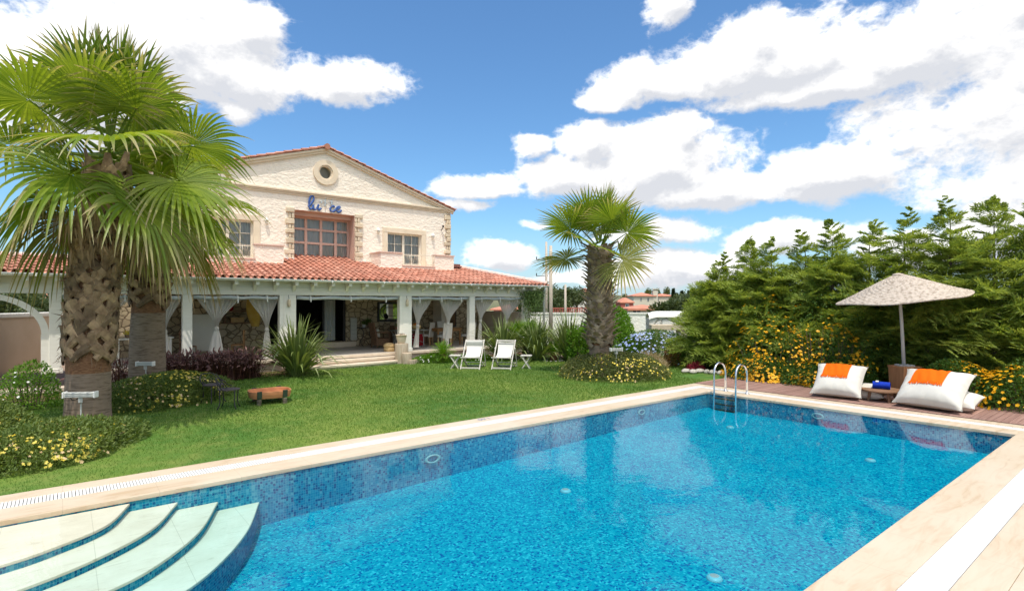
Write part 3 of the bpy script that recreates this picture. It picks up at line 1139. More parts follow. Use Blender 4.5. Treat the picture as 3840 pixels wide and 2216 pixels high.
# posts
for x0, x1 in ((-.28, -.02), (2.82, 3.08), (5.64, 6.18), (10.08, 10.6), (13.34, 13.62), (16.36, 16.72)):
    p = MB()
    p.box(x0, x1, YV - .1, YV + .12, .40, 2.545)
    p.box(x0 - .03, x1 + .03, YV - .125, YV + .14, .40, .52)
    if x1 - x0 > .4:
        p.box(x0 + .13, x1 - .13, YV - .115, YV - .1005, .521, 2.545)
    p.build('post', 'white_wood', V_, bevel=.012)
ar = MB()
P_ = []
for k in range(17):
    th = math.pi / 2 * k / 16
    c, s = math.cos(th), math.sin(th)
    xo, zo, xi, zi_ = -1.6 + 1.32 * c, 1.45 + 1.10 * s, -1.6 + 1.16 * c, 1.45 + .96 * s
    P_.append([(xo, YV - .06, zo), (xi, YV - .06, zi_), (xi, YV + .06, zi_), (xo, YV + .06, zo)])
ar.grid(P_, closed=True)
ar.box(-.45, -.281, YV - .06, YV + .06, .40, 1.45)
ar.build('arched_brace', 'white_wood', V_)

# ground floor
fl = MB()
fl.box(.2, 16.9, 19.36, YB + .6, -.1, .395)
fl.build('verandah_floor', 'floor_tile', V_)
ed = MB()
ed.box(.15, 16.95, 19.27, 19.358, .30, .405)
ed.build('floor_edging', 'kerb_stone', V_, bevel=.008)


def arc_step(x0, x1, y_back, y_ends, bulge, z0, z1):
    P_ = [(x0, y_back, z0)] + [(x0 + (x1 - x0) * u, y_ends - bulge * math.sin(math.pi * u) ** .8, z0) for u in np.linspace(0, 1, 16)] + [(x1, y_back, z0)]
    mb = MB()
    mb.prism(P_, (0, 0, z1 - z0))
    return mb


arc_step(5.9, 10.0, 19.27, 19.16, .18, .19, .275).build('step', 'kerb_stone', V_, bevel=.012)
arc_step(6.0, 9.9, 19.27, 19.20, .17, .12, .189).build('step_riser', 'smooth_plaster', V_)
arc_step(5.7, 10.15, 19.27, 18.98, .30, .06, .135).build('step', 'kerb_stone', V_, bevel=.012)
arc_step(5.8, 10.05, 19.27, 19.02, .28, -.03, .059).build('step_riser', 'smooth_plaster', V_)
bw = MB()
wall_with_holes(bw, .3, 16.9, .396, 3.9, YB, YB + .3, [(6.25, 9.55, .62, 2.50)])
bw.build('stone_wall', 'rubble_wall', V_)
sw = MB()
sw.box(16.6, 16.85, 19.56, YB - .002, .396, 1.85)
sw.build('side_wall', 'smooth_plaster', V_)
sc = MB()
sc.box(6.0, 9.85, YB - .35, YB - .002, .397, .615)
sc.build('door_step', 'stone_trim', V_, bevel=.01)
dw = MB()
for x0, x1, z0, z1 in ((6.25, 6.35, .62, 2.5), (9.45, 9.55, .62, 2.5), (6.35, 9.45, 2.42, 2.5), (8.55, 8.63, .62, 2.42), (7.4, 7.46, .62, 2.42)):
    dw.box(x0, x1, YB + .08, YB + .18, z0, z1)
dw.build('doorway', 'dark_iron', V_)
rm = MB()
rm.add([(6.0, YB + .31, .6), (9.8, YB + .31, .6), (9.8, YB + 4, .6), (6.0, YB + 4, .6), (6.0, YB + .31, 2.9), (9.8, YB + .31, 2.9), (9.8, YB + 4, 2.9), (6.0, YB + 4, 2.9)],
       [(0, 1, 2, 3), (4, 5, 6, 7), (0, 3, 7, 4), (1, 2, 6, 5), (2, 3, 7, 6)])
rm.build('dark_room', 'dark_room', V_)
dc = MB()
dc.grid([[(8.68 + .5 * u, YB + .3 + .03 * math.sin(u * 28), z) for z in (.66, 2.4)] for u in np.linspace(0, 1, 40)])
dc.build('door_curtain', 'net_curtain', V_, smooth=True)

# upper openings
def window(x0, x1, z0, z1, y, cols, rows, mt, bars, name='window'):
    f = MB()
    fw = .07
    f.box(x0, x0 + fw, y - .035, y + .035, z0, z1)
    f.box(x1 - fw, x1, y - .035, y + .035, z0, z1)
    f.box(x0 + fw, x1 - fw, y - .035, y + .035, z1 - fw, z1)
    f.box(x0 + fw, x1 - fw, y - .035, y + .035, z0, z0 + fw)
    for (ax, bx, az_, bz, dy) in bars:
        f.box(ax, bx, y - dy, y + dy, az_, bz)
    o = f.build(name, mt, V_)
    p_ = MB()
    p_.add([(x0 + .03, y + .012, z0 + .03), (x1 - .03, y + .012, z0 + .03), (x1 - .03, y + .012, z1 - .03), (x0 + .03, y + .012, z1 - .03)], [(0, 1, 2, 3)])
    p_.build('pane', 'pane_glass', o)
    c_ = MB()
    c_.grid([[(x0 + (x1 - x0) * u, y + .06 + .022 * math.sin(u * (x1 - x0) * 38) * (1 + .4 * math.sin(u * 9)), z) for z in (z0 - .1, z1 + .1)] for u in np.linspace(0, 1, 160)])
    c_.build('net_curtain', 'net_curtain', o, smooth=True)
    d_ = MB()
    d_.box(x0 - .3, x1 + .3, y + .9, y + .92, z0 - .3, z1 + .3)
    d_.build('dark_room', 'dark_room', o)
    return o


bx0, bx1, bz0, bz1 = BAY
bz0 = 4.12
pt = .055
bars = []
for f_ in (.27, .52, .77):
    bars.append((bx0 + (bx1 - bx0) * f_ - pt, bx0 + (bx1 - bx0) * f_ + pt, bz0 + .071, 5.68, .03))
for zz in (4.72, 5.27):
    bars.append((bx0 + .071, bx1 - .071, zz - .045, zz + .045, .026))
window(bx0, bx1, bz0, 5.75, YR - .05, 4, 3, 'pink_paint', bars)
rv = MB()                                       # pink lining of the bay
rv.box(bx0 - .02, bx0 - .0005 + .003, YW + .301, YR, 3.9, 5.93)
rv.box(bx1 - .003, bx1 + .02, YW + .301, YR, 3.9, 5.93)
rv.box(bx0 + .003, bx1 - .003, YW + .302, YR, 5.75, 5.93)
rv.box(bx0 + .003, bx1 - .003, YW + .012, YW + .3015, 5.915, 5.93)
rv.box(bx0 - .001, bx0 + .004, YW + .004, YW + .3005, 3.9, 5.912)
rv.box(bx1 - .004, bx1 + .001, YW + .004, YW + .3005, 3.9, 5.912)
rv.box(bx0 + .005, bx1 - .005, YR - .12, YR + .05, 3.9, 4.119)
rv.build('bay_reveal', 'pink_paint', V_)
for (x0, x1, z0, z1) in (DR, DL):
    xm = x0 + (x1 - x0) * .49
    bb = [(xm - .05, xm + .05, z0 + .071, z1 - .071, .045)]
    for a_, b_ in ((x0, xm), (xm, x1)):
        bb.append(((a_ + b_) / 2 - .012, (a_ + b_) / 2 + .012, z0 + .071, z1 - .071, .018))
    for zz in (z0 + .47, z0 + .94):
        bb.append((x0 + .071, xm - .051, zz - .012, zz + .012, .016))
        bb.append((xm + .051, x1 - .071, zz - .012, zz + .012, .016))
    wd = window(x0, x1, z0, z1, YW + .14, 4, 3, 'cream_frame', bb, 'balcony_door')
    s_ = MB()
    s_.box(x0 - .22, x0 - .0005, YW - .05, YW + .1, 3.6, z1 + .0)
    s_.box(x1 + .0005, x1 + .22, YW - .05, YW + .1, 3.6, z1 + .0)
    s_.box(x0 - .22, x1 + .22, YW - .055, YW + .1, z1 + .0005, z1 + .21)
    s_.build('surround', 'stone_trim', wd, bevel=.008)

# corner and bay quoins
rq = random.Random(8)
for xc, sd in ((BAY[0], -1), (BAY[1], 1), (XR, -1), (XL, 1)):
    q_ = MB()
    z = 4.0 if xc in BAY[:2] else 4.4
    top = 6.0 if xc in BAY[:2] else 6.46
    k = 0
    while z < top - .05:
        h_ = min(rq.uniform(.17, .24), top - z)
        wd_ = (.33 if k % 2 else .21) * rq.uniform(.92, 1.08)
        a_, b_ = (xc, xc + sd * wd_) if sd > 0 else (xc - wd_, xc)
        if k % 2 == 0 and rq.random() < .7:
            m_ = (a_ + b_) / 2
            q_.box(a_, m_ - .008, YW - rq.uniform(.05, .08), YW + .05, z, z + h_ - .014)
            q_.box(m_ + .008, b_, YW - rq.uniform(.05, .08), YW + .05, z, z + h_ - .014)
        else:
            q_.box(a_, b_, YW - rq.uniform(.07, .1), YW + .05, z, z + h_ - .014)
        z += h_
        k += 1
    q_.build('quoin', 'quoin_stone', V_, bevel=.025)

# balconies
for mir in (0, 1):
    M = (lambda x: x) if not mir else (lambda x: 16.5 - x)

    def bx_(mb, a, b, *r):
        mb.box(min(M(a), M(b)), max(M(a), M(b)), *r)
    pz, yf = 4.36, 21.15
    p = MB()
    bx_(p, 10.18, 11.17, yf, yf + .2, 3.6, pz)
    bx_(p, 12.75, 13.75, yf, yf + .2, 3.6, pz)
    bx_(p, 10.18, 10.38, yf + .2005, YW - .0005, 3.6, pz)
    bx_(p, 13.55, 13.75, yf + .2005, YW - .0005, 3.6, pz)
    bx_(p, 11.1705, 12.7495, yf, yf + .2, 3.6, 3.84)
    par = p.build('balcony_parapet', 'cream_plaster', V_)
    c_ = MB()
    bx_(c_, 10.14, 11.19, yf - .04, yf + .23, pz + .001, pz + .045)
    bx_(c_, 12.73, 13.79, yf - .04, yf + .23, pz + .001, pz + .045)
    bx_(c_, 10.14, 10.41, yf + .2305, YW - .001, pz + .001, pz + .045)
    bx_(c_, 13.52, 13.79, yf + .2305, YW - .001, pz + .001, pz + .045)
    bx_(c_, 11.15, 12.77, yf - .04, yf + .23, 3.841, 3.885)
    c_.build('cap', 'pink_cap', par)
    f_ = MB()
    bx_(f_, 10.385, 13.545, yf + .2005, YW, 3.7, 3.9)
    f_.build('floor_slab', 'smooth_plaster', par)
    fl_ = MB()
    bx_(fl_, 10.10, 13.80, yf - .03, yf - .0005, 3.60, 3.72)
    bx_(fl_, 10.10, 10.1795, yf, YW - .1, 3.6, 3.75)
    fl_.build('flashing', 'flash_white', par)
    r_ = MB()
    x0, x1 = M(11.18), M(12.74)
    ym = yf + .07
    for zz in (4.34, 3.95):
        r_.tube([(x0, ym, zz), (x1, ym, zz)], .011, 6)
    for k in range(5):
        xx = x0 + (x1 - x0) * k / 4
        r_.tube([(xx, ym, 3.885), (xx, ym, 4.35)], .009, 5)
    for k in range(8):                                  # scrolls
        cx_, cz_, sgn_ = x0 + (x1 - x0) * (k + .5) / 8, 4.06 + .16 * (k % 2), 1 if k % 3 else -1
        r_.tube([(cx_ + sgn_ * (.012 + .0085 * q) * math.cos(q * .75), ym, cz_ + (.012 + .0085 * q) * math.sin(q * .75)) for q in range(13)], .007, 5)
    r_.build('railing', 'cream_frame', V_, smooth=True)
fb = MB()
fb.box(13.25, 14.35, YW - .75, YW - .05, 3.92, 3.97)
fb.box(13.8, 14.3, YW - .7, YW - .06, 3.972, 4.06)
fb.build('roof_flashing', 'flash_brown', V_)
for bxx in ((XL, 2.7, YW - .12, YW - .0005, 3.8, 4.05), (6.36, 6.98, YW - .14, YW - .0005, 3.85, 4.02), (9.52, 10.1, YW - .14, YW - .0005, 3.85, 4.02)):
    fw_ = MB()
    fw_.box(*bxx)
    fw_.build('wall_flashing', 'flash_white', V_)

# lettering over the bay window
sg = thing('house_sign', (8.3, YW - .03, 6.0), 'blue script lettering with grey star shapes above the bay window', 'sign')
sq = lambda x, y: at((1100 + x / 7.28) / 1.52200, (700 + y / 7.28) / 1.52200, Y=YW - .05)
ST = {'l': [(398, 545), (440, 520), (500, 450), (550, 370), (563, 295), (520, 255), (470, 290), (440, 380), (430, 480), (440, 580), (480, 612), (530, 570), (552, 490)],
      'u': [(552, 490), (550, 580), (590, 632), (645, 600), (692, 492), (672, 580), (700, 640), (762, 590)],
      'c': [(1130, 575), (1095, 535), (1045, 550), (1008, 610), (1030, 670), (1085, 682), (1160, 630)],
      'e': [(1160, 632), (1240, 600), (1272, 562), (1240, 543), (1190, 580), (1175, 640), (1210, 690), (1262, 692), (1318, 645)]}
for k, pts in ST.items():
    c = spline([sq(*p) for p in pts], 5)
    mb = MB()
    n = len(c)
    mb.tube(c, [.036 * (.75 + .45 * abs(math.sin(i * 9 / n))) for i in range(n)], 8, flat=((0, 1, 0), .6))
    mb.build('letter', 'blue_letter', sg, smooth=True)
for strokes in ([[(780, 365), (770, 420), (760, 465)], [(690, 400), (760, 405), (815, 430)]],
                [[(892, 305), (875, 420), (858, 548)], [(800, 385), (870, 420), (940, 492)]],
                [[(1066, 330), (1050, 420), (1038, 505)], [(955, 410), (1040, 415), (1092, 462)]]):
    mb = MB()
    for j, s_ in enumerate(strokes):
        r_ = [.010, .024, .030] if j == 0 else [.006, .026, .006]
        mb.tube(spline([sq(*p) for p in s_], 5), np.interp(np.linspace(0, 2, 11), [0, 1, 2], r_).tolist(), 7, flat=((0, 1, 0), .6))
    mb.build('star', 'grey_letter', sg, smooth=True)


def wall_lamp(x, z, label, y=YW, mt='white_metal', grp='wall lamps'):
    t = thing('wall_lamp', (x, y - .06, z), label, 'lamp', grp)
    mb = MB()
    mb.lathe([(.012, .13), (.05, .10), (.072, .03), (.072, .0), (.06, 0)], (x, y - .1, z), 14)
    mb.build('shade', mt, t, smooth=True)
    m2 = MB()
    m2.lathe([(.03, .0), (.05, -.02), (.05, -.10), (.03, -.12)], (x, y - .1, z), 12)
    m2.build('lens', 'cream_frame', t, smooth=True)
    m3 = MB()
    m3.box(x - .03, x + .03, y - .06, y - .001, z + .02, z + .09)
    m3.build('bracket', mt, t)


wall_lamp(5.97, 5.36, 'white wall lamp beside the left balcony door near the bay window')
wall_lamp(10.51, 5.36, 'white wall lamp between the bay window and the right balcony door')
wall_lamp(13.21, 5.33, 'white wall lamp between the right balcony door and the corner quoins')
for x, lab in ((5.92, 'brown lantern on the wide pillar left of the dark doorway'), (10.36, 'brown lantern on the wide pillar right of the dark doorway')):
    t = thing('pillar_lantern', (x, YV - .13, 2.25), lab, 'lamp', 'pillar lanterns')
    mb = MB()
    mb.lathe([(.03, -.12), (.055, -.1), (.055, .08), (.035, .12), (.01, .14)], (x, YV - .19, 2.28), 10)
    mb.build('body', 'quoin_stone', t, smooth=True)
    m2 = MB()
    m2.tube([(x, YV - .19, 2.41), (x, YV - .15, 2.47), (x, YV - .115, 2.55)], .008, 5)
    m2.build('bracket', 'dark_iron', t)
t = thing('security_camera', (13.7, YW - .1, 5.75), 'small dark camera on a bracket near the corner quoins', 'camera')
mb = MB()
mb.tube([(13.66, YW - .25, 5.80), (13.74, YW - .1, 5.83)], [.045, .05], 10)
mb.build('body', 'dark_iron', t)
m2 = MB()
m2.tube([(13.72, YW - .14, 5.80), (13.70, YW - .08, 5.68), (13.70, YW - .001, 5.66)], .016, 6)
m2.build('bracket', 'dark_iron', t)

# curtains knotted in the verandah bays
def curtain(xt0, xt1, xk, zk, xb, zb, wb, label, mt='sheer_curtain', y=YV + .22, seed=0, ztop=2.50):
    rr = random.Random(seed)
    t = thing('curtain', (xk, y, ztop), label, 'curtain', 'knotted verandah curtains')
    nf = max(5, int((xt1 - xt0) * 7))
    ph = rr.uniform(0, 6)
    P_ = []
    for v in np.linspace(0, 1, 22):
        z = ztop + (zk - ztop) * v
        e = v ** 1.15
        l_ = xt0 + (xk - .05 - xt0) * (math.sin(e * math.pi / 2) ** 1.25)
        r_ = xt1 + (xk + .05 - xt1) * (math.sin(e * math.pi / 2) ** 1.25)
        P_.append([(l_ + (r_ - l_) * u, y + (.035 + .03 * v) * math.sin(u * nf * 6.28 + ph + 1.5 * math.sin(u * 7)) * (1 - .45 * v), z) for u in np.linspace(0, 1, nf * 8)])
    mb = MB()
    mb.grid(P_)
    mb.build('drape', mt, t, smooth=True)
    kn = MB()
    kn.lathe([(.01, -.09), (.06, -.06), (.075, 0), (.06, .06), (.01, .09)], (xk, y, zk - .03), 10)
    kn.build('knot', mt, t, smooth=True)
    P_ = []
    for v in np.linspace(0, 1, 12):
        z = zk - .05 + (zb - zk + .05) * v
        c_, h_ = xk + (xb - xk) * v, .05 + (wb / 2 - .05) * v ** .7
        P_.append([(c_ + h_ * math.cos(a_), y + h_ * .55 * math.sin(a_) * (1 + .25 * math.sin(a_ * 7)), z) for a_ in np.linspace(0, 6.283, 40)])
    tl = MB()
    tl.grid(P_)
    tl.build('tail', mt, t, smooth=True)


zl_ = lambda x, y: at((600 + x / 3.4667) / 1.522, (1000 + y / 3.4667) / 1.522, Y=YV + .22)
zr_ = lambda x, y: at((1530 + x / 6.9333) / 1.522, (1110 + y / 6.9333) / 1.522, Y=YV + .22)


def cur(fn, a, b, k, tl, wb, label, seed, mt='sheer_curtain'):
    pa_, pb_, pk, pt_ = fn(*a), fn(*b), fn(*k), fn(*tl)
    curtain(pa_.x, pb_.x, pk.x, pk.z, pt_.x, max(pt_.z, .42), wb, label, mt, seed=seed)


cur(zl_, (470, 420), (1040, 420), (735, 795), (725, 1130), .46, 'white curtain knotted in the middle of the left verandah bay above the purple grass', 1)
cur(zl_, (1140, 420), (1540, 420), (1390, 810), (1390, 1200), .35, 'white curtain hanging against the wide pillar behind the sword leaved plant', 2)
cur(zl_, (-250, 430), (295, 430), (60, 830), (30, 1190), .42, 'white curtain beside the second palm trunk, half hidden by it', 3)
cur(zr_, (60, 95), (650, 95), (252, 770), (205, 1330), .25, 'white curtain knotted low beside the pillar next to the fruit basket', 4)
cur(zr_, (790, 95), (1460, 95), (1042, 710), (1000, 1300), .22, 'white curtain knotted in front of the white dining chairs', 5)
cur(zr_, (1700, 105), (2250, 105), (1880, 640), (1860, 1200), .22, 'greyish curtain in the last bay next to the narrow post', 6)
cur(zr_, (2330, 105), (3000, 105), (2560, 690), (2560, 1200), .22, 'greyish curtain in the last bay closest to the vine', 7)
curtain(.15, 1.6, .55, 1.35, .5, .42, .4, 'white curtain in the leftmost bay between the two palm trunks', seed=8)


def blind(x0, x1, label, seed):
    rr = random.Random(seed)
    t = thing('rolled_blind', ((x0 + x1) / 2, YV - .02, 2.45), label, 'blind', 'rolled clear blinds')
    n = 14
    mb = MB()
    mb.tube([(x0 + (x1 - x0) * k / n, YV - .02, 2.455 + .015 * math.sin(k * 1.3 + seed)) for k in range(n + 1)], [.055 + .012 * rr.random() for _ in range(n + 1)], 10)
    mb.build('roll', 'blind_plastic', t, smooth=True)
    for f_ in (.12, .5, .86):
        xx = x0 + (x1 - x0) * f_
        s_ = MB()
        P_ = [(xx + .075 * .9 * 0, YV - .02 + .085 * math.cos(a_), 2.455 + .085 * math.sin(a_)) for a_ in np.linspace(0, 6.283, 14)]
        s_.grid([[Vector(p) - Vector((.022, 0, 0)), Vector(p) + Vector((.022, 0, 0))] for p in P_])
        s_.box(xx - .02, xx + .02, YV - .115, YV - .105, 2.27 + .05 * rr.random(), 2.42)
        s_.build('strap', 'white_plastic', t)


pm('blind_plastic', (.33, .38, .40), .12, c2=(.62, .66, .68), vs_=4, stretch=(.4, 9, 9), spec=.8)
for k, (x0, x1, lab) in enumerate(((.0, 2.78, 'rolled clear plastic blind in the bay behind the palm trunks'), (3.12, 5.6, 'rolled clear plastic blind above the purple grass'), (6.22, 10.04, 'long rolled clear plastic blind over the steps and doorway'),
                                   (10.64, 13.3, 'rolled clear plastic blind above the fruit basket and dining chairs'), (13.66, 16.3, 'rolled clear plastic blind in the last bay beside the vine'))):
    blind(x0, x1, lab, k)


# ------------------------------------------------------------------ palms
leafm('fan_leaf', (.115, .205, .010), (.34, .43, .05), .45, tip=(.50, .42, .24), spec=.45, rough=.42)
leafm('fan_leaf_old', (.20, .235, .045), (.34, .33, .10), .35, tip=(.46, .34, .19))
leafm('dry_thatch', (.22, .14, .075), (.42, .29, .17), .2)
pm('boot_bark', (.115, .066, .036), .8, c2=(.37, .255, .15), vs_=5, island=.5, bump=.02, bs=22)
pm('boot_grey', (.19, .135, .085), .9, c2=(.42, .33, .225), vs_=4, island=.35, bump=.02, bs=25)


def rings(t, co, col):
    s = t.n('ShaderNodeSeparateXYZ', i={0: co})
    n = t.noise(t.vmath('MULTIPLY', co, (3, 3, 22)), 1.6, 5, .65)
    col = t.mix(t.smooth(n, .45, .7), col, (.10, .068, .045))
    return t.mix(t.math('MULTIPLY', t.smooth(t.noise(co, 1.3, 3), .5, .75), .5), col, (.31, .24, .175))


pm('trunk_bark', (.235, .175, .125), .9, vs_=3, extra=rings, bump=.03, bs=16, stretch=(1, 1, 1))
pm('trunk_fibre', (.10, .045, .022), .95, c2=(.27, .14, .07), vs_=5, stretch=(3, 3, 9), bump=.05, bs=14)


def fan_leaf(mb, org, d, petiole, r, g, droop=.5, sag=.25, nseg=40, spread=155, mi=0, cup=.25, split=.5, tipdroop=1.0):
    """One palmate frond: a bent stalk and a pleated fan whose split ends hang."""
    d = Vector(d).normalized()
    dn = Vector((0, 0, -1))
    pts, p, dd = [], Vector(org), d.copy()
    for k in range(7):
        pts.append(p.copy())
        dd = (dd + dn * sag * .16).normalized()
        p = p + dd * (petiole / 6)
    mb.tube(pts, np.linspace(.032, .014, 7).tolist(), 5, mi=mi)
    o, t = pts[-1], dd
    s = t.cross(Vector((0, 0, 1)))
    if s.length < .15:
        s = Vector((math.cos(g.random() * 6), math.sin(g.random() * 6), 0))
    s.normalize()
    roll = g.normal(0, .35)
    n = s.cross(t)
    s, n = s * math.cos(roll) + n * math.sin(roll), n * math.cos(roll) - s * math.sin(roll)
    o, t, s, n = (np.array(v) for v in (o, t, s, n))
    th = np.radians(np.linspace(-spread, spread, nseg)) * (1 + g.normal(0, .01, nseg))
    L = r * (.70 + .30 * np.cos(th / 2)) * g.uniform(.9, 1.06, nseg)
    S = np.array([.03, .22, .40, .54, .66, .78, .89, 1.0])
    halfw = np.radians(spread) / nseg * 1.02
    P = np.zeros((nseg, len(S), 3, 3))
    tip = np.zeros((nseg, len(S), 3))
    hang = np.clip(g.normal(tipdroop, .35, nseg), .1, 2.2)
    for j, u in enumerate(S):
        rad = L * u
        w_ = np.where(u < split, rad * np.tan(halfw), L * split * np.tan(halfw) * ((1 - u) / (1 - split)) ** .75) if u < 1 else np.full(nseg, .002)
        fold = .55 * w_
        e = t[None] * np.cos(th)[:, None] + s[None] * np.sin(th)[:, None]
        f = -t[None] * np.sin(th)[:, None] + s[None] * np.cos(th)[:, None]
        nn = n[None] * np.ones((nseg, 1))
        lift = cup * (1 - np.cos(th)) * .5 + cup * .35 * np.abs(np.sin(th))
        base = o + e * rad[:, None] + nn * (lift * rad)[:, None]
        fall = droop * np.clip(u - .32, 0, None) ** 2 * L * (.55 + .75 * hang * (u > split))
        base = base + np.array([0, 0, -1.0]) * fall[:, None]
        base = base - e * (fall * .35)[:, None]
        for q, sg_ in enumerate((-1, 0, 1)):
            P[:, j, q] = base + f * (w_ * sg_)[:, None] + nn * (fold * (0 if sg_ == 0 else 1) - fold * .5)[:, None]
            tip[:, j, q] = u
    a = np.arange(nseg)[:, None, None] * (len(S) * 3) + np.arange(len(S) - 1)[None, :, None] * 3 + np.arange(2)[None, None, :]
    F = np.stack([a, a + 1, a + 4, a + 3], -1).reshape(-1, 4)
    mb.add(P.reshape(-1, 3), F, mi, tip=tip.ravel())


def palm(loc,  label, crown_c, r0, r_top, z_fibre, z_boot, z_top, n_leaf, pet, rad, seed, boots=9, boot_l=.42, bark='boot_bark', droop=.5, emin=-62, stubs=.5, side=None, lean=(0, 0), sag=.3, tipd=1.0):
    g = np.random.default_rng(seed)
    pt = thing('palm_tree', loc, label, 'palm', 'fan palms')
    x, y = loc[0], loc[1]
    cx_ = lambda z: (x + lean[0] * (z / z_top) ** 2, y + lean[1] * (z / z_top) ** 2)
    tk = MB()
    P_ = []
    zs = np.concatenate([np.linspace(-.05, z_fibre, 14), np.linspace(z_fibre + .02, z_top, 16)])
    for z in zs:
        u = max(0, min(1, z / z_top))
        r = r0 + (r_top - r0) * u
        if z < .5:
            r *= 1 + .10 * (1 - z / .5) ** 2
        c = cx_(z)
        P_.append([(c[0] + r * (1 + .015 * math.sin(5 * a + z * 3)) * math.cos(a), c[1] + r * (1 + .015 * math.sin(5 * a + z * 3)) * math.sin(a), z) for a in np.linspace(0, 2 * math.pi, 28, endpoint=False)])
    k = sum(zs < z_fibre) + 1
    tk.grid(P_[:k], 0, closed=True)
    tk.grid(P_[k - 1:], 1, closed=True)
    tro = tk.build('trunk', ['trunk_bark', 'trunk_fibre'], pt, smooth=True)
    # leaf bases: a stub that leans out of the trunk with two straps wrapping down either side
    bt = MB()
    nrow = int((z_top - z_boot) / .125)
    for i in range(nrow * boots // 2):
        z = z_boot + (z_top - z_boot) * i / (nrow * boots // 2)
        az_ = i * 2.39996 + g.normal(0, .06)
        u = z / z_top
        r = (r0 + (r_top - r0) * u) * 1.02
        c = cx_(z)
        out = np.array([math.cos(az_), math.sin(az_), 0])
        tan = np.array([-math.sin(az_), math.cos(az_), 0])
        o = np.array([c[0], c[1], z])
        bl = boot_l * g.uniform(.8, 1.15)
        st_ = stubs * g.uniform(.6, 1.3)
        wv = .115 * g.uniform(.85, 1.15)
        rows = []
        for v in np.linspace(0, 1, 6):            # stub
            rr = r + .015 + st_ * .32 * v ** 1.5
            ww = wv * (1.15 - .7 * v)
            zz = (bl * .62) * v - .03
            th_ = .03 * (1 - v) + .012
            row = []
            for q in (-1, -.5, 0, .5, 1):
                row.append(o + out * (rr + th_ * (1 - q * q) + .012) + tan * (ww * q) + np.array([0, 0, zz]))
            for q in (1, 0, -1):
                row.append(o + out * (rr - .02) + tan * (ww * q * .9) + np.array([0, 0, zz]))
            rows.append(row)
        bt.grid(rows, closed=True)
        bt.add(np.array(rows[-1]), [tuple(range(8))])
        for sd in (-1, 1):                        # straps
            rows = []
            for v in np.linspace(0, 1, 6):
                a2 = az_ + sd * (.04 + .80 * v)
                oo = np.array([math.cos(a2), math.sin(a2), 0])
                tt = np.array([-math.sin(a2), math.cos(a2), 0]) * sd
                ww = .095 * (1 - .4 * v)
                zc = .05 - bl * .52 * v
                rr = r + .045 + .035 * (1 - v)
                dr = unit(tt * .75 - np.array([0, 0, .65]))
                pr = np.cross(oo, dr)
                rows.append([o + oo * (rr - .03) + np.array([0, 0, zc]) + pr * ww, o + oo * (rr + .006) + np.array([0, 0, zc]) + pr * ww * .8,
                             o + oo * (rr + .02) + np.array([0, 0, zc]), o + oo * (rr + .006) + np.array([0, 0, zc]) - pr * ww * .8, o + oo * (rr - .03) + np.array([0, 0, zc]) - pr * ww])
            bt.grid(rows)
    bt.build('leaf_base', bark, tro)
    # crown
    cr = MB()
    cr.tip = []
    old = MB()
    old.tip = []
    C = np.array([*cx_(z_top), crown_c])
    for i in range(n_leaf):
        u = (i + .5) / n_leaf
        el = math.radians(86 - (86 - emin) * u ** 1.1 + g.normal(0, 5))
        az_ = i * 2.39996 + g.normal(0, .15)
        d = (math.cos(az_) * math.cos(el), math.sin(az_) * math.cos(el), math.sin(el))
        young = 1 - u
        p = pet * (.9 + .25 * min(1, u * 2)) * g.uniform(.85, 1.15)
        rd = rad * (1.0 + .1 * min(1, u * 1.5)) * g.uniform(.88, 1.1)
        o_ = C + np.array([d[0], d[1], 0]) * r_top * .6 + np.array([0, 0, .3 * young - .25 * u])
        tgt = old if u > .88 else cr
        fan_leaf(tgt, o_, d, p, rd, g, droop * (.5 + 1.1 * u), sag * (.3 + u), 42, 128 + 25 * g.random(), cup=.32 * young + .10, tipdroop=tipd * (.55 + .8 * u))
    cr.build('crown', 'fan_leaf', pt)
    if old.n:
        old.build('old_fronds', 'fan_leaf_old', pt)
    return pt


p1 = palm((.36, 12.95, 0), 'thick fan palm closest to the pool with criss-cross leaf bases', 5.1, .36, .29, 1.02, 1.42, 4.9, 28, 1.02, 1.40, 3, boots=8, boot_l=.60, droop=.42, lean=(.34, .10), stubs=.20, sag=.12, tipd=1.0, emin=-62)
p2 = palm((1.62, 16.30, 0), 'fan palm standing behind the thick one, bare grey lower trunk', 4.85, .41, .30, 2.05, 2.35, 4.7, 23, .95, 1.32, 12, boots=8, boot_l=.45, droop=.42, lean=(.16, -.1), stubs=.4, sag=.14, tipd=1.0, emin=-58)
p3 = palm((13.05, 11.75, 0), 'lone fan palm with shaggy brown trunk rising from the round flower bed', 4.0, .335, .28, .98, 1.05, 4.05, 16, .85, 1.12, 21, boots=13, boot_l=.33, bark='boot_grey', droop=.2, emin=-14, stubs=.85, sag=.12, tipd=.5)
# hanging dead thatch under the crown of the near palms
for pt, (x, y), z0, r in ((p1, (.55, 13.0), 3.5, .48), (p2, (1.70, 16.3), 3.5, .46)):
    g = np.random.default_rng(5)
    n = 260
    a = g.uniform(0, 6.283, n)
    rr = r + g.uniform(.0, .35, n)
    P = np.stack([x + rr * np.cos(a), y + rr * np.sin(a), z0 + g.uniform(-.25, .55, n)], 1)
    D = np.stack([np.cos(a) * g.uniform(-.1, .35, n) + g.normal(0, .12, n), np.sin(a) * g.uniform(-.1, .35, n) + g.normal(0, .12, n), -np.ones(n)], 1)
    N = np.stack([np.cos(a), np.sin(a), .2 * np.ones(n)], 1) + g.normal(0, .3, (n, 3))
    mb = MB()
    leaf_quads(mb, P, D, N, g.uniform(.25, .55, n), g.uniform(.02, .045, n), mid=.3)
    mb.build('dry_thatch', 'dry_thatch', pt)


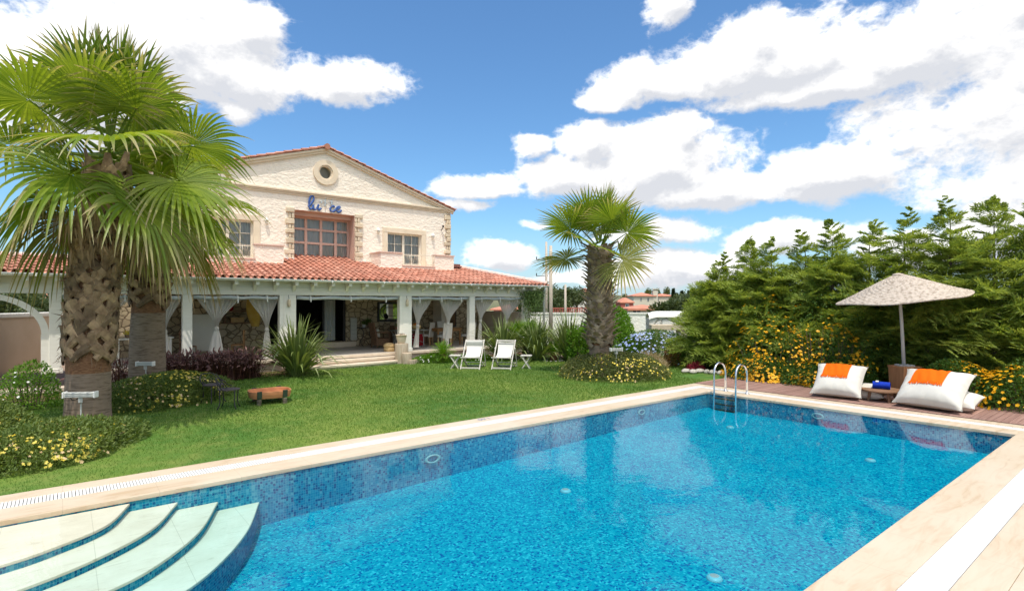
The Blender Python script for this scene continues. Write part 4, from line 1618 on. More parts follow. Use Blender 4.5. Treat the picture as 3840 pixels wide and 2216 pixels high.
leafm('trunk_strand', (.13, .075, .04), (.34, .23, .13), .15)
for pt, (x, y), r, za, zb, n in ((p1, (.36, 12.95), .40, 1.05, 4.6, 900), (p2, (1.62, 16.3), .40, 2.2, 4.5, 500), (p3, (13.05, 11.75), .36, .9, 4.0, 700)):
    g = np.random.default_rng(8)
    z = g.uniform(za, zb, n)
    u = z / zb
    a = g.uniform(0, 6.283, n)
    rr = r * (1 - .2 * u) + g.uniform(0, .09, n)
    ox = (.30 if pt is p1 else .12 if pt is p2 else 0) * u * u
    P = np.stack([x + ox + rr * np.cos(a), y + rr * np.sin(a), z], 1)
    D = np.stack([np.cos(a) * .6, np.sin(a) * .6, g.normal(-.5, .7, n)], 1) + g.normal(0, .35, (n, 3))
    mb = MB()
    leaf_quads(mb, P, D, rand_dir(g, n), g.uniform(.05, .2, n), g.uniform(.006, .02, n), mid=.3)
    mb.build('loose_fibre', 'trunk_strand', pt)


# ------------------------------------------------------------------ conifers of the hedge
leafm('cypress_leaf', (.12, .21, .032), (.48, .56, .12), .48, spec=.25, vscale=1.1)
pm('bark', (.10, .07, .05), .95, c2=(.18, .13, .09), vs_=8, bump=.02, bs=20)


def conifer(loc, H, Rm, seed, label, nb=230, group='conifers of the tall hedge'):
    g = np.random.default_rng(seed)
    t = thing('cypress_tree', loc, label, 'tree', group)
    tb = MB()
    tb.tube([(loc[0], loc[1], -.05), (loc[0] + .02, loc[1], H * .5), (loc[0], loc[1], H * .85)], [.09, .05, .008], 7)
    tb.build('trunk', 'bark', t)
    ntop = 26
    zz = np.concatenate([g.uniform(.01, .72, nb - ntop), np.linspace(.70, .995, ntop) + g.normal(0, .006, ntop)])
    zz = np.clip(zz, .01, 1)
    az_ = np.arange(nb) * 2.39996 + g.normal(0, .3, nb)
    rad = Rm * np.interp(zz, [0, .25, .5, .68, .80, .92, 1], [1.1, 1.28, 1.1, .78, .52, .26, .05]) * np.clip(g.normal(.9, .28, nb), .35, 1.6) + .03
    ln_ = g.normal(0, .12, 2)
    o = np.stack([loc[0] + ln_[0] * zz ** 4, loc[1] + ln_[1] * zz ** 4, zz * H * .97], 1)
    up = .15 + .30 * zz + .75 * np.clip(zz - .6, 0, 1) + g.normal(0, .2, nb)
    d = unit(np.stack([np.cos(az_), np.sin(az_), up], 1))
    side = unit(np.cross(d, np.array([0, 0, 1.0])))
    nrm = np.cross(side, d)
    tw = g.normal(0, .5, nb)[:, None]
    side, nrm = side * np.cos(tw) + nrm * np.sin(tw), nrm * np.cos(tw) - side * np.sin(tw)
    X = lambda v: v[:, None, None, None, None]
    u = np.linspace(.12, 1.0, 10)[None, :, None, None, None, None]
    sd = np.array([-1., 1.])[None, None, :, None, None, None]
    q = np.arange(4)[None, None, None, :, None, None]
    s2 = np.array([-1., 1.])[None, None, None, None, :, None]
    rr = rad[:, None, None, None, None, None]
    d6, s6, n6, o6 = (v[:, None, None, None, None, :] for v in (d, side, nrm, o))
    shp = (nb, 10, 2, 4, 2, 3)
    ln = (.30 * rr ** .5 * (1.10 - u) + .09) * np.clip(rr / .45, .38, 1)
    drp = np.zeros(shp)
    drp[..., 2] = (-.16 * rr * u * u)[..., 0] * np.ones(shp[:-1])
    dd = unit(d6 * .85 + s6 * sd * .8 + g.normal(0, .12, (nb, 10, 2, 1, 1, 3)) + np.zeros(shp))
    P = o6 + d6 * rr * u + drp + dd * ln * q / 4
    D = unit(dd + np.cross(n6 + np.zeros(shp), dd) * s2 * .5 + g.normal(0, .14, shp))
    N = n6 + g.normal(0, .75, shp)
    LL = (ln * .5 + .05 * np.clip(rr / .4, .5, 1) + 0 * q + 0 * s2) * np.ones(shp[:-1] + (1,))
    mb = MB()
    m = nb * 160
    leaf_quads(mb, P.reshape(m, 3), D.reshape(m, 3), N.reshape(m, 3), LL.reshape(m) * g.uniform(.7, 1.3, m), .022, fold=.1, mid=.4)
    mb.build('crown', 'cypress_leaf', t)
    return t


CON = [(10.45, 3.75, .95, 'short conifer at the wall end of the hedge, its tip leaning right'), (9.35, 4.05, .9, 'conifer second from the white wall in the tall hedge'), (8.55, 4.4, .9, 'slim conifer of the hedge behind the ladder handrails'),
       (7.6, 4.2, .95, 'conifer of the hedge above the thickest orange blossom'), (6.75, 4.55, .9, 'pointed conifer of the hedge behind the left floor pillow'), (5.85, 4.6, .95, 'tall conifer of the hedge just left of the wicker parasol'),
       (4.95, 4.35, 1.0, 'conifer of the hedge right behind the wicker parasol'), (4.0, 4.95, 1.05, 'tallest pointed conifer just right of the wicker parasol'), (3.1, 4.75, 1.05, 'conifer of the hedge behind the right floor pillow'),
       (2.2, 4.75, 1.1, 'conifer of the hedge cut by the right border of the picture')]
for k, (yy, H, rm, lab) in enumerate(CON):
    conifer((17.6 + .2 * (k % 2), yy, 0), H + .35 + .25 * math.sin(k * 2.3), rm * (1 + .12 * math.sin(k * 1.7)), 40 + k, lab, nb=200)
for k, yy in enumerate((9.9, 8.9, 8.0, 7.1, 6.2, 5.3, 4.4, 3.4, 2.5)):
    conifer((17.45 + .15 * (k % 2), yy, 0), (2.7, 3.1, 2.6, 3.0, 2.7, 3.1, 2.8, 3.2, 2.9)[k], .8, 80 + k, ('low bushy conifer filling the hedge, nearest the white wall', 'bushy conifer filling the hedge behind the ladder', 'low bushy conifer among the densest orange blossom', 'bushy conifer filling the hedge left of the left floor pillow', 'low bushy conifer behind the left floor pillow',
                                                                        'bushy conifer filling the hedge left of the parasol pole', 'low bushy conifer right behind the parasol pole', 'bushy conifer filling the hedge behind the right floor pillow', 'low bushy conifer filling the hedge at the right border')[k], nb=110, group='low conifers filling the hedge')
conifer((18.1, 11.3, 0), 2.9, .95, 60, 'low bushy conifer leaning over the end of the white wall', nb=170)
conifer((17.4, 1.1, 0), 4.9, 1.1, 61, 'conifer of the hedge beyond the right border', nb=150)


# ------------------------------------------------------------------ shrubs
leafm('shrub_leaf', (.065, .125, .024), (.24, .30, .075), .38)
leafm('bright_leaf', (.07, .20, .012), (.22, .38, .03), .4)
leafm('olive_leaf', (.07, .105, .025), (.22, .24, .08), .35)
leafm('lantana_leaf', (.035, .10, .016), (.15, .27, .035), .35)
leafm('plumbago_leaf', (.05, .13, .02), (.16, .28, .04), .35)
leafm('yellow_petal', (.72, .52, .02), (.80, .68, .16), .25, yell=1.0)
leafm('orange_petal', (.86, .37, .008), (.90, .56, .02), .25, yell=1.0)
leafm('blue_petal', (.34, .43, .80), (.60, .66, .90), .25, yell=1.0)
leafm('faded_petal', (.50, .34, .16), (.66, .50, .28), .2, yell=1.0)
leafm('red_leaf', (.30, .02, .05), (.50, .06, .10), .25)
leafm('white_petal', (.80, .80, .74), (.86, .86, .80), .2, yell=1.0)
leafm('tan_leaf', (.30, .22, .11), (.48, .38, .22), .3)
leafm('russet_leaf', (.17, .07, .02), (.25, .16, .04), .3)


def shrub(loc, rx, ry, h, seed, label, leaf='shrub_leaf', n=9000, L=.055, W=.028, fl=(('yellow_petal', 220, .03),), cat='shrub', name='flowering_shrub', group=None, rot=0.0, lump=.2, depth=.45, stems=True):
    g = np.random.default_rng(seed)
    t = thing(name, loc, label, cat, group)
    P, O = mound(g, n, loc, rx, ry, h, lump, depth, rot)
    mb = MB()
    D = unit(O + g.normal(0, .75, P.shape) + np.array([0, 0, .35]))
    leaf_quads(mb, P, D, O + g.normal(0, .6, P.shape) + np.array([0, 0, .6]), L * g.uniform(.5, 1.6, n), W * g.uniform(.6, 1.4, n))
    mb.build('foliage', leaf, t)
    if stems:
        sb = MB()
        for k in range(26):
            a = g.uniform(0, 6.283)
            q = g.uniform(.3, .85)
            e = Vector((math.cos(a) * rx * q * math.cos(rot) - math.sin(a) * ry * q * math.sin(rot), math.cos(a) * rx * q * math.sin(rot) + math.sin(a) * ry * q * math.cos(rot), h * g.uniform(.45, .8)))
            b0 = Vector((e.x * .55, e.y * .55, 0))
            sb.tube([Vector(loc) + b0, Vector(loc) + b0.lerp(e, .5) + Vector((0, 0, .03)), Vector(loc) + e], [.010, .007, .004], 5)
        sb.build('stem', 'bark', t)
    for mt, cnt, r in fl:
        Pf, Of = mound(g, cnt * 4, loc, rx * 1.03, ry * 1.03, h * 1.05, lump, .06, rot, zmin=.06)
        q = np.sin(Pf[:, 0] * 5.3 + seed) + np.sin(Pf[:, 1] * 6.1 + 2 * seed) + np.sin(Pf[:, 2] * 7 + Pf[:, 0] * 3.7) + g.normal(0, 1.9, len(Pf))
        q = np.argsort(-q)[:cnt]
        Pf, Of = Pf[q], Of[q]
        fb = MB()
        rosettes(fb, g, Pf, Of, r * g.uniform(.6, 1.25, cnt), 5 if mt != 'yellow_petal' else 6)
        fb.build({'yellow_petal': 'blossom', 'orange_petal': 'blossom', 'blue_petal': 'blossom', 'faded_petal': 'faded_blossom'}.get(mt, 'blossom'), mt, t)
    return t


YF = (('yellow_petal', 120, .028), ('faded_petal', 60, .022))
shrub((-.15, 11.0, 0), 1.45, .95, .42, 1, 'low yellow flowered shrub in front of the thick palm trunk', n=15000, fl=(('yellow_petal', 300, .034), ('faded_petal', 150, .026)), rot=R(40))
shrub((-1.45, 12.4, 0), 1.05, 1.1, .85, 2, 'taller dark yellow flowered shrub left of the thick palm trunk', n=13000, fl=(('yellow_petal', 150, .034), ('faded_petal', 90, .026)))
shrub((1.95, 15.15, 0), 1.6, 1.05, .66, 3, 'long yellow flowered shrub at the foot of the second palm', n=17000, fl=(('yellow_petal', 560, .032), ('faded_petal', 200, .026)), rot=R(40))
shrub((13.35, 11.5, 0), 1.75, 1.6, .72, 4, 'round yellow flowered bed around the lone palm trunk', leaf='olive_leaf', n=22000, fl=(('yellow_petal', 460, .032), ('faded_petal', 180, .026)), rot=R(-50), lump=.14)
shrub((-.55, 15.9, 0), .55, .5, 1.0, 5, 'small white flowered shrub beside the path and thick palm', leaf='bright_leaf', n=3000, fl=(('white_petal', 40, .03),))
shrub((-2.2, 13.9, 0), .8, .7, .75, 55, 'reddish green shrub cut by the left border', leaf='russet_leaf', n=4000, fl=(('red_leaf', 50, .02),))
shrub((16.9, 14.6, 0), 1.15, 1.1, 2.15, 6, 'tall bright green shrub just right of the lone palm trunk', leaf='bright_leaf', n=15000, L=.085, W=.045, fl=(), lump=.3, name='green_shrub')
shrub((15.6, 14.9, 0), .7, .7, 1.75, 66, 'bright green shrub peeping out left of the lone palm trunk', leaf='bright_leaf', n=5000, L=.085, W=.045, fl=(), lump=.3, name='green_shrub')
shrub((17.75, 13.2, 0), 1.75, .95, 1.25, 7, 'blue flowered shrub spreading in front of the white wall', leaf='plumbago_leaf', n=15000, fl=(('blue_petal', 620, .055),), rot=R(-39), lump=.28)
shrub((17.3, 11.95, 0), .5, .42, .75, 8, 'russet shrub between the blue flowers and the hedge', leaf='russet_leaf', n=2500, fl=(), name='green_shrub')
shrub((17.9, 11.6, 0), .9, .7, .8, 88, 'dark leafy shrub at the foot of the low conifer', leaf='plumbago_leaf', n=5000, fl=(('blue_petal', 22, .045),), name='green_shrub')
shrub((16.75, 10.75, 0), .34, .3, .26, 9, 'small crimson leaved plant near the row of white stones', leaf='red_leaf', n=900, fl=(), name='bedding_plant', cat='plant', stems=False)
shrub((15.2, 11.6, 0), .75, .6, .55, 10, 'tan seed headed grass clump beside the round flower bed', leaf='tan_leaf', n=3500, L=.16, W=.010, fl=(), name='grass_clump', cat='plant', stems=False)
# orange blossom along the deck: low skirts and climbers against the hedge
LAN = [((16.15, 8.2, 0), .7, 1.0, .72, 380, 'low orange flowered shrub behind the ladder handrails'), ((16.15, 6.6, 0), .6, .95, .66, 330, 'low orange flowered shrub left of the left floor pillow'),
       ((16.0, 5.65, 0), .45, .6, .85, 150, 'thin orange flowered shrub behind the left floor pillow'), ((16.15, 3.5, 0), .5, .75, .95, 130, 'thin orange flowered shrub behind the right floor pillow'),
       ((16.0, 2.2, 0), .65, 1.0, .82, 260, 'orange flowered shrub spilling onto the deck at the right border')]
for k, (l, rx, ry, h, nf, lab) in enumerate(LAN):
    shrub(l, rx, ry, h, 70 + k, lab, 'lantana_leaf', 5200, .055, .032, (('orange_petal', int(nf * 2.0), .045),), group='orange flowered shrubs along the deck', lump=.25)
CL = [((16.25, 7.8, 0), .5, 1.45, 1.6, 280, 'tall orange flowered climber in the hedge behind the ladder'), ((16.1, 6.0, 0), .5, .8, 1.65, 140, 'orange flowered climber in the hedge left of the parasol pole'), ((16.25, 6.6, 0), .4, 1.5, 2.2, 70, 'sparse high orange flowered climber under the parasol rim')]
for k, (l, rx, ry, h, nf, lab) in enumerate(CL):
    shrub(l, rx, ry, h, 80 + k, lab, 'lantana_leaf', 1700, .055, .032, (('orange_petal', int(nf * 1.25), .044),), group='orange flowered climbers', lump=.6, depth=.6)
shrub((11.0, 18.35, 0), .85, .3, .32, 90, 'white flowered ground plants behind the log edging', 'bright_leaf', 3200, .07, .028, (('white_petal', 34, .03),), name='bedding_plant', cat='plant', rot=R(-25), stems=False)
shrub((12.6, 18.0, 0), .8, .3, .28, 91, 'white flowered ground plants left of the deck chairs, nearest the floor edge', 'bright_leaf', 2600, .07, .028, (('white_petal', 26, .03),), name='bedding_plant', cat='plant', rot=R(-25), stems=False)

# sword leaved clumps
leafm('sword_leaf', (.07, .115, .030), (.30, .36, .11), .22, spec=.6, rough=.35)


def swords(loc, n, L, seed, label, w=.06, name='flax_plant', mat='sword_leaf', erect=.75, group='sword leaved plants'):
    g = np.random.default_rng(seed)
    t = thing(name, loc, label, 'plant', group)
    mb = MB()
    for k in range(n):
        az_ = k * 2.39996 + g.normal(0, .2)
        e = math.radians(np.clip(g.normal(64, 17), 18, 88))
        ln = L * g.uniform(.7, 1.12)
        d = np.array([math.cos(az_) * math.cos(e), math.sin(az_) * math.cos(e), math.sin(e)])
        p = np.array(loc) + np.array([math.cos(az_), math.sin(az_), 0]) * g.uniform(0, .22) + np.array([0, 0, .0])
        side = unit(np.cross(d, [0, 0, 1]))
        rows = []
        brk = g.random() < .42
        for j in range(9):
            u = j / 8
            ww = w * g.uniform(.95, 1.05) * min(1, .5 + u * 2.2) * (1 - max(0, u - .45) / .56) ** .8 + .001
            nrm = np.cross(side, d)
            rows.append([p + side * ww / 2 + nrm * ww * .18, p, p - side * ww / 2 + nrm * ww * .18])
            p = p + d * ln / 8
            bend = .10 * (1.15 - erect) * (1 + 3 * u) * (1.1 - math.sin(e) * .75) * 2.2
            if brk and .5 < u < .7:
                bend += .75
            d = unit(d + np.array([0, 0, -bend]))
            if p[2] < .02:
                p[2] = .02
        mb.grid(rows)
    mb.build('leaves', mat, t)
    return t


swords((5.7, 17.75, 0), 220, 1.8, 1, 'big sword leaved plant left of the entrance steps', w=.09, erect=.6)
swords((13.75, 17.55, 0), 190, 1.8, 2, 'sword leaved plant right behind the deck chairs', w=.075, erect=.55)
swords((14.75, 16.6, 0), 180, 1.7, 3, 'drooping sword leaved plant right of the deck chairs', w=.075, erect=.5)
swords((15.6, 15.65, 0), 150, 2.0, 4, 'dark upright sword leaved plant left of the lone palm', w=.075, erect=.85)


def fan_clump(loc, label, n, pet, r, seed):
    g = np.random.default_rng(seed)
    t = thing('dwarf_palm', loc, label, 'plant')
    mb = MB()
    mb.tip = []
    for k in range(n):
        el = math.radians(75 - 65 * k / n)
        a = k * 2.39996
        fan_leaf(mb, np.array(loc) + np.array([0, 0, .5]), (math.cos(a) * math.cos(el), math.sin(a) * math.cos(el), math.sin(el)), pet, r, g, .1, .2, 30, 110, cup=.15, tipdroop=.1)
    mb.build('crown', 'bright_fan', t)
    m2 = MB()
    m2.tube([(loc[0], loc[1], 0), (loc[0], loc[1], .6)], [.12, .09], 8)
    m2.build('trunk', 'bark', t)


leafm('bright_fan', (.06, .16, .012), (.20, .36, .03), .4, tip=(.3, .4, .08))
fan_clump((15.2, 17.9, 0), 'bright green dwarf fan palm rising over the sword leaves', 26, .65, .62, 4)


def cycad(loc, label, n, L, seed):
    g = np.random.default_rng(seed)
    t = thing('cycad', loc, label, 'plant', 'small cycads on the lawn')
    m2 = MB()
    m2.lathe([(.12, 0), (.15, .1), (.14, .26), (.07, .34)], loc, 14)
    m2.build('trunk', 'trunk_fibre', t)
    P, D, N, LL = [], [], [], []
    for k in range(n):
        el = math.radians(80 - 85 * (k / n) ** .8)
        a = k * 2.39996
        d = np.array([math.cos(a) * math.cos(el), math.sin(a) * math.cos(el), math.sin(el)])
        side = unit(np.cross(d, [0, 0, 1.0]))
        p = np.array(loc) + np.array([0, 0, .32])
        m = 22
        for j in range(m):
            p = p + d * L / m
            d = unit(d + np.array([0, 0, -.035]))
            nn = np.cross(side, d)
            for sd in (-1, 1):
                P.append(p)
                D.append(unit(d * .75 + side * sd + nn * .35))
                N.append(nn)
                LL.append(.16 * math.sin(math.pi * (.12 + .86 * j / m)) + .03)
    mb = MB()
    leaf_quads(mb, np.array(P), np.array(D), np.array(N), LL, .016, mid=.5)
    mb.build('crown', 'bright_leaf', t)


cycad(tuple(at(1091, 893, z=0)), 'small cycad beside the log edging left of the deck chairs', 34, .55, 1)
cycad(tuple(at(1364, 889, z=0)), 'small cycad ringed with white pebbles right of the deck chairs', 28, .5, 2)

# purple fountain grass
leafm('plume', (.13, .055, .055), (.42, .24, .22), .3, vscale=2)
leafm('purple_blade', (.05, .022, .02), (.16, .07, .05), .25)


def fountain(loc, rx, ry, n, seed, label):
    g = np.random.default_rng(seed)
    t = thing('fountain_grass', loc, label, 'plant', 'purple fountain grass')
    mb, pb = MB(), MB()
    for k in range(n):
        a, q = g.uniform(0, 6.283), math.sqrt(g.random())
        p = np.array(loc) + np.array([math.cos(a) * rx * q, math.sin(a) * ry * q, 0])
        az_ = g.uniform(0, 6.283)
        e = math.radians(g.uniform(50, 86))
        d = np.array([math.cos(az_) * math.cos(e), math.sin(az_) * math.cos(e), math.sin(e)])
        side = unit(np.cross(d, [0, 0, 1]))
        L = g.uniform(.6, .98)
        rows = []
        for j in range(7):
            ww = .014 * (1 - j / 7) + .002
            rows.append([p + side * ww, p - side * ww])
            p = p + d * L / 6
            d = unit(d + np.array([0, 0, -.13]))
        (mb if k % 2 else mb).grid(rows)
        if k % 2 == 0:
            c = []
            q_ = rows[-2][0]
            d2 = d.copy()
            for j in range(6):
                c.append(q_.copy())
                q_ = q_ + d2 * .04
                d2 = unit(d2 + np.array([0, 0, -.16]))
            pb.tube(c, [.006, .018, .022, .020, .014, .004], 5)
    mb.build('blades', 'purple_blade', t)
    pb.build('plumes', 'plume', t)


fountain((2.9, 18.6, 0), .8, .5, 520, 1, 'purple fountain grass right of the second palm trunk')
fountain((4.05, 18.3, 0), .75, .5, 520, 2, 'purple fountain grass left of the big sword leaved plant')
fountain((1.0, 18.4, 0), .5, .35, 150, 3, 'purple fountain grass between the two near palm trunks')

# vine on the end post
g = np.random.default_rng(9)
vt = thing('climbing_vine', (16.7, 19.2, 2.9), 'dark climbing vine hanging from the last white post of the verandah', 'vine')
n = 2600
P = np.stack([g.normal(16.75, .32, n), g.normal(19.15, .1, n), 2.85 - np.abs(g.normal(0, .55, n))], 1)
mb = MB()
leaf_quads(mb, P, np.stack([g.normal(0, .5, n), g.normal(-.3, .4, n), -np.ones(n)], 1), np.stack([g.normal(0, .5, n), -np.ones(n), g.normal(.3, .5, n)], 1), g.uniform(.05, .09, n), .04)
mb.build('foliage', 'vine_leaf', vt)
sb = MB()
for k in range(5):
    sb.tube([(16.45 + .12 * k, 19.2, 0), (16.5 + .1 * k, 19.22, 1.2), (16.55 + .1 * k, 19.15, 2.6)], [.02, .015, .008], 5)
sb.build('stem', 'bark', vt)


# ------------------------------------------------------------------ things by the pool
pm('canvas', (.64, .61, .54), .9, var=.05, vs_=5, bump=.004, bs=60, spec=.1)
pm('canvas_seam', (.46, .43, .37), .9)
pm('orange_cloth', (.83, .135, .006), .85, var=.08, vs_=8, bump=.006, bs=90, spec=.1)
pm('blue_towel', (.018, .05, .40), .95, var=.15, vs_=30, bump=.01, bs=120, spec=.05)
pm('white_cloth', (.78, .76, .72), .9, var=.04, vs_=8, bump=.004, bs=80, spec=.1)
pm('table_wood', (.20, .105, .055), .6, c2=(.30, .17, .095), vs_=4, stretch=(1, 8, 8))
pm('box_wood', (.40, .16, .062), .6, c2=(.56, .26, .11), vs_=3, stretch=(7, 7, .8), bump=.006, bs=20)
pm('pole_wood', (.50, .46, .42), .8, c2=(.64, .60, .56), vs_=5, stretch=(9, 9, 1))
pm('steel', (.80, .80, .81), .14, var=.02, metal=1.0)
pm('pebble', (.40, .37, .32), .85, c2=(.52, .49, .43), vs_=9, island=.12)


def wick(t, co, col):
    s = t.n('ShaderNodeSeparateXYZ', i={0: co})
    n = t.noise(t.vmath('MULTIPLY', co, (5, 5, 2)), 3, 5)
    return t.mix(t.smooth(n, .3, .6), (.33, .265, .205), (.56, .475, .39))


pm('wicker', (.4, .35, .3), .9, extra=wick, bump=.01, bs=60, spec=.15, island=.14)
pm('brown_wicker', (.15, .08, .045), .8, c2=(.27, .16, .09), vs_=14, bump=.01, bs=50)

# ladder with two stainless handrails
ld = thing('pool_ladder', (13.1, 7.38, 0), 'stainless pool ladder with two hooped handrails in the far corner', 'ladder')
for yy in (7.68, 7.10):
    pts = [(12.80, yy, -.62), (12.80, yy, .0), (12.80, yy, .50)]
    for k in range(9):
        th = math.pi - math.pi * k / 8
        pts.append((13.07 + .27 * math.cos(th), yy, .52 + .25 * math.sin(th)))
    pts += [(13.34, yy, .45), (13.34, yy, .015)]
    mb = MB()
    mb.tube(pts, .026, 12)
    r_ = mb.build('handrail', 'steel', ld, smooth=True)
    m2 = MB()
    m2.lathe([(.03, .035), (.055, .025), (.06, .013)], (13.34, yy, 0), 16)
    m2.build('collar', 'steel', r_, smooth=True)
for zz in (-.10, -.24, -.38):
    mb = MB()
    mb.box(12.76, 12.84, 7.13, 7.65, zz - .015, zz + .012)
    mb.build('tread', 'dark_iron', ld, bevel=.005)


def pillow_mesh(w, h, th, g, corner=1.0, n=26):
    """A stuffed square sack in its own plane (x across, y up), pinched corners, soft creases."""
    u, v = np.meshgrid(np.linspace(-1, 1, n), np.linspace(-1, 1, n), indexing='ij')
    e = (1 - np.abs(u) ** 2.6) * (1 - np.abs(v) ** 2.6)
    prof = np.clip(e, 0, 1) ** .45
    pin = 1 - .09 * (1 - np.abs(v) ** 3) * np.abs(u) ** 2
    pin2 = 1 - .09 * (1 - np.abs(u) ** 3) * np.abs(v) ** 2
    x, y = u * w / 2 * pin, v * h / 2 * pin2
    a = np.arctan2(v, u)
    edge = np.maximum(np.abs(u), np.abs(v))
    cre = .018 * np.sin(a * 17 + g.uniform(0, 6) + 2 * np.sin(a * 5)) * np.clip(edge - .45, 0, 1) * (1 - edge ** 6) * 2
    cre += .015 * np.sin(u * 5 + v * 3 + g.uniform(0, 6)) * (1 - edge)
    return np.stack([x, y, th / 2 * prof + cre], -1), np.stack([x, y, -th / 2 * prof], -1)


def place(Pm, o, ax, ay, az):
    return np.array(o) + Pm[..., :1] * np.array(ax) + Pm[..., 1:2] * np.array(ay) + Pm[..., 2:3] * np.array(az)


def floor_pillow(BL, BR, label, seed, h=1.15, lean=36, th=.52, small=None):
    g = np.random.default_rng(seed)
    BL, BR = Vector(BL), Vector(BR)
    ax = (BR - BL)
    w = ax.length
    ax.normalize()
    back = Vector((-ax.y, ax.x, 0))
    if back.x < 0:
        back = -back
    ay = back * math.cos(R(lean)) + Vector((0, 0, 1)) * math.sin(R(lean))
    az = ax.cross(ay)
    if az.z < 0:
        az = -az
    mid = (BL + BR) / 2
    o = mid + ay * (h / 2) + az * (th * .10) + Vector((0, 0, .05))
    t = thing('floor_pillow', mid, label, 'pillow', 'canvas floor pillows')
    top, bot = pillow_mesh(w, h, th, g)
    mb = MB()
    mb.grid(place(top, o, ax, ay, az))
    mb.grid(place(bot, o, ax, ay, az)[::-1])
    mb.build('cover', 'canvas', t, smooth=True)
    rim = np.concatenate([top[:, 0], top[-1, :], top[::-1, -1], top[0, ::-1]])
    pb_ = MB()
    pb_.tube([Vector(p) for p in place(rim, o, ax, ay, az)], .009, 5, cap=False)
    pb_.build('piping', 'canvas_seam', t, smooth=True)
    return o, ax, ay, az, w, h, th, top


def throw(info, u0, u1, v0, label, over=.30):
    """Cloth laid over the upper half of a pillow, with a fringe of cords."""
    o, ax, ay, az, w, h, th, top = info
    n = top.shape[0]
    t = thing('orange_throw', Vector(o), label, 'throw', 'orange throws')
    rows = []

    def surf(u, v):
        fi, fj = (u + 1) / 2 * (n - 1), (v + 1) / 2 * (n - 1)
        i, j = min(int(fi), n - 2), min(int(fj), n - 2)
        a, b = fi - i, fj - j
        return top[i, j] * (1 - a) * (1 - b) + top[i + 1, j] * a * (1 - b) + top[i, j + 1] * (1 - a) * b + top[i + 1, j + 1] * a * b
    g = np.random.default_rng(5)
    for v in np.linspace(v0, .93, 16):
        row = []
        for u in np.linspace(u0, u1, 22):
            p = surf(u + .04 * (v - .5), v) + np.array([0, 0, .014 + .006 * math.sin(u * 22 + v * 6)])
            row.append(p)
        rows.append(row)
    for q in (.05, .14):                              # hangs over the top edge
        row = []
        for u in np.linspace(u0, u1, 22):
            p = surf(u + .02, .93) * np.array([1, 1, 1]) + np.array([0, q * .7, -q * 1.3])
            row.append(p)
        rows.append(row)
    mb = MB()
    mb.grid(place(np.array(rows), o, ax, ay, az))
    mb.build('cloth', 'orange_cloth', t, smooth=True)
    fr = MB()
    for k in range(64):
        u = u0 + (u1 - u0) * (k + .5) / 64
        c = []
        du = g.normal(0, .02)
        for q in range(4):
            c.append(surf(u + .04 * (v0 - .5) + du * q, v0 - .055 * q * g.uniform(.8, 1.2)) + np.array([0, 0, .016]))
        fr.tube([Vector(p) for p in place(np.array(c), o, ax, ay, az)], [.008, .009, .008, .003], 4)
    fr.build('fringe', 'orange_cloth', t)


i1 = floor_pillow((14.16, 5.93, .02), (14.30, 4.86, .02), 'left canvas floor pillow leaning by the pool end under the parasol rim', 1, h=.98, lean=42, th=.46)
throw(i1, -.60, .45, -.08, 'orange fringed throw over the floor pillow left of the low table')
i2 = floor_pillow((14.30, 4.24, .02), (14.16, 2.98, .02), 'right canvas floor pillow nearest the far corner of the pool', 2, h=1.02, lean=42, th=.5)
throw(i2, -.58, .40, -.05, 'orange fringed throw over the floor pillow right of the low table')


def back_pillow(c, w, d, th, rz, label, mat='canvas'):
    g = np.random.default_rng(7)
    t = thing('back_pillow', c, label, 'pillow', 'pillows behind the floor pillows')
    top, bot = pillow_mesh(w, d, th, g)
    mb = MB()
    ax, ay = (math.cos(rz), math.sin(rz), 0), (-math.sin(rz) * .97, math.cos(rz) * .97, .2)
    az = np.cross(ax, ay)
    mb.grid(place(top, (c[0], c[1], c[2] + th / 2), ax, ay, az))
    mb.grid(place(bot, (c[0], c[1], c[2] + th / 2), ax, ay, az)[::-1])
    mb.build('cover', mat, t, smooth=True)


back_pillow((14.95, 5.02, .04), .95, .7, .3, R(-85), 'plump pillow lying behind the left floor pillow')
back_pillow((14.82, 3.30, .04), .95, .8, .36, R(-92), 'plump pillow propping up the right floor pillow')

lt = thing('low_table', (14.85, 4.62, .02), 'low round wooden table between the two floor pillows', 'table')
mb = MB()
mb.lathe([(.0, .225), (.40, .225), (.43, .24), (.43, .265), (.40, .275), (0, .275)], (14.85, 4.62, .02), 28)
mb.build('tabletop', 'table_wood', lt)
for k in range(4):
    a = math.pi / 4 + k * math.pi / 2
    m2 = MB()
    m2.tube([(14.85 + .30 * math.cos(a), 4.62 + .30 * math.sin(a), .02), (14.85 + .26 * math.cos(a), 4.62 + .26 * math.sin(a), .25)], [.028, .034], 8)
    m2.build('leg', 'table_wood', lt)
tw = thing('rolled_towel', (14.82, 4.62, .295), 'rolled blue towel with a white woven mark on the low table', 'towel')
ax = Vector((.2, -.98, 0)).normalized()
mb = MB()
rows = []
for k in range(60):                                   # a spiral roll
    th_ = k * .42
    rr = .020 + .0024 * k / 1.2
    row = []
    for v in np.linspace(-.17, .17, 8):
        p = Vector((14.82, 4.62, .385)) + ax * (v + .004 * math.sin(th_ * 3)) + Vector((ax.y, -ax.x, 0)) * (rr * .68 * math.cos(th_)) + Vector((0, 0, 1)) * (rr * .66 * math.sin(th_))
        row.append(p)
    rows.append(row)
mb.grid(rows)
mb.build('roll', 'blue_towel', tw, smooth=True)
mb = MB()
rows = []
for a_ in np.linspace(.9, 2.5, 10):
    rows.append([Vector((14.82, 4.62, .385)) + ax * v + Vector((ax.y, -ax.x, 0)) * (.099 * math.cos(a_)) + Vector((0, 0, 1)) * (.096 * math.sin(a_)) for v in (-.11, -.05)])
mb.grid(rows)
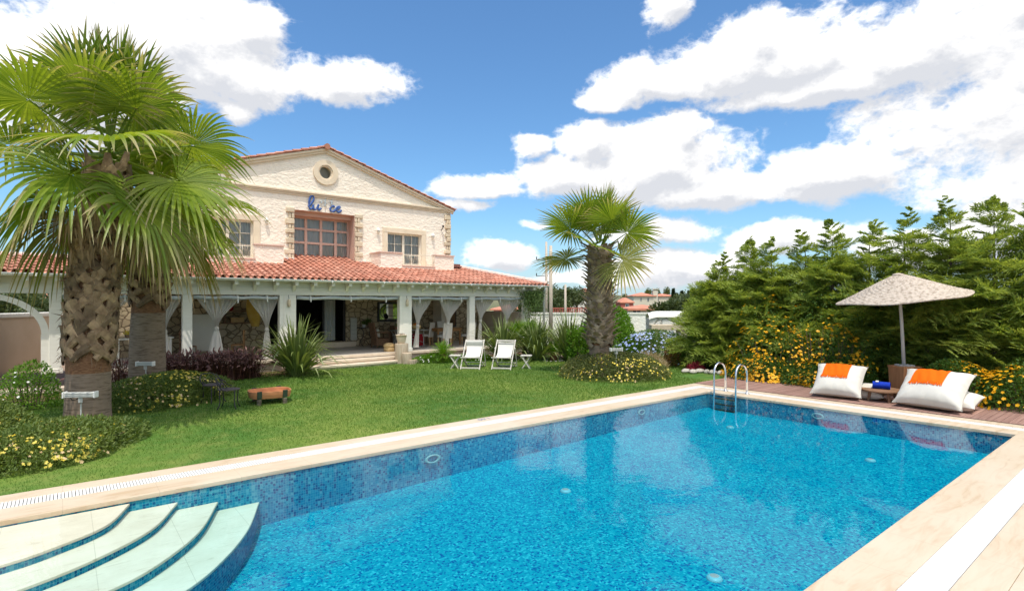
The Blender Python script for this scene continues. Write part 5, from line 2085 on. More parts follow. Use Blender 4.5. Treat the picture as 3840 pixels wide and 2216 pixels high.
mb.build('woven_mark', 'white_cloth', tw, smooth=True)

# wicker parasol in its wooden box
UB = Vector((16.0, 4.50, 0))
um = thing('wicker_parasol', UB, 'tilted wicker parasol on a pale pole in a brown wooden box', 'parasol')
mb = MB()
mb.lathe([(.30, .0), (.33, .72), (.345, .72), (.345, .76)], UB, 4)
rot_ = Matrix.Rotation(R(14), 4, 'Z')
mb.V[0] = np.array([(rot_ @ (Vector(v) - UB)) + UB for v in mb.V[0]])
mb.box(UB.x - .17, UB.x + .17, UB.y - .17, UB.y + .17, .5, .72)
bx = mb.build('planter_box', 'box_wood', um, bevel=.012)
sb = MB()
gg = np.random.default_rng(3)
for k in range(46):
    a, r_ = gg.uniform(0, 6.28), .2 * math.sqrt(gg.random())
    sb.lathe([(.0, -.03), (.035, -.01), (.03, .02), (0, .03)], (UB.x + r_ * math.cos(a), UB.y + r_ * math.sin(a), .765), 6)
sb.build('pebble_fill', 'pebble', bx)
tip_ = UB + Vector((-.04, .12, 2.95))
mb = MB()
mb.tube([UB + Vector((0, 0, .55)), UB + Vector((-.015, .05, 1.8)), tip_], [.042, .038, .034], 10)
mb.build('pole', 'pole_wood', um, smooth=True)
A = tip_ + Vector((0, 0, .06))
axz = Vector((-.10, .075, 1)).normalized()
axx = axz.cross(Vector((0, 1, 0))).normalized()
axy = axz.cross(axx)
cn_ = MB()


def can(rr, a, dz=0):
    r0 = rr / 1.38
    drop = .01 + .66 * r0 ** 1.15 - .06 * r0 ** 4
    wav = .016 * math.sin(5 * a + 1) * r0 ** 4 + .018 * math.sin(2 * a) * r0 ** 3
    return A + axx * (rr * math.cos(a)) + axy * (rr * math.sin(a)) - axz * (drop + wav - dz)


# woven strips: 60 radial ribs and concentric bands laid over one another
nb = 26
for k in range(nb):
    r0, r1 = .10 + 1.28 * k / nb, .10 + 1.28 * (k + 1.18) / nb
    rows = []
    for j in range(121):
        a = 2 * math.pi * j / 120
        w_ = .006 * (1 if (j // 2 + k) % 2 else -1)
        rows.append([can(r0, a, w_ + .012), can((r0 + r1) / 2, a, w_ + .020), can(min(r1, 1.40), a, w_ + .006)])
    cn_.grid(rows)
cn_.lathe([(.0, .02), (.10, .0), (.13, -.03)], A - axz * .0, 20)
cn_.build('canopy', 'wicker', um)
rb = MB()
for k in range(12):
    a = 2 * math.pi * k / 12
    r_ = MB()
    r_.tube([can(.06, a, -.03), can(.7, a, -.03), can(1.33, a, -.025)], [.014, .012, .009], 5)
    r_.build('rib', 'pole_wood', um)
ed_ = MB()
ed_.tube([can(1.38, 2 * math.pi * k / 72) for k in range(73)], .022, 6, cap=False)
ed_.build('rim', 'wicker', um)

# ------------------------------------------------------------------ things on the lawn
pm('painted_wood', (.56, .52, .45), .8, c2=(.66, .62, .55), vs_=5, stretch=(1, 1, 6), bump=.004, bs=30)
pm('sling', (.66, .64, .59), .9, var=.03, spec=.1)


def deck_chair():
    t = thing('deck_chair', (0, 0, 0), '', 'deck chair', 'white folding deck chairs')
    W = .33

    def part(nm, segs, w=.045, h=.03, mt='painted_wood', par=None):
        mb = MB()
        for a, b in segs:
            mb.bar(a, b, w, h)
        return mb.build(nm, mt, par or t, local=True, bevel=.004)
    for s in (-1, 1):
        part('frame_rail', [((s * W, -.5, .0), (s * W, .38, .97))], .03, .05)          # front foot to head
        part('seat_rail', [((s * (W - .035), -.42, .40), (s * (W - .035), .52, .02))], .03, .045)
        part('rear_leg', [((s * (W + .035), .12, .70), (s * (W + .035), .46, .04))], .028, .042)
    part('cross_bar', [((-W, .365, .94), (W, .365, .94))], .03, .06)
    part('cross_bar', [((-W, .30, .865), (W, .30, .865))], .025, .03)
    part('cross_bar', [((-W - .03, -.42, .41), (W + .03, -.42, .41))], .05, .03)
    part('cross_bar', [((-W, -.47, .06), (W, -.47, .06))], .03, .05)
    part('cross_bar', [((-W, .50, .04), (W, .50, .04))], .05, .03)
    part('cross_bar', [((-W - .03, .40, .16), (W + .03, .40, .16))], .04, .03)
    mb = MB()
    rows = []
    for v in np.linspace(0, 1, 14):
        p = Vector((0, .345, .885)).lerp(Vector((0, -.41, .425)), v)
        p += Vector((0, .05, -.19)) * math.sin(math.pi * v) ** .9
        wd = W - .035 - .035 * math.sin(math.pi * v)
        rows.append([(u * wd, p.y + .012 * u * u, p.z + .015 * u * u) for u in np.linspace(-1, 1, 9)])
    mb.grid(rows)
    sl_ = mb.build('sling', 'sling', t, smooth=True, local=True)
    return t


dc1 = deck_chair()
dc1.location = (11.18, 15.97, 0)
dc1.rotation_euler = (0, 0, math.atan2(.68, .74) - R(90))
dc1['label'] = 'white deck chair with a rolled head cushion, left of the pair'
dc2 = copy_tree(dc1)
dc2.location = (11.98, 15.22, 0)
dc2.rotation_euler = (0, 0, math.atan2(.60, .66) - R(90) - R(3))
dc2['label'] = 'white deck chair with a bare head rail, no cushion'
hc = thing('head_cushion', (0, 0, 0), 'white head cushion tied over the top of the left deck chair', 'cushion')
mb = MB()
mb.grid([[(u * .29, .315 - .07 * v + .055 * math.sin(th) + .0, .80 + .085 * v + .06 * math.cos(th)) for th, v in ((q, math.cos(q)) for q in np.linspace(0, 6.283, 16))] for u in np.linspace(-1, 1, 12)])
mb.build('cover', 'sling', hc, smooth=True, local=True)
hc.location, hc.rotation_euler = dc1.location.copy(), dc1.rotation_euler.copy()


def side_stool():
    t = thing('side_table', (0, 0, 0), '', 'side table', 'white folding side tables')
    mb = MB()
    for k in range(5):
        mb.box(-.19, .19, -.185 + .075 * k, -.185 + .075 * k + .066, .44, .465)
    mb.build('tabletop', 'painted_wood', t, local=True)
    for y in (-.13, .13):
        for s in (-1, 1):
            m2 = MB()
            m2.bar((s * -.14, y + .02 * s, 0), (s * .15, y + .02 * s, .44), .035, .03, up=(0, 1, 0))
            m2.build('leg', 'painted_wood', t, local=True)
    m3 = MB()
    m3.bar((-.09, -.14, .08), (-.09, .14, .08), .03, .03)
    m3.build('stretcher', 'painted_wood', t, local=True)
    return t


st1 = side_stool()
rzc = math.atan2(.70, .71) - R(90)
st1.location, st1.rotation_euler = (10.68, 16.32, 0), (0, 0, rzc)
st1['label'] = 'white folding side table left of the deck chairs beside the cycad'
st2 = copy_tree(st1)
st2.location, st2.rotation_euler = (12.57, 14.72, 0), (0, 0, rzc)
st2['label'] = 'white folding side table standing alone right of the deck chairs'

pm('black_iron', (.035, .030, .032), .55, var=.2, vs_=10, spec=.5)
pm('seat_mesh', (.085, .07, .07), .7, var=.2, vs_=40)


def iron_chair():
    t = thing('iron_chair', (0, 0, 0), '', 'chair', 'wrought iron garden chairs')
    mb = MB()
    mb.lathe([(0, .425), (.20, .43), (.22, .425), (.22, .41), (.20, .405), (0, .405)], (0, 0, 0), 26)
    mb.build('seat', 'seat_mesh', t, local=True)
    for k in range(4):
        a = math.pi / 4 + k * math.pi / 2
        c, s = math.cos(a), math.sin(a)
        m2 = MB()
        m2.tube([(c * .19, s * .19, .42), (c * .215, s * .215, .36), (c * .20, s * .20, .18), (c * .215, s * .215, .08), (c * .27, s * .27, 0)], [.012, .012, .011, .011, .014], 7)
        m2.build('leg', 'black_iron', t, smooth=True, local=True)
    bk_ = MB()
    arc = []
    for k in range(17):
        a = math.pi * (k / 16)
        arc.append((.24 * math.cos(a), .10 + .15 * math.sin(a), .50 + .16 * math.sin(a) ** .7))
    bk_.tube(arc, .011, 7)
    bk_.tube([(.24, .10, .50), (.25, .02, .47), (.21, -.02, .46), (.19, .02, .48)], .009, 6)
    bk_.tube([(-.24, .10, .50), (-.25, .02, .47), (-.21, -.02, .46), (-.19, .02, .48)], .009, 6)
    for s in (-1, 1):
        bk_.tube([(s * .19, .08, .42), (s * .21, .14, .50), (s * .17, .22, .60)], .009, 6)
        bk_.tube([(s * (.07 + (.012 + .006 * q) * math.cos(q * .8)), .19, .50 + (.012 + .006 * q) * math.sin(q * .8)) for q in range(11)], .007, 5)
        bk_.tube([(s * .13, .2, .50), (s * .12, .18, .43)], .007, 5)
    bk_.build('backrest', 'black_iron', t, smooth=True, local=True)
    return t


ic = iron_chair()
ic.location, ic.rotation_euler = (2.82, 13.30, 0), (0, 0, R(65))
ic['label'] = 'round seated wrought iron chair nearest the wooden trough'
ic2 = copy_tree(ic)
ic2.location, ic2.rotation_euler = (2.70, 14.28, 0), (0, 0, R(25))
ic2['label'] = 'wrought iron chair standing behind the other, by the yellow flowers'

# carved wooden trough on turned feet
tr_ = thing('wooden_trough', (3.72, 13.5, 0), 'shallow orange brown wooden trough on four ribbed dark feet', 'trough')
pm('trough_wood', (.42, .155, .06), .6, c2=(.58, .26, .12), vs_=4, stretch=(1, 1, 9), bump=.004, bs=30)
pm('dark_inlay', (.03, .05, .03), .7)
pm('striped_foot', (.22, .19, .12), .7, c2=(.06, .05, .04), vs_=3, stretch=(.1, .1, 12))
ang = R(-6)


def sup(a, rx, ry, p=3.2):
    c, s = math.cos(a), math.sin(a)
    x, y = rx * abs(c) ** (2 / p) * (1 if c > 0 else -1), ry * abs(s) ** (2 / p) * (1 if s > 0 else -1)
    return (3.72 + x * math.cos(ang) - y * math.sin(ang), 13.5 + x * math.sin(ang) + y * math.cos(ang))


rows = []
for rx, ry, z in ((.38, .30, .13), (.43, .35, .14), (.45, .37, .22), (.455, .375, .29), (.445, .365, .295), (.43, .35, .29), (.41, .33, .16), (.1, .05, .155)):
    rows.append([(*sup(a, rx, ry), z) for a in np.linspace(0, 2 * math.pi, 40, endpoint=False)])
mb = MB()
mb.grid(rows, closed=True)
mb.add(np.array(rows[0]), [tuple(range(40))])
mb.build('tray', 'trough_wood', tr_)
for sx in (-1, 1):
    for sy in (-1, 1):
        px_, py_ = 3.72 + sx * .27 * math.cos(ang) - sy * .33 * math.sin(ang), 13.5 + sx * .27 * math.sin(ang) + sy * .33 * math.cos(ang)
        m2 = MB()
        m2.lathe([(.045, 0), (.055, .015), (.035, .03), (.055, .045), (.035, .06), (.055, .075), (.035, .09), (.055, .105), (.04, .13)], (px_, py_, 0), 12)
        m2.build('foot', 'striped_foot', tr_)
        m3 = MB()
        m3.bar((px_, py_ + sy * .02, .15), (px_, py_ + sy * .045, .315), .10, .03, up=(0, 1, 0))
        m3.build('corner_block', 'dark_inlay', tr_, bevel=.004)


# garden floodlights on stakes before the palms
pm('lamp_housing', (.50, .50, .46), .5, var=.05)


def floodlight(c, rz, w, hz, label, cable=False):
    t = thing('garden_floodlight', (c[0], c[1], 0), label, 'floodlight', 'white garden floodlights')
    d, n_ = Vector((math.cos(rz), math.sin(rz), 0)), Vector((-math.sin(rz), math.cos(rz), 0))
    c = Vector((c[0], c[1], hz))
    mb = MB()
    mb.bar(c - d * w / 2, c + d * w / 2, .11, .085)
    for k in (-.028, 0, .028):
        mb.bar(c - d * (w / 2 - .02) + Vector((0, 0, k)) - n_ * .058, c + d * (w / 2 - .02) + Vector((0, 0, k)) - n_ * .058, .012, .010)
    mb.build('housing', 'lamp_housing', t, bevel=.008)
    for s in (-1, 1):
        m2 = MB()
        m2.bar(c + d * (s * w / 2), c + d * (s * (w / 2 + .025)), .13, .11)
        m2.build('end_cap', 'white_plastic', t, bevel=.01)
    m3 = MB()
    m3.tube([(c.x, c.y, 0), (c.x + .01, c.y, hz - .12)], .013, 7)
    m3.bar(Vector((c.x, c.y, hz - .13)), Vector((c.x, c.y, hz - .045)), .09, .06)
    m3.build('stake', 'lamp_housing', t)
    if cable:
        m4 = MB()
        m4.tube([c + d * -.16 - Vector((0, 0, .04)), c + d * -.13 - Vector((0, 0, .09)), c + d * -.07 - Vector((0, 0, .085)), c + d * -.03 - Vector((0, 0, .06))], .008, 5)
        m4.build('cable', 'black_iron', t)


f1 = at(198, 972, F=9.5)
floodlight((f1.x, f1.y), HEAD - R(90) + R(8), .46, f1.z, 'long white floodlight on a stake before the thick palm trunk', True)
f2 = at(358, 896, F=13.0)
floodlight((f2.x, f2.y), HEAD - R(90) + R(4), .34, f2.z, 'white floodlight before the grey trunk of the second palm')
f3 = at(1518, 861, F=16.6)
floodlight((f3.x, f3.y), HEAD - R(90) + R(12), .34, f3.z, 'white floodlight at the foot of the lone palm')

# log stakes edging the bed, stumps by the steps, white stones
pm('log_wood', (.30, .235, .165), .9, c2=(.47, .40, .31), vs_=5, stretch=(6, 6, .7), bump=.02, bs=16)
pm('log_end', (.46, .36, .25), .9, c2=(.58, .48, .36), vs_=8)


def stump(p, r, h, label, name='log_stump', grp=None, n=16, seed=0):
    g = np.random.default_rng(seed)
    t = thing(name, p, label, 'log', grp)
    ph = g.uniform(0, 6, 3)
    f = lambda a: r * (1 + .05 * math.sin(3 * a + ph[0]) + .03 * math.sin(7 * a + ph[1]))
    mb = MB()
    A_ = np.linspace(0, 2 * math.pi, n, endpoint=False)
    mb.grid([[(p[0] + f(a) * k_ * math.cos(a), p[1] + f(a) * k_ * math.sin(a), p[2] + z) for a in A_] for z, k_ in ((-.05, 1.06), (h * .4, 1), (h - .015, 1), (h, .96))], closed=True)
    mb.build('bark', 'log_wood', t, smooth=True)
    m2 = MB()
    m2.add([(p[0] + f(a) * .96 * math.cos(a), p[1] + f(a) * .96 * math.sin(a), p[2] + h) for a in A_], [tuple(range(n))])
    m2.build('cut_face', 'log_end', t)
    return t


stump((10.0, 19.02, 0), .25, .74, 'tall grey log stump carrying the pale flower pot', seed=1)
stump((10.05, 18.68, 0), .19, .40, 'short grey log stump in front of the taller one', seed=2)
edge_pts = spline([at(1012, 897, z=0), at(1045, 893, z=0), at(1080, 892, z=0), at(1118, 888, z=0), at(1145, 884, z=0)], 5)
for k, p in enumerate(edge_pts):
    r_ = .075 + .02 * random.Random(k).random()
    stump((p.x, p.y, 0), r_, .13 + .03 * random.Random(k + 50).random(), 'one of the short cut logs edging the bed by the deck chairs', 'edging_log', 'edging logs of the bed', 10, k)
edge2 = spline([at(1270, 883, z=0), at(1300, 884, z=0), at(1335, 884, z=0), at(1385, 880, z=0), at(1420, 880, z=0)], 3)
for k, p in enumerate(edge2):
    stump((p.x, p.y, 0), .08, .07, 'one of the low pale logs edging the bed right of the deck chairs', 'edging_log', 'edging logs right of the chairs', 10, k + 30)


def stone(p, s, label, grp, seed):
    g = np.random.default_rng(seed)
    mb = MB()
    rows = []
    ph = g.uniform(0, 6, 4)
    for v in np.linspace(0, math.pi, 7):
        rows.append([(p[0] + s[0] * math.sin(v) * math.cos(a) * (1 + .14 * math.sin(3 * a + ph[0])), p[1] + s[1] * math.sin(v) * math.sin(a) * (1 + .14 * math.sin(2 * a + ph[1])), p[2] + s[2] * (.6 + math.cos(v) * (.9 + .1 * math.sin(4 * a + ph[2])))) for a in np.linspace(0, 2 * math.pi, 10, endpoint=False)])
    mb.grid(rows, closed=True)
    o = mb.build('white_stone', 'pebble', None)
    return tag(o, label, 'stone', grp)


for k, (px_, s) in enumerate(((1690, .20), (1708, .17), (1724, .2), (1742, .12), (1757, .16), (1775, .14))):
    p = at(px_, 918 + (k % 2) * 2 + (k > 3) * 3, z=0)
    stone(p, (s, s * .7, .09), 'one of the white edging stones between the round flower bed and the ladder', 'white edging stones', k)
cyc2 = at(1364, 889, z=0)
for k in range(12):
    a = 2 * math.pi * k / 12
    stone((cyc2.x + .36 * math.cos(a), cyc2.y + .36 * math.sin(a), 0), (.05, .045, .03), 'one of the white pebbles ringing the small cycad', 'pebbles around the cycad', k + 20)

# pale pot on the stump
pot = thing('flower_pot', (10.0, 19.02, .74), 'pale conical flower pot with dry stalks on the tall log stump', 'pot')
pm('pale_clay', (.68, .58, .46), .7, var=.05, vs_=4)
mb = MB()
mb.lathe([(.11, 0), (.15, .06), (.19, .22), (.205, .31), (.215, .31), (.215, .335), (.195, .335), (.185, .30), (.0, .28)], (10.0, 19.02, .74), 26)
mb.build('vessel', 'pale_clay', pot, smooth=True)
g = np.random.default_rng(2)
P = np.stack([10.0 + g.normal(0, .07, 60), 19.02 + g.normal(0, .07, 60), np.full(60, 1.02)], 1)
mb = MB()
leaf_quads(mb, P, np.stack([g.normal(0, .4, 60), g.normal(0, .4, 60), np.ones(60)], 1), rand_dir(g, 60), g.uniform(.06, .14, 60), .02)
mb.build('stalk', 'dry_thatch', pot)
tpz = at(895, 845, z=.40)

# ------------------------------------------------------------------ furniture in the verandah (floor at 0.395)
FZ = .396
pm('dining_wood', (.33, .155, .05), .6, c2=(.46, .25, .10), vs_=4, stretch=(1, 8, 8))
pm('beech', (.55, .36, .17), .6, c2=(.66, .46, .25), vs_=4, stretch=(8, 8, 1))
pm('cover_cloth', (.74, .70, .62), .9, var=.05, vs_=6, bump=.004, bs=30, spec=.1)
pm('red_cloth', (.40, .012, .02), .85, var=.1)
pm('print_cloth', (.50, .46, .40), .9, c2=(.16, .13, .12), vs_=22)
pm('straw', (.50, .33, .14), .85, c2=(.64, .46, .24), vs_=18, bump=.01, bs=40)
pm('orange_fruit', (.85, .26, .015), .5, var=.1)
pm('zinc', (.30, .30, .28), .5, var=.1, metal=.4)
pm('painting', (.05, .03, .018), .7, c2=(.26, .13, .045), vs_=2.3)
pm('yellow_cloth', (.55, .33, .05), .9, c2=(.62, .42, .10), vs_=5)
pm('white_board', (.60, .58, .50), .6, var=.04)
pm('mirror_glass', (.82, .84, .80), .03, var=.02, metal=1.0)


def dining_chair():
    t = thing('dining_chair', (0, 0, 0), '', 'chair', 'white covered dining chairs')
    mb = MB()
    mb.box(-.22, .22, -.24, .22, .40, .50)
    mb.build('seat', 'cover_cloth', t, local=True, bevel=.015)
    mb = MB()
    mb.prism([(-.22, .20, .36), (-.22, .255, .36), (-.22, .34, 1.02), (-.22, .285, 1.02)], (.44, 0, 0))
    mb.build('backrest', 'cover_cloth', t, local=True, bevel=.012)
    for sx in (-1, 1):
        for y, k in ((-.2, -.02), (.22, .03)):
            m2 = MB()
            m2.tube([(sx * .19, y + k, 0), (sx * .18, y, .40)], [.018, .026], 6)
            m2.build('leg', 'beech', t, local=True)
    return t


d1 = dining_chair()
for k, (x, y, rz, lab) in enumerate(((12.75, 20.35, 178, 'white dining chair seen from behind, closest to the floor edge'), (12.55, 21.55, 215, 'white dining chair in profile left of the wooden table'),
                                     (13.75, 21.9, 10, 'white dining chair on the far side of the wooden table'), (13.95, 20.3, 175, 'white dining chair beside the narrow white post'))):
    o = d1 if k == 0 else copy_tree(d1)
    o.location, o.rotation_euler = (x, y, FZ), (0, 0, R(rz))
    o['label'] = lab


def table(name, c, w, d, h, label, top, leg, lr=.035, th=.04, apron=.09):
    t = thing(name, c, label, 'table')
    x, y, z = c
    mb = MB()
    mb.box(x - w / 2, x + w / 2, y - d / 2, y + d / 2, z + h - th, z + h)
    if apron:
        mb.box(x - w / 2 + .06, x + w / 2 - .06, y - d / 2 + .06, y + d / 2 - .06, z + h - th - apron, z + h - th - .001)
    mb.build('tabletop', top, t, bevel=.006)
    for sx in (-1, 1):
        for sy in (-1, 1):
            m2 = MB()
            m2.tube([(x + sx * (w / 2 - .08), y + sy * (d / 2 - .08), z), (x + sx * (w / 2 - .08), y + sy * (d / 2 - .08), z + h - th - .001)], [lr * .7, lr], 8)
            m2.build('leg', leg, t)
    return t


table('dining_table', (13.3, 21.15, FZ), 1.3, .8, .76, 'wooden dining table with white covered chairs round it', 'dining_wood', 'dining_wood', .04)
ct = thing('metal_table', (11.25, 20.55, FZ), 'grey metal table with crossed braces below the fruit basket', 'table')
mb = MB()
mb.box(10.55, 11.95, 20.25, 20.85, FZ + .74, FZ + .765)
mb.build('tabletop', 'zinc', ct)
for x in (10.65, 11.85):
    m2 = MB()
    m2.tube([(x, 20.55, FZ + .07), (x, 20.55, FZ + .74)], .022, 8)
    m2.tube([(x, 20.28, FZ), (x, 20.40, FZ + .06), (x, 20.55, FZ + .09), (x, 20.70, FZ + .06), (x, 20.82, FZ)], .016, 6)
    m2.build('leg', 'zinc', ct)
m2 = MB()
m2.tube([(10.65, 20.55, FZ + .25), (11.25, 20.55, FZ + .48), (11.85, 20.55, FZ + .62)], .010, 5)
m2.tube([(10.65, 20.55, FZ + .62), (11.25, 20.55, FZ + .40), (11.85, 20.55, FZ + .22)], .010, 5)
m2.build('brace', 'zinc', ct)
fb_ = thing('fruit_basket', (11.45, 20.5, FZ + .765), 'straw fruit basket heaped with oranges on the metal table', 'basket')
mb = MB()
mb.lathe([(.14, 0), (.20, .06), (.215, .13), (.20, .2), (.185, .2), (.19, .13), (.12, .04), (0, .04)], (11.45, 20.5, FZ + .765), 22)
mb.build('bowl', 'straw', fb_, smooth=True)
for k, (dx, dy, dz) in enumerate(((-.1, .02, .20), (0, .06, .21), (.1, 0, .2), (-.05, -.08, .2), (.06, -.08, .205), (0, -.01, .255), (-.02, .1, .2))):
    mb = MB()
    mb.lathe([(.001, -.042), (.03, -.03), (.042, 0), (.03, .03), (.001, .042)], (11.45 + dx, 20.5 + dy, FZ + .765 + dz), 12)
    tag(mb.build('orange', 'orange_fruit', None, smooth=True), 'one of the oranges heaped in the straw basket', 'orange', 'oranges in the fruit basket')


def cube_pouf(c, s, mt, label):
    t = thing('cube_pouf', c, label, 'pouf')
    mb = MB()
    mb.box(c[0] - s / 2, c[0] + s / 2, c[1] - s / 2, c[1] + s / 2, c[2], c[2] + s * .92)
    mb.build('cover', mt, t, bevel=.03)
    m2 = MB()
    q = s / 2 + .004
    z = c[2] + s * .9
    m2.tube([(c[0] - q, c[1] - q, z), (c[0] + q, c[1] - q, z), (c[0] + q, c[1] + q, z), (c[0] - q, c[1] + q, z), (c[0] - q, c[1] - q, z)], .008, 5)
    m2.build('piping', mt, t)


cube_pouf((12.15, 21.75, FZ), .55, 'red_cloth', 'dark red cube pouf on the verandah floor')
cube_pouf((11.25, 21.45, FZ), .52, 'print_cloth', 'speckled printed cube pouf beside the red one')

# mirror, cloth panel, wicker chair and small tables against the stone wall
mi = thing('wall_mirror', (11.5, YB - .03, 2.0), 'dark framed mirror with curved bars on the rubble wall', 'mirror')
x0, x1, z0, z1 = 11.0, 12.75, 1.43, 2.32
mb = MB()
for a, b, c_, d in ((x0, x1, z1 - .09, z1), (x0, x1, z0, z0 + .09), (x0, x0 + .09, z0 + .09, z1 - .09), (x1 - .09, x1, z0 + .09, z1 - .09)):
    mb.box(a, b, YB - .06, YB - .001, c_, d)
mb.build('frame', 'dark_iron', mi)
mb = MB()
mb.box(x0 + .05, x1 - .05, YB - .03, YB - .002, z0 + .05, z1 - .05)
mb.build('glass', 'mirror_glass', mi)
mb = MB()
zc = (z0 + z1) / 2
for rr in (.33, .19):
    for sd, xx in ((1, x0 + .47), (-1, x1 - .47)):
        mb.tube([(xx + sd * -rr * math.sin(a), YB - .04, zc + rr * math.cos(a)) for a in np.linspace(0, math.pi, 14)], .014, 6)
    for s in (-1, 1):
        mb.tube([(x0 + .47, YB - .04, zc + s * rr), (x1 - .47, YB - .04, zc + s * rr)], .014, 6)
mb.build('bars', 'dark_iron', mi)
rd = thing('radiator_panel', (9.8, YB - .06, .7), 'tall narrow pale panel heater on the rubble wall beside the doorway', 'heater')
mb = MB()
mb.box(9.72, 10.0, YB - .09, YB - .02, .66, 1.62)
mb.build('panel', 'white_board', rd, bevel=.008)
m2 = MB()
for k in range(5):
    m2.box(9.74, 9.98, YB - .094, YB - .0905, .74 + k * .18, .75 + k * .18)
m2.build('seam', 'channel', rd)

wc = thing('wicker_armchair', (10.45, 21.75, FZ), 'dark wicker armchair with a striped cushion beside the scrolled table', 'chair')
ax_, ay_ = 10.45, 21.75
mb = MB()
mb.box(ax_ - .30, ax_ + .30, ay_ - .30, ay_ + .28, FZ + .10, FZ + .40)
mb.build('seat', 'brown_wicker', wc, bevel=.02)
mb = MB()
mb.prism([(ax_ - .30, ay_ - .28, FZ + .40), (ax_ - .23, ay_ - .28, FZ + .40), (ax_ - .38, ay_ - .28, FZ + 1.05), (ax_ - .45, ay_ - .28, FZ + 1.05)], (0, .56, 0))
mb.build('backrest', 'brown_wicker', wc, bevel=.02)
for s in (-1, 1):
    mb = MB()
    mb.tube([(ax_ - .3, ay_ + s * .29, FZ + .66), (ax_ + .1, ay_ + s * .31, FZ + .64), (ax_ + .28, ay_ + s * .29, FZ + .58), (ax_ + .28, ay_ + s * .29, FZ + .1)], .03, 7)
    mb.build('armrest', 'brown_wicker', wc, smooth=True)
for sx in (-1, 1):
    for sy in (-1, 1):
        mb = MB()
        mb.tube([(ax_ + sx * .27, ay_ + sy * .26, FZ), (ax_ + sx * .27, ay_ + sy * .26, FZ + .12)], .022, 6)
        mb.build('leg', 'brown_wicker', wc)
cu_ = thing('striped_cushion', (ax_ - .2, ay_, FZ + .5), 'striped cream cushion standing in the wicker armchair', 'cushion')
top, bot = pillow_mesh(.42, .40, .16, np.random.default_rng(1), n=14)
mb = MB()
fr_ = ((0, 1, 0), (-.25, 0, .97), (.97, 0, .25))
mb.grid(place(top, (ax_ - .16, ay_, FZ + .62), *fr_))
mb.grid(place(bot, (ax_ - .16, ay_, FZ + .62), *fr_)[::-1])
mb.build('cover', 'cover_cloth', cu_, smooth=True)
bt_ = thing('bistro_table', (11.0, 21.35, FZ), 'small round table on bowed white iron legs', 'table')
mb = MB()
mb.lathe([(0, .70), (.33, .70), (.34, .715), (.33, .73), (0, .73)], (11.0, 21.35, FZ), 24)
mb.build('tabletop', 'zinc', bt_)
for k in range(4):
    a = math.pi / 4 + k * math.pi / 2
    c, s = math.cos(a), math.sin(a)
    mb = MB()
    mb.tube([(11 + c * q, 21.35 + s * q, FZ + z) for q, z in ((.24, .70), (.10, .50), (.06, .36), (.12, .2), (.30, .03), (.27, 0), (.22, .03))], .013, 6)
    mb.build('leg', 'painted_wood', bt_, smooth=True)
cs = thing('scroll_console', (10.35, YB - .25, FZ), 'black scrolled iron console table against the rubble wall', 'table')
mb = MB()
mb.box(9.98, 10.75, YB - .42, YB - .05, FZ + .78, FZ + .80)
mb.build('tabletop', 'black_iron', cs)
for x, s in ((10.1, 1), (10.6, -1)):
    mb = MB()
    mb.tube([(x, YB - .3, FZ + .78), (x + s * .12, YB - .3, FZ + .62), (x + s * .1, YB - .3, FZ + .42), (x - s * .02, YB - .3, FZ + .25), (x - s * .02, YB - .3, FZ + .12), (x + s * .1, YB - .3, FZ)], .014, 6)
    mb.tube([(x + s * .06 + (.015 + .008 * q) * math.cos(q * .7), YB - .3, FZ + .2 + (.015 + .008 * q) * math.sin(q * .7)) for q in range(12)], .009, 5)
    mb.build('leg', 'black_iron', cs, smooth=True)


def potted(c, r, h, label, pm_='white_plastic', lf='shrub_leaf', lh=.22, seed=0, n=160):
    t = thing('potted_plant', c, label, 'plant', 'small potted plants')
    mb = MB()
    mb.lathe([(r * .7, 0), (r, h), (r * .9, h), (r * .8, h * .8), (0, h * .8)], c, 14)
    mb.build('pot', pm_, t, smooth=True)
    g = np.random.default_rng(seed)
    P = np.stack([c[0] + g.normal(0, r * .5, n), c[1] + g.normal(0, r * .5, n), c[2] + h * .8 + lh * .5 * g.random(n)], 1)
    m2 = MB()
    leaf_quads(m2, P, np.stack([g.normal(0, .6, n), g.normal(0, .6, n), np.ones(n)], 1), rand_dir(g, n), lh * g.uniform(.3, .7, n), .03)
    m2.build('foliage', lf, t)


potted((10.25, YB - .25, FZ + .80), .075, .14, 'small bushy plant in a white pot on the scrolled console', seed=1)
potted((10.48, YB - .2, FZ + .80), .06, .1, 'taller dark plant beside the white pot on the scrolled console', 'boot_bark', lh=.34, seed=2)
potted((11.15, 21.45, FZ + .73), .11, .12, 'dark red potted plant on the small round table', 'red_cloth', seed=3)
wb2 = thing('lidded_basket', (9.86, 19.75, FZ), 'round lidded straw basket beside the tall log stump', 'basket')
mb = MB()
mb.lathe([(.17, 0), (.21, .03), (.215, .15), (.2, .17)], (9.86, 19.75, FZ), 20)
mb.build('body', 'straw', wb2, smooth=True)
mb = MB()
mb.lathe([(.21, .175), (.225, .2), (.215, .28), (.12, .33), (0, .335)], (9.86, 19.75, FZ), 20)
mb.build('lid', 'straw', wb2, smooth=True)
pt_ = thing('painting', (14.35, YB - .03, 1.8), 'dark brown abstract painting on the rubble wall behind the dining table', 'painting')
mb = MB()
mb.box(14.2, 15.15, YB - .05, YB - .002, 1.15, 2.15)
mb.build('canvas_panel', 'painting', pt_)
mb = MB()
for a, b, c_, d in ((14.16, 15.19, 2.15, 2.2), (14.16, 15.19, 1.1, 1.15), (14.16, 14.2, 1.15, 2.15), (15.15, 15.19, 1.15, 2.15)):
    mb.box(a, b, YB - .06, YB - .001, c_, d)
mb.build('frame', 'dark_iron', pt_)

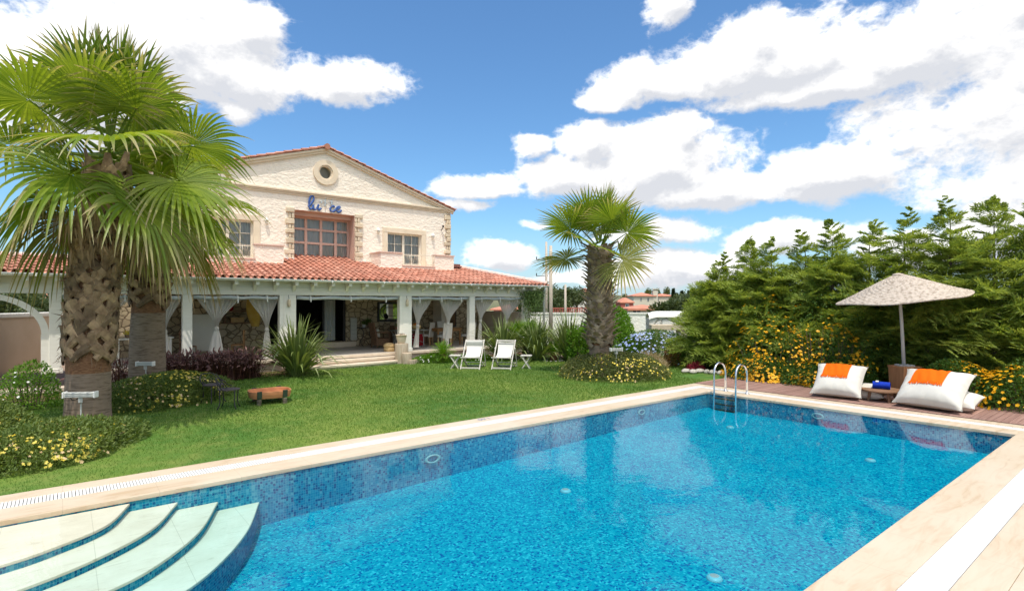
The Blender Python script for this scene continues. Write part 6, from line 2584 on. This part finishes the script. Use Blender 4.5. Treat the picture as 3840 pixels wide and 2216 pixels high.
# left bay: white table, panel, shelf, chairs
table('white_console', (1.95, 20.3, FZ), 1.5, .5, .83, 'white topped side table behind the left curtain', 'white_wood', 'white_wood', .035, .035, 0)
potted((1.6, 20.3, FZ + .83), .16, .10, 'low dark bowl of pale flowers on the white topped table', 'boot_bark', 'yellow_petal', .2, 5, 90)
fp = thing('freestanding_panel', (3.75, 21.6, FZ), 'tall pale board with rounded corners behind the knotted curtain', 'screen')
mb = MB()
mb.box(3.35, 4.2, 21.57, 21.63, FZ + .22, FZ + 1.5)
mb.build('board', 'white_board', fp, bevel=.02)
for x in (3.45, 4.1):
    mb = MB()
    mb.box(x - .03, x + .03, 21.4, 21.8, FZ, FZ + .22)
    mb.build('foot', 'dark_iron', fp)
sh_ = thing('wall_shelf', (5.3, YB - .2, 1.5), 'dark wooden wall shelf on the rubble wall of the left bay', 'shelf')
mb = MB()
mb.box(4.7, 5.95, YB - .3, YB - .002, 1.50, 1.54)
mb.box(4.7, 5.95, YB - .3, YB - .002, 1.95, 1.99)
mb.build('board', 'table_wood', sh_)
for x in (4.75, 5.9):
    mb = MB()
    mb.box(x - .02, x + .02, YB - .28, YB - .003, 1.541, 1.949)
    mb.build('upright', 'table_wood', sh_)
bxs = thing('straw_box', (5.15, YB - .17, 1.54), 'pale oblong straw box on the wall shelf', 'box')
mb = MB()
mb.box(4.95, 5.4, YB - .26, YB - .06, 1.541, 1.70)
mb.build('body', 'straw', bxs, bevel=.01)
mb = MB()
mb.box(4.94, 5.41, YB - .27, YB - .05, 1.701, 1.735)
mb.build('lid', 'straw', bxs, bevel=.008)
rv_ = thing('red_vase', (4.95, YB - .15, 1.99), 'round crimson vase on top of the wall shelf', 'vase')
mb = MB()
mb.lathe([(.05, 0), (.1, .07), (.09, .15), (.04, .19), (.05, .22)], (4.95, YB - .15, 1.99), 16)
mb.build('vessel', 'red_cloth', rv_, smooth=True)
hb = thing('hanging_sack', (5.55, 22.2, 1.4), 'rumpled straw yellow sack hanging in the left bay', 'sack')
mb = MB()
rows = []
for v in np.linspace(0, 1, 10):
    rows.append([(5.5 + (.10 + .14 * math.sin(math.pi * (.15 + .8 * v))) * math.cos(a) * (1 + .1 * math.sin(3 * a)) + .12 * v, 22.2 + .12 * math.sin(a), 2.45 - 1.05 * v) for a in np.linspace(0, 6.283, 20)])
mb.grid(rows)
mb.build('cloth', 'yellow_cloth', hb, smooth=True)
mb = MB()
mb.tube([(5.5, 22.2, 2.45), (5.5, 22.2, 3.3)], .012, 5)
mb.build('cord', 'dark_iron', hb)


def wood_chair(c, rz, label, mt='dining_wood'):
    t = thing('wooden_chair', c, label, 'chair', 'wooden chairs of the left bay', rz)
    mb = MB()
    mb.box(-.2, .2, -.2, .2, .42, .46)
    mb.build('seat', mt, t, local=True)
    for sx in (-1, 1):
        for sy, h in ((-1, .42), (1, .95)):
            mb = MB()
            mb.tube([(sx * .18, sy * .18, 0), (sx * .18, sy * .19, h)], .018, 6)
            mb.build('leg', mt, t, local=True)
    mb = MB()
    for z in (.6, .75, .9):
        mb.box(-.17, .17, .175, .2, z - .03, z + .03)
    mb.build('backrest', mt, t, local=True)


wood_chair((2.2, 20.9, FZ), R(200), 'brown wooden chair under the white topped table')
wood_chair((3.25, 21.2, FZ), R(100), 'dark wooden chair left of the pale board', 'table_wood')
wood_chair((4.75, 21.0, FZ), R(250), 'honey coloured wooden chair right of the knotted curtain', 'dining_wood')
tc = thing('terracotta_box', (6.1, 18.85, 0), 'terracotta planter box half hidden by the sword leaves at the steps', 'planter')
pm('terracotta', (.50, .22, .10), .85, c2=(.60, .31, .17), vs_=6)
mb = MB()
mb.box(6.08, 6.5, 18.99, 19.26, .0, .58)
mb.build('box', 'terracotta', tc, bevel=.012)
mb = MB()
mb.box(6.05, 6.53, 18.96, 19.29, .581, .62)
mb.build('rim', 'terracotta', tc, bevel=.008)

# bench and the seated person half hidden by the pillar
bn = thing('wicker_sofa', (12.3, 22.5, FZ), 'wicker sofa under the wall mirror with beige cushions', 'sofa')
mb = MB()
mb.box(11.5, 13.0, 22.2, 22.85, FZ + .08, FZ + .38)
mb.build('seat', 'brown_wicker', bn, bevel=.02)
mb = MB()
mb.box(11.5, 13.0, 22.86, 23.0, FZ + .08, FZ + .85)
mb.build('backrest', 'brown_wicker', bn, bevel=.02)
mb = MB()
mb.box(11.55, 12.95, 22.22, 22.85, FZ + .381, FZ + .46)
mb.build('cushion', 'cover_cloth', bn, bevel=.03)
pm('skin', (.50, .28, .19), .6, var=.05)
pm('hair', (.025, .015, .012), .6, var=.2, vs_=40)
pm('beige_shirt', (.42, .35, .27), .9, var=.08, vs_=9)
pm('trousers', (.12, .12, .14), .9, var=.08)
pe = thing('person', (11.75, 22.45, FZ + .46), 'seated person with dark hair in a beige shirt behind the pillar', 'person')


def skin_chain(name, verts, edges, radii, mt, parent, root=0, sub=2):
    me = bpy.data.meshes.new(name)
    me.from_pydata([tuple(v) for v in verts], edges, [])
    o = bpy.data.objects.new(name, me)
    COL.objects.link(o)
    o.parent = parent
    o.location = (0, 0, 0)
    sk = o.modifiers.new('skin', 'SKIN')
    sk.use_smooth_shade = True
    for i, r in enumerate(radii):
        me.skin_vertices[0].data[i].radius = r if hasattr(r, '__len__') else (r, r)
        me.skin_vertices[0].data[i].use_root = (i == root)
    su = o.modifiers.new('sub', 'SUBSURF')
    su.levels = su.render_levels = sub
    me.materials.append(MATS[mt])
    return o


bv = [(0, 0, .10), (0, .03, .32), (0, .05, .50), (0, .04, .60), (0, .02, .67), (0, -.005, .78),
      (-.10, -.02, .09), (-.11, -.42, .09), (-.11, -.45, -.33), (-.11, -.58, -.41),
      (.10, -.02, .09), (.11, -.42, .09), (.11, -.45, -.33), (.11, -.58, -.41),
      (-.20, .05, .52), (-.27, -.05, .28), (-.17, -.28, .17), (-.14, -.36, .15), (.20, .05, .52), (.27, -.05, .28), (.17, -.28, .17), (.14, -.36, .15)]
be = [(0, 1), (1, 2), (2, 3), (3, 4), (4, 5), (0, 6), (6, 7), (7, 8), (8, 9), (0, 10), (10, 11), (11, 12), (12, 13), (2, 14), (14, 15), (15, 16), (16, 17), (2, 18), (18, 19), (19, 20), (20, 21)]
br = [(.16, .11), (.14, .10), (.15, .10), (.065, .06), (.06, .065), (.09, .105), .085, .065, .045, (.045, .03), .085, .065, .045, (.045, .03), .055, .042, .032, (.04, .02), .055, .042, .032, (.04, .02)]
# fingers: four unequal chains and a thumb from each palm
for hb_, s in ((17, -1), (21, 1)):
    px_, py_, pz_ = bv[hb_]
    for k, (dx, ln) in enumerate(((-.03, .065), (-.01, .08), (.01, .075), (.03, .06), (-.045 * s, .05))):
        i0 = len(bv)
        bv += [(px_ + dx, py_ - .04 - ln * .5 * (k < 4), pz_ - .005), (px_ + dx * 1.1, py_ - .04 - ln * (.9 if k < 4 else .5), pz_ - .03)]
        be += [(hb_, i0), (i0, i0 + 1)]
        br += [.0095, .008]
skin_chain('body', bv, be, br, 'skin', pe)
cv = [(0, 0, .10), (0, .03, .32), (0, .05, .50), (0, .045, .57), (-.20, .05, .52), (-.26, -.04, .32), (.20, .05, .52), (.26, -.04, .32)]
skin_chain('shirt', cv, [(0, 1), (1, 2), (2, 3), (2, 4), (4, 5), (2, 6), (6, 7)], [(.175, .125), (.155, .115), (.165, .115), .075, .07, .058, .07, .058], 'beige_shirt', pe)
tv = [(0, 0, .10), (-.10, -.02, .09), (-.11, -.42, .09), (-.11, -.45, -.28), (.10, -.02, .09), (.11, -.42, .09), (.11, -.45, -.28)]
skin_chain('trousers', tv, [(0, 1), (1, 2), (2, 3), (0, 4), (4, 5), (5, 6)], [(.17, .12), .10, .078, .06, .10, .078, .06], 'trousers', pe)
hm = MB()
rows = []
for v in np.linspace(0, 2.0, 9):
    rows.append([(.105 * math.sin(v) * math.cos(a) * (1 + .06 * math.sin(9 * a)), .02 + .125 * math.sin(v) * math.sin(a), .80 + .125 * math.cos(v) - (.03 if math.sin(a) > .2 else 0) * v + (.05 * v if math.sin(a) < -.5 and v > 1.2 else 0)) for a in np.linspace(0, 6.283, 20)])
hm.grid(rows)
hm.build('hair', 'hair', pe, smooth=True, local=True)
fm = MB()
for s in (-1, 1):
    fm.lathe([(.001, -.01), (.011, 0), (.001, .01)], (s * .035, -.103, .795), 8)
fm.build('eyes', 'hair', pe, local=True)
nm_ = MB()
nm_.tube([(0, -.10, .80), (0, -.122, .765), (0, -.105, .755)], [.008, .014, .008], 6)
nm_.tube([(-.025, -.105, .725), (0, -.113, .722), (.025, -.105, .725)], [.004, .007, .004], 6)
for s in (-1, 1):
    nm_.tube([(s * .092, .0, .80), (s * .102, .01, .785), (s * .092, .0, .755)], [.012, .016, .01], 6)
nm_.build('face_features', 'skin', pe, smooth=True, local=True)


# ------------------------------------------------------------------ beyond the garden
rubble('pale_rubble', ((.60, .57, .51), (.76, .74, .69)), (.44, .41, .36), 2.2, .06, .05)
pm('wall_cap', (.74, .72, .66), .9, var=.05, bump=.01, bs=8)
pm('tan_render', (.52, .40, .29), .95, c2=(.58, .46, .345), vs_=1.3, bump=.004, bs=60)
pm('cream_render', (.66, .62, .55), .9, var=.05)
pm('beige_render', (.60, .54, .42), .9, c2=(.68, .62, .50), vs_=.5)
pm('far_tile', (.54, .20, .12), .85, c2=(.62, .27, .18), vs_=1.2, stretch=(1, 1, 1))
pm('red_render', (.44, .12, .09), .9, var=.1)
pm('far_window', (.05, .07, .09), .2, spec=.6)
pm('concrete', (.44, .37, .29), .9, c2=(.55, .48, .39), vs_=2, stretch=(5, 5, .5))
leafm('far_leaf', (.045, .075, .025), (.13, .16, .06), .25, vscale=.25)
leafm('dark_conifer', (.022, .045, .02), (.06, .09, .035), .2, vscale=.3)

# thick white wall at the end of the lawn
wl = thing('garden_wall', (20.5, 14.2, 0), 'thick rough white garden wall with a smooth rounded top', 'wall')
a_, b_ = Vector((19.75, 14.95, 0)), Vector((22.6, 12.55, 0))
d_ = (b_ - a_).normalized()
n_ = Vector((-d_.y, d_.x, 0))
if n_.y < 0:
    n_ = -n_
rows = []
for k in range(41):
    u = k / 40
    p = a_.lerp(b_, u)
    e = .10 * (1 - min(1, u / .12)) ** 2
    rows.append([p + Vector((0, 0, -.05)) - n_ * .05, p + Vector((0, 0, .9)), p + Vector((0, 0, 1.66 - e)) + n_ * .01])
mb = MB()
mb.grid(rows)
q = [a_ - n_ * .05, a_ + n_ * .6]
mb.add([q[0], q[1], q[1] + Vector((0, 0, 1.6)), q[0] + Vector((0, 0, 1.6))], [(0, 1, 2, 3)])
mb.build('face', 'pale_rubble', wl)
mb = MB()
rows = []
for k in range(41):
    u = k / 40
    p = a_.lerp(b_, u)
    e = .10 * (1 - min(1, u / .12)) ** 2
    rows.append([p + n_ * (.30 - .36 * math.cos(t_)) + Vector((0, 0, 1.655 - e + .26 * math.sin(t_) ** .8)) for t_ in np.linspace(0, math.pi, 9)])
mb.grid(rows)
mb.build('coping', 'wall_cap', wl, smooth=True)
nc = thing('stone_bench', (19.4, 14.2, 0), 'old stone slab on short blocks against the white wall', 'bench')
c0 = at(1645, 806, F=22.6)
mb = MB()
mb.bar(c0 - Vector(ray(0, 0)) * 0 + Vector((-.55, .45, -.0)), c0 + Vector((.55, -.45, 0)), .45, .22)
mb.build('slab', 'quoin_stone', nc, bevel=.02)
for s in (-1, 1):
    m2 = MB()
    c1 = c0 + Vector((.42 * s, -.34 * s, 0))
    m2.box(c1.x - .15, c1.x + .15, c1.y - .15, c1.y + .15, 0, c0.z - .111)
    m2.build('block', 'quoin_stone', nc, bevel=.02)

# tan wall and path side on the left
lw = thing('boundary_wall', (-2, 23.5, 0), 'tan rendered boundary wall with a cream top behind the left path', 'wall')
a_, b_ = Vector((-9, 9.9, 0)), Vector((1.9, 30.3, 0))
a_ = Vector((-1.54, 23.8, 0)) + (Vector((-1.54, 23.8, 0)) - Vector((-.55, 25.65, 0))).normalized() * 9
b_ = Vector((-.55, 25.65, 0)) + (Vector((-.55, 25.65, 0)) - Vector((-1.54, 23.8, 0))).normalized() * 4
d_ = (b_ - a_).normalized()
mb = MB()
mb.bar(a_ + Vector((0, 0, .9)), b_ + Vector((0, 0, .9)), .22, 1.82)
mb.build('render', 'tan_render', lw)
mb = MB()
mb.bar(a_ + Vector((0, 0, 1.88)), b_ + Vector((0, 0, 1.88)), .32, .15)
mb.build('coping', 'wall_cap', lw, bevel=.03)
# low white wall and pieces near the pole
w2 = thing('low_white_wall', (21, 21.5, 0), 'low plain white wall behind the sword leaved plants', 'wall')
mb = MB()
mb.bar((17.5, 25.5, .8), (27, 17.5, .8), .25, 1.7)
mb.build('render', 'white_plaster', w2)
mb = MB()
mb.bar((17.5, 25.5, 1.69), (27, 17.5, 1.69), .33, .08)
mb.build('coping', 'wall_cap', w2)


def hip_house(loc, rz, w, d, h, rh, label, wallm, wins=(), chim=None, over=.5, base=0.0, name='villa_far'):
    t = thing(name, loc, label, 'house', None, rz)
    mb = MB()
    mb.box(-w / 2, w / 2, -d / 2, d / 2, -.2, base + h)
    mb.build('wall', wallm, t, local=True)
    mb = MB()
    o, i = over, min(w, d) / 2 + over
    z0, z1 = base + h, base + h + rh
    V = [(-w / 2 - o, -d / 2 - o, z0), (w / 2 + o, -d / 2 - o, z0), (w / 2 + o, d / 2 + o, z0), (-w / 2 - o, d / 2 + o, z0)]
    if w >= d:
        V += [(-w / 2 - o + i, 0, z1), (w / 2 + o - i, 0, z1)]
        F = [(0, 1, 5, 4), (1, 2, 5), (2, 3, 4, 5), (3, 0, 4)]
    else:
        V += [(0, -d / 2 - o + i, z1), (0, d / 2 + o - i, z1)]
        F = [(0, 1, 4), (1, 2, 5, 4), (2, 3, 5), (3, 0, 4, 5)]
    mb.add(V, F)
    mb.add([(v[0], v[1], v[2] - .18) for v in V[:4]] + V[:4], [(0, 1, 5, 4), (1, 2, 6, 5), (2, 3, 7, 6), (3, 0, 4, 7), (3, 2, 1, 0)])
    ro = mb.build('roof', 'far_tile', t, local=True)
    for (x, z, ww, hh) in wins:
        m2 = MB()
        m2.box(x - ww / 2 - .08, x + ww / 2 + .08, -d / 2 - .04, -d / 2 - .001, z - .08, z + hh + .08)
        f = m2.build('window', 'cream_render', t, local=True)
        m3 = MB()
        m3.box(x - ww / 2, x - .03, -d / 2 - .07, -d / 2 - .041, z, z + hh)
        m3.box(x + .03, x + ww / 2, -d / 2 - .07, -d / 2 - .041, z, z + hh)
        m3.build('pane', 'far_window', f, local=True)
        m4 = MB()
        for k in range(7):
            m4.box(x - ww / 2 - .1 + (ww + .2) * k / 6 - .015, x - ww / 2 - .1 + (ww + .2) * k / 6 + .015, -d / 2 - .2, -d / 2 - .17, z - .05, z + .62)
        m4.box(x - ww / 2 - .12, x + ww / 2 + .12, -d / 2 - .21, -d / 2 - .16, z + .6, z + .64)
        if hh > 1.4:
            m4.build('balustrade', 'dark_iron', f, local=True)
    if chim:
        m5 = MB()
        m5.box(chim[0] - .6, chim[0] + .6, chim[1] - .5, chim[1] + .5, 0, chim[2])
        m5.box(chim[0] - .75, chim[0] + .75, chim[1] - .65, chim[1] + .65, chim[2] + .3, chim[2] + .45)
        m5.box(chim[0] - .4, chim[0] + .4, chim[1] - .3, chim[1] + .3, chim[2], chim[2] + .3)
        m5.build('chimney', wallm, ro, local=True)
    return t


# houses stand where the survey puts them, 60 to 110 m away
def house_at(x, F, **k):
    p = at(x, 744, F=F)
    return hip_house((p.x, p.y, 0), HEAD - R(90) + k.pop('turn', 0), **k)


house_at(1440, 120, w=7.2, d=8, h=3.8, rh=1.5, label='white house with red hipped roof left of the lone palm trunk', wallm='cream_render', wins=((-2.1, 1.85, .85, 1.4), (.25, 1.85, .85, 1.4)), over=.4)
house_at(1579, 150, w=5.7, d=8, h=3.95, rh=.85, label='beige house with slit windows and red roof, left half with the chimney', wallm='beige_render', wins=((-.9, 2.5, .3, .85), (1.0, 2.5, .4, .85)), chim=(2.9, -3.6, 5.3), over=.35)
house_at(1629, 153, w=5.0, d=8, h=3.95, rh=.6, label='beige house with red roof, right half beside the dark conifers', wallm='beige_render', wins=((-1.9, 2.5, .25, .85),), over=.3)
house_at(1582, 55, w=3.3, d=4, h=1.68, rh=.36, label='low red roofed shed in front of the beige house', wallm='cream_render', wins=((-1.0, 1.2, .7, .3), (.9, 1.2, .7, .3)), name='shed', over=.25)
house_at(1538, 100, w=2.2, d=5, h=2.3, rh=.8, label='small house with a red gable wall behind the shed', wallm='red_render', name='small_house', wins=((0, 1.2, .5, .7),), over=.2)
house_at(1686, 90, w=3.2, d=4, h=1.95, rh=.4, label='low house with a faded red roof among the trees right of the beige house', wallm='beige_render', name='small_house', wins=((0, .8, .8, .7),), over=.3)
house_at(1300, 75, w=9, d=6, h=1.4, rh=.8, label='low red roofed house seen past the end of the verandah', wallm='red_render', name='small_house', wins=((-2, .3, 1, .8), (2, .3, 1, .8)))
house_at(88, 75, w=7, d=5, h=2.6, rh=.9, label='white house far off under the verandah arch on the left', wallm='cream_render', name='small_house', wins=((1, .8, 2.4, 1.0),))
# long red fence wall
rf = thing('red_fence', at(1390, 775, F=48), 'long rust red railing on a low wall before the white house', 'fence')
pa_, pb_ = at(1355, 775, F=47), at(1500, 775, F=50)
mb = MB()
mb.bar(Vector((pa_.x, pa_.y, .55)), Vector((pb_.x, pb_.y, .55)), .2, 1.1)
mb.build('base_wall', 'cream_render', rf)
mb = MB()
for k in range(36):
    p = pa_.lerp(pb_, k / 35)
    mb.box(p.x - .03, p.x + .03, p.y - .03, p.y + .03, 1.1, 1.75)
mb.bar(Vector((pa_.x, pa_.y, 1.78)), Vector((pb_.x, pb_.y, 1.78)), .08, .08)
mb.bar(Vector((pa_.x, pa_.y, 1.15)), Vector((pb_.x, pb_.y, 1.15)), .08, .1)
mb.build('railing', 'red_render', rf)


def pole(x, F, ztop, r, label, arms=(), wires=()):
    p = at(x, 744, F=F)
    t = thing('utility_pole', (p.x, p.y, 0), label, 'pole', 'concrete utility poles')
    mb = MB()
    mb.tube([(p.x, p.y, -.1), (p.x, p.y, ztop)], [r * 1.25, r * .8], 10)
    mb.build('shaft', 'concrete', t, smooth=True)
    rt = Vector((sa, -ca, 0))
    for z, l_ in arms:
        m2 = MB()
        m2.bar(Vector((p.x, p.y, z)) - rt * l_, Vector((p.x, p.y, z)) + rt * .1, .035, .035)
        m2.tube([Vector((p.x, p.y, z)) - rt * l_, Vector((p.x, p.y, z + .18)) - rt * l_], .03, 6)
        m2.build('cross_arm', 'dark_iron', t)
    return p


pole(1357, 25.5, 4.9, .085, 'thick concrete pole beside the corner of the verandah roof', ((3.95, .35),))
pole(1346, 34, 6.0, .08, 'thin concrete pole behind the thick one', ((4.9, .6), (3.9, .6)))
pole(1393, 44, 3.7, .10, 'leaning grey pole between the verandah and the white house')
for x0, x1, F0, F1, z0, z1 in ((1343, 2000, 34, 80, 5.2, 6.2), (1343, 2000, 34, 80, 4.8, 5.6)):
    pass


def far_tree(x, F, h, r, label, mat='far_leaf', n=2600, L=.34, conic=False, trunk=True, flat=.75, grp='trees beyond the garden', zc=None):
    p = at(x, 744, F=F)
    g = np.random.default_rng(int(abs(x) * 7 + F))
    t = thing('tree', (p.x, p.y, 0), label, 'tree', grp)
    mb = MB()
    if conic:
        z = g.random(n) ** .8
        rr = r * (1 - z) ** .8 * (.5 + .5 * g.random(n)) * (1 + .25 * np.sin(z * 31))
        a = g.uniform(0, 6.283, n)
        P = np.stack([p.x + rr * np.cos(a), p.y + rr * np.sin(a), .3 + z * (h - .3)], 1)
        D = np.stack([np.cos(a), np.sin(a), np.full(n, .5)], 1) + g.normal(0, .4, (n, 3))
    else:
        cs_ = [(g.uniform(-.55, .55) * r, g.uniform(-.55, .55) * r, h * g.uniform(.5, .82), r * g.uniform(.35, .6)) for _ in range(9)]
        P, D = [], []
        for k in range(9):
            c = cs_[k]
            d = rand_dir(g, n // 9)
            P.append(np.array([p.x + c[0], p.y + c[1], c[2]]) + d * c[3] * (.55 + .5 * g.random((n // 9, 1))) * np.array([1, 1, flat]))
            D.append(d + g.normal(0, .5, d.shape))
        P, D = np.concatenate(P), np.concatenate(D)
        P[:, 2] = np.maximum(P[:, 2], .15)
    leaf_quads(mb, P, D, D + g.normal(0, .7, D.shape) + np.array([0, 0, .5]), L * g.uniform(.6, 1.3, len(P)), L * .5, fold=.1)
    mb.build('crown', mat, t)
    m2 = MB()
    m2.tube([(p.x, p.y, 0), (p.x + .1, p.y, h * .4), (p.x, p.y + .1, h * .75)], [r * .10, r * .07, r * .03], 7)
    for k in range(4):
        a = k * 1.7
        m2.tube([(p.x, p.y, h * .35), (p.x + r * .4 * math.cos(a), p.y + r * .4 * math.sin(a), h * .65)], [r * .05, r * .02], 5)
    m2.build('trunk', 'bark', t)


for x, F, h, r, lab in ((1380, 70, 4.0, 2.6, 'bushy tree between the poles and the white house'), (1420, 95, 4.6, 3.0, 'broad tree behind the white house on its left'), (1365, 55, 2.6, 1.8, 'low bush tree right behind the thick pole'),
                        (1330, 90, 5.2, 4.0, 'broad tree seen under the corner of the verandah roof'), (1310, 60, 3.2, 2.2, 'dense tree glimpsed past the vine'), (1672, 60, 2.9, 1.9, 'round dense tree right of the beige house'),
                        (1650, 48, 2.2, 1.5, 'low round tree in front of the beige house'), (1715, 52, 3.2, 2.2, 'leafy tree left of the hedge, nearest the wall'), (1745, 42, 3.4, 2.0, 'leafy tree just behind the hedge end'), (1780, 60, 4.2, 2.6, 'broad tree behind the first conifers'),
                        (1850, 55, 4.0, 3.0, 'broad tree hidden behind the hedge'), (20, 45, 3.0, 2.6, 'bushy tree over the tan wall at the left border'), (70, 50, 3.2, 2.4, 'bushy tree over the tan wall under the arch'), (115, 42, 2.6, 1.8, 'bushy tree at the foot of the arch'), (-40, 50, 3.6, 2.8, 'bushy tree past the left border')):
    far_tree(x, F, h, r, lab)
for x, F, h, r, lab in ((1659, 130, 5.3, .55, 'slim dark cypress right of the beige house'), (1667, 135, 4.3, .8, 'small dark conifer next to the slim cypress'), (1680, 135, 4.9, 1.0, 'dark conifer with an open top'), (1699, 140, 5.0, 1.7, 'dark conifer of the far row, middle one'),
                        (1711, 138, 4.9, 1.3, 'dark conifer of the far row nearest the hedge'), (1637, 165, 4.9, 1.8, 'dark conifer rising behind the beige roof'), (1626, 165, 4.7, 1.5, 'dark conifer behind the chimney')):
    far_tree(x, F, h, r, lab, 'dark_conifer', 1500, .42, True, grp='dark conifers far off')
for x, F, h, lab in ((1598, 160, 6.9, 'tall spindly eucalyptus behind the beige roof, left'), (1617, 162, 7.1, 'tall spindly eucalyptus beside the chimney'), (1643, 164, 7.0, 'tall spindly eucalyptus right of the chimney'), (1541, 160, 4.9, 'small pale tree behind the red gable')):
    far_tree(x, F, h, 1.2, lab, 'olive_leaf', 1100, .4, flat=1.5, grp='spindly trees behind the beige house')

# distant hills
g = np.random.default_rng(3)


def hill(x0, x1, F, prof, name, mat):
    mb = MB()
    rows = []
    xs = np.linspace(x0, x1, 60)
    for x in xs:
        p = at(x, 744, F=F)
        h = np.interp((x - x0) / (x1 - x0), np.linspace(0, 1, len(prof)), prof) * (1 + .05 * math.sin(x * .13))
        b = at(x, 744, F=F * 1.6)
        f = at(x, 744, F=F * .75)
        rows.append([(f.x, f.y, -.5), (p.x * .9, p.y * .9, h * .55), (p.x, p.y, h), (b.x, b.y, -1)])
    mb.grid(rows)
    struct(name, mb, mat, smooth=True)


pm('scrub_hill', (.075, .095, .04), .95, c2=(.17, .165, .085), vs_=.06)
hill(-500, 700, 600, [40, 52, 44, 30, 18, 8, 2], 'far_hills', 'far_hill')
hill(1100, 2100, 240, [2, 7, 8.5, 6.5, 5, 4.5, 5, 5.5, 4, 2], 'scrub_hills', 'scrub_hill')
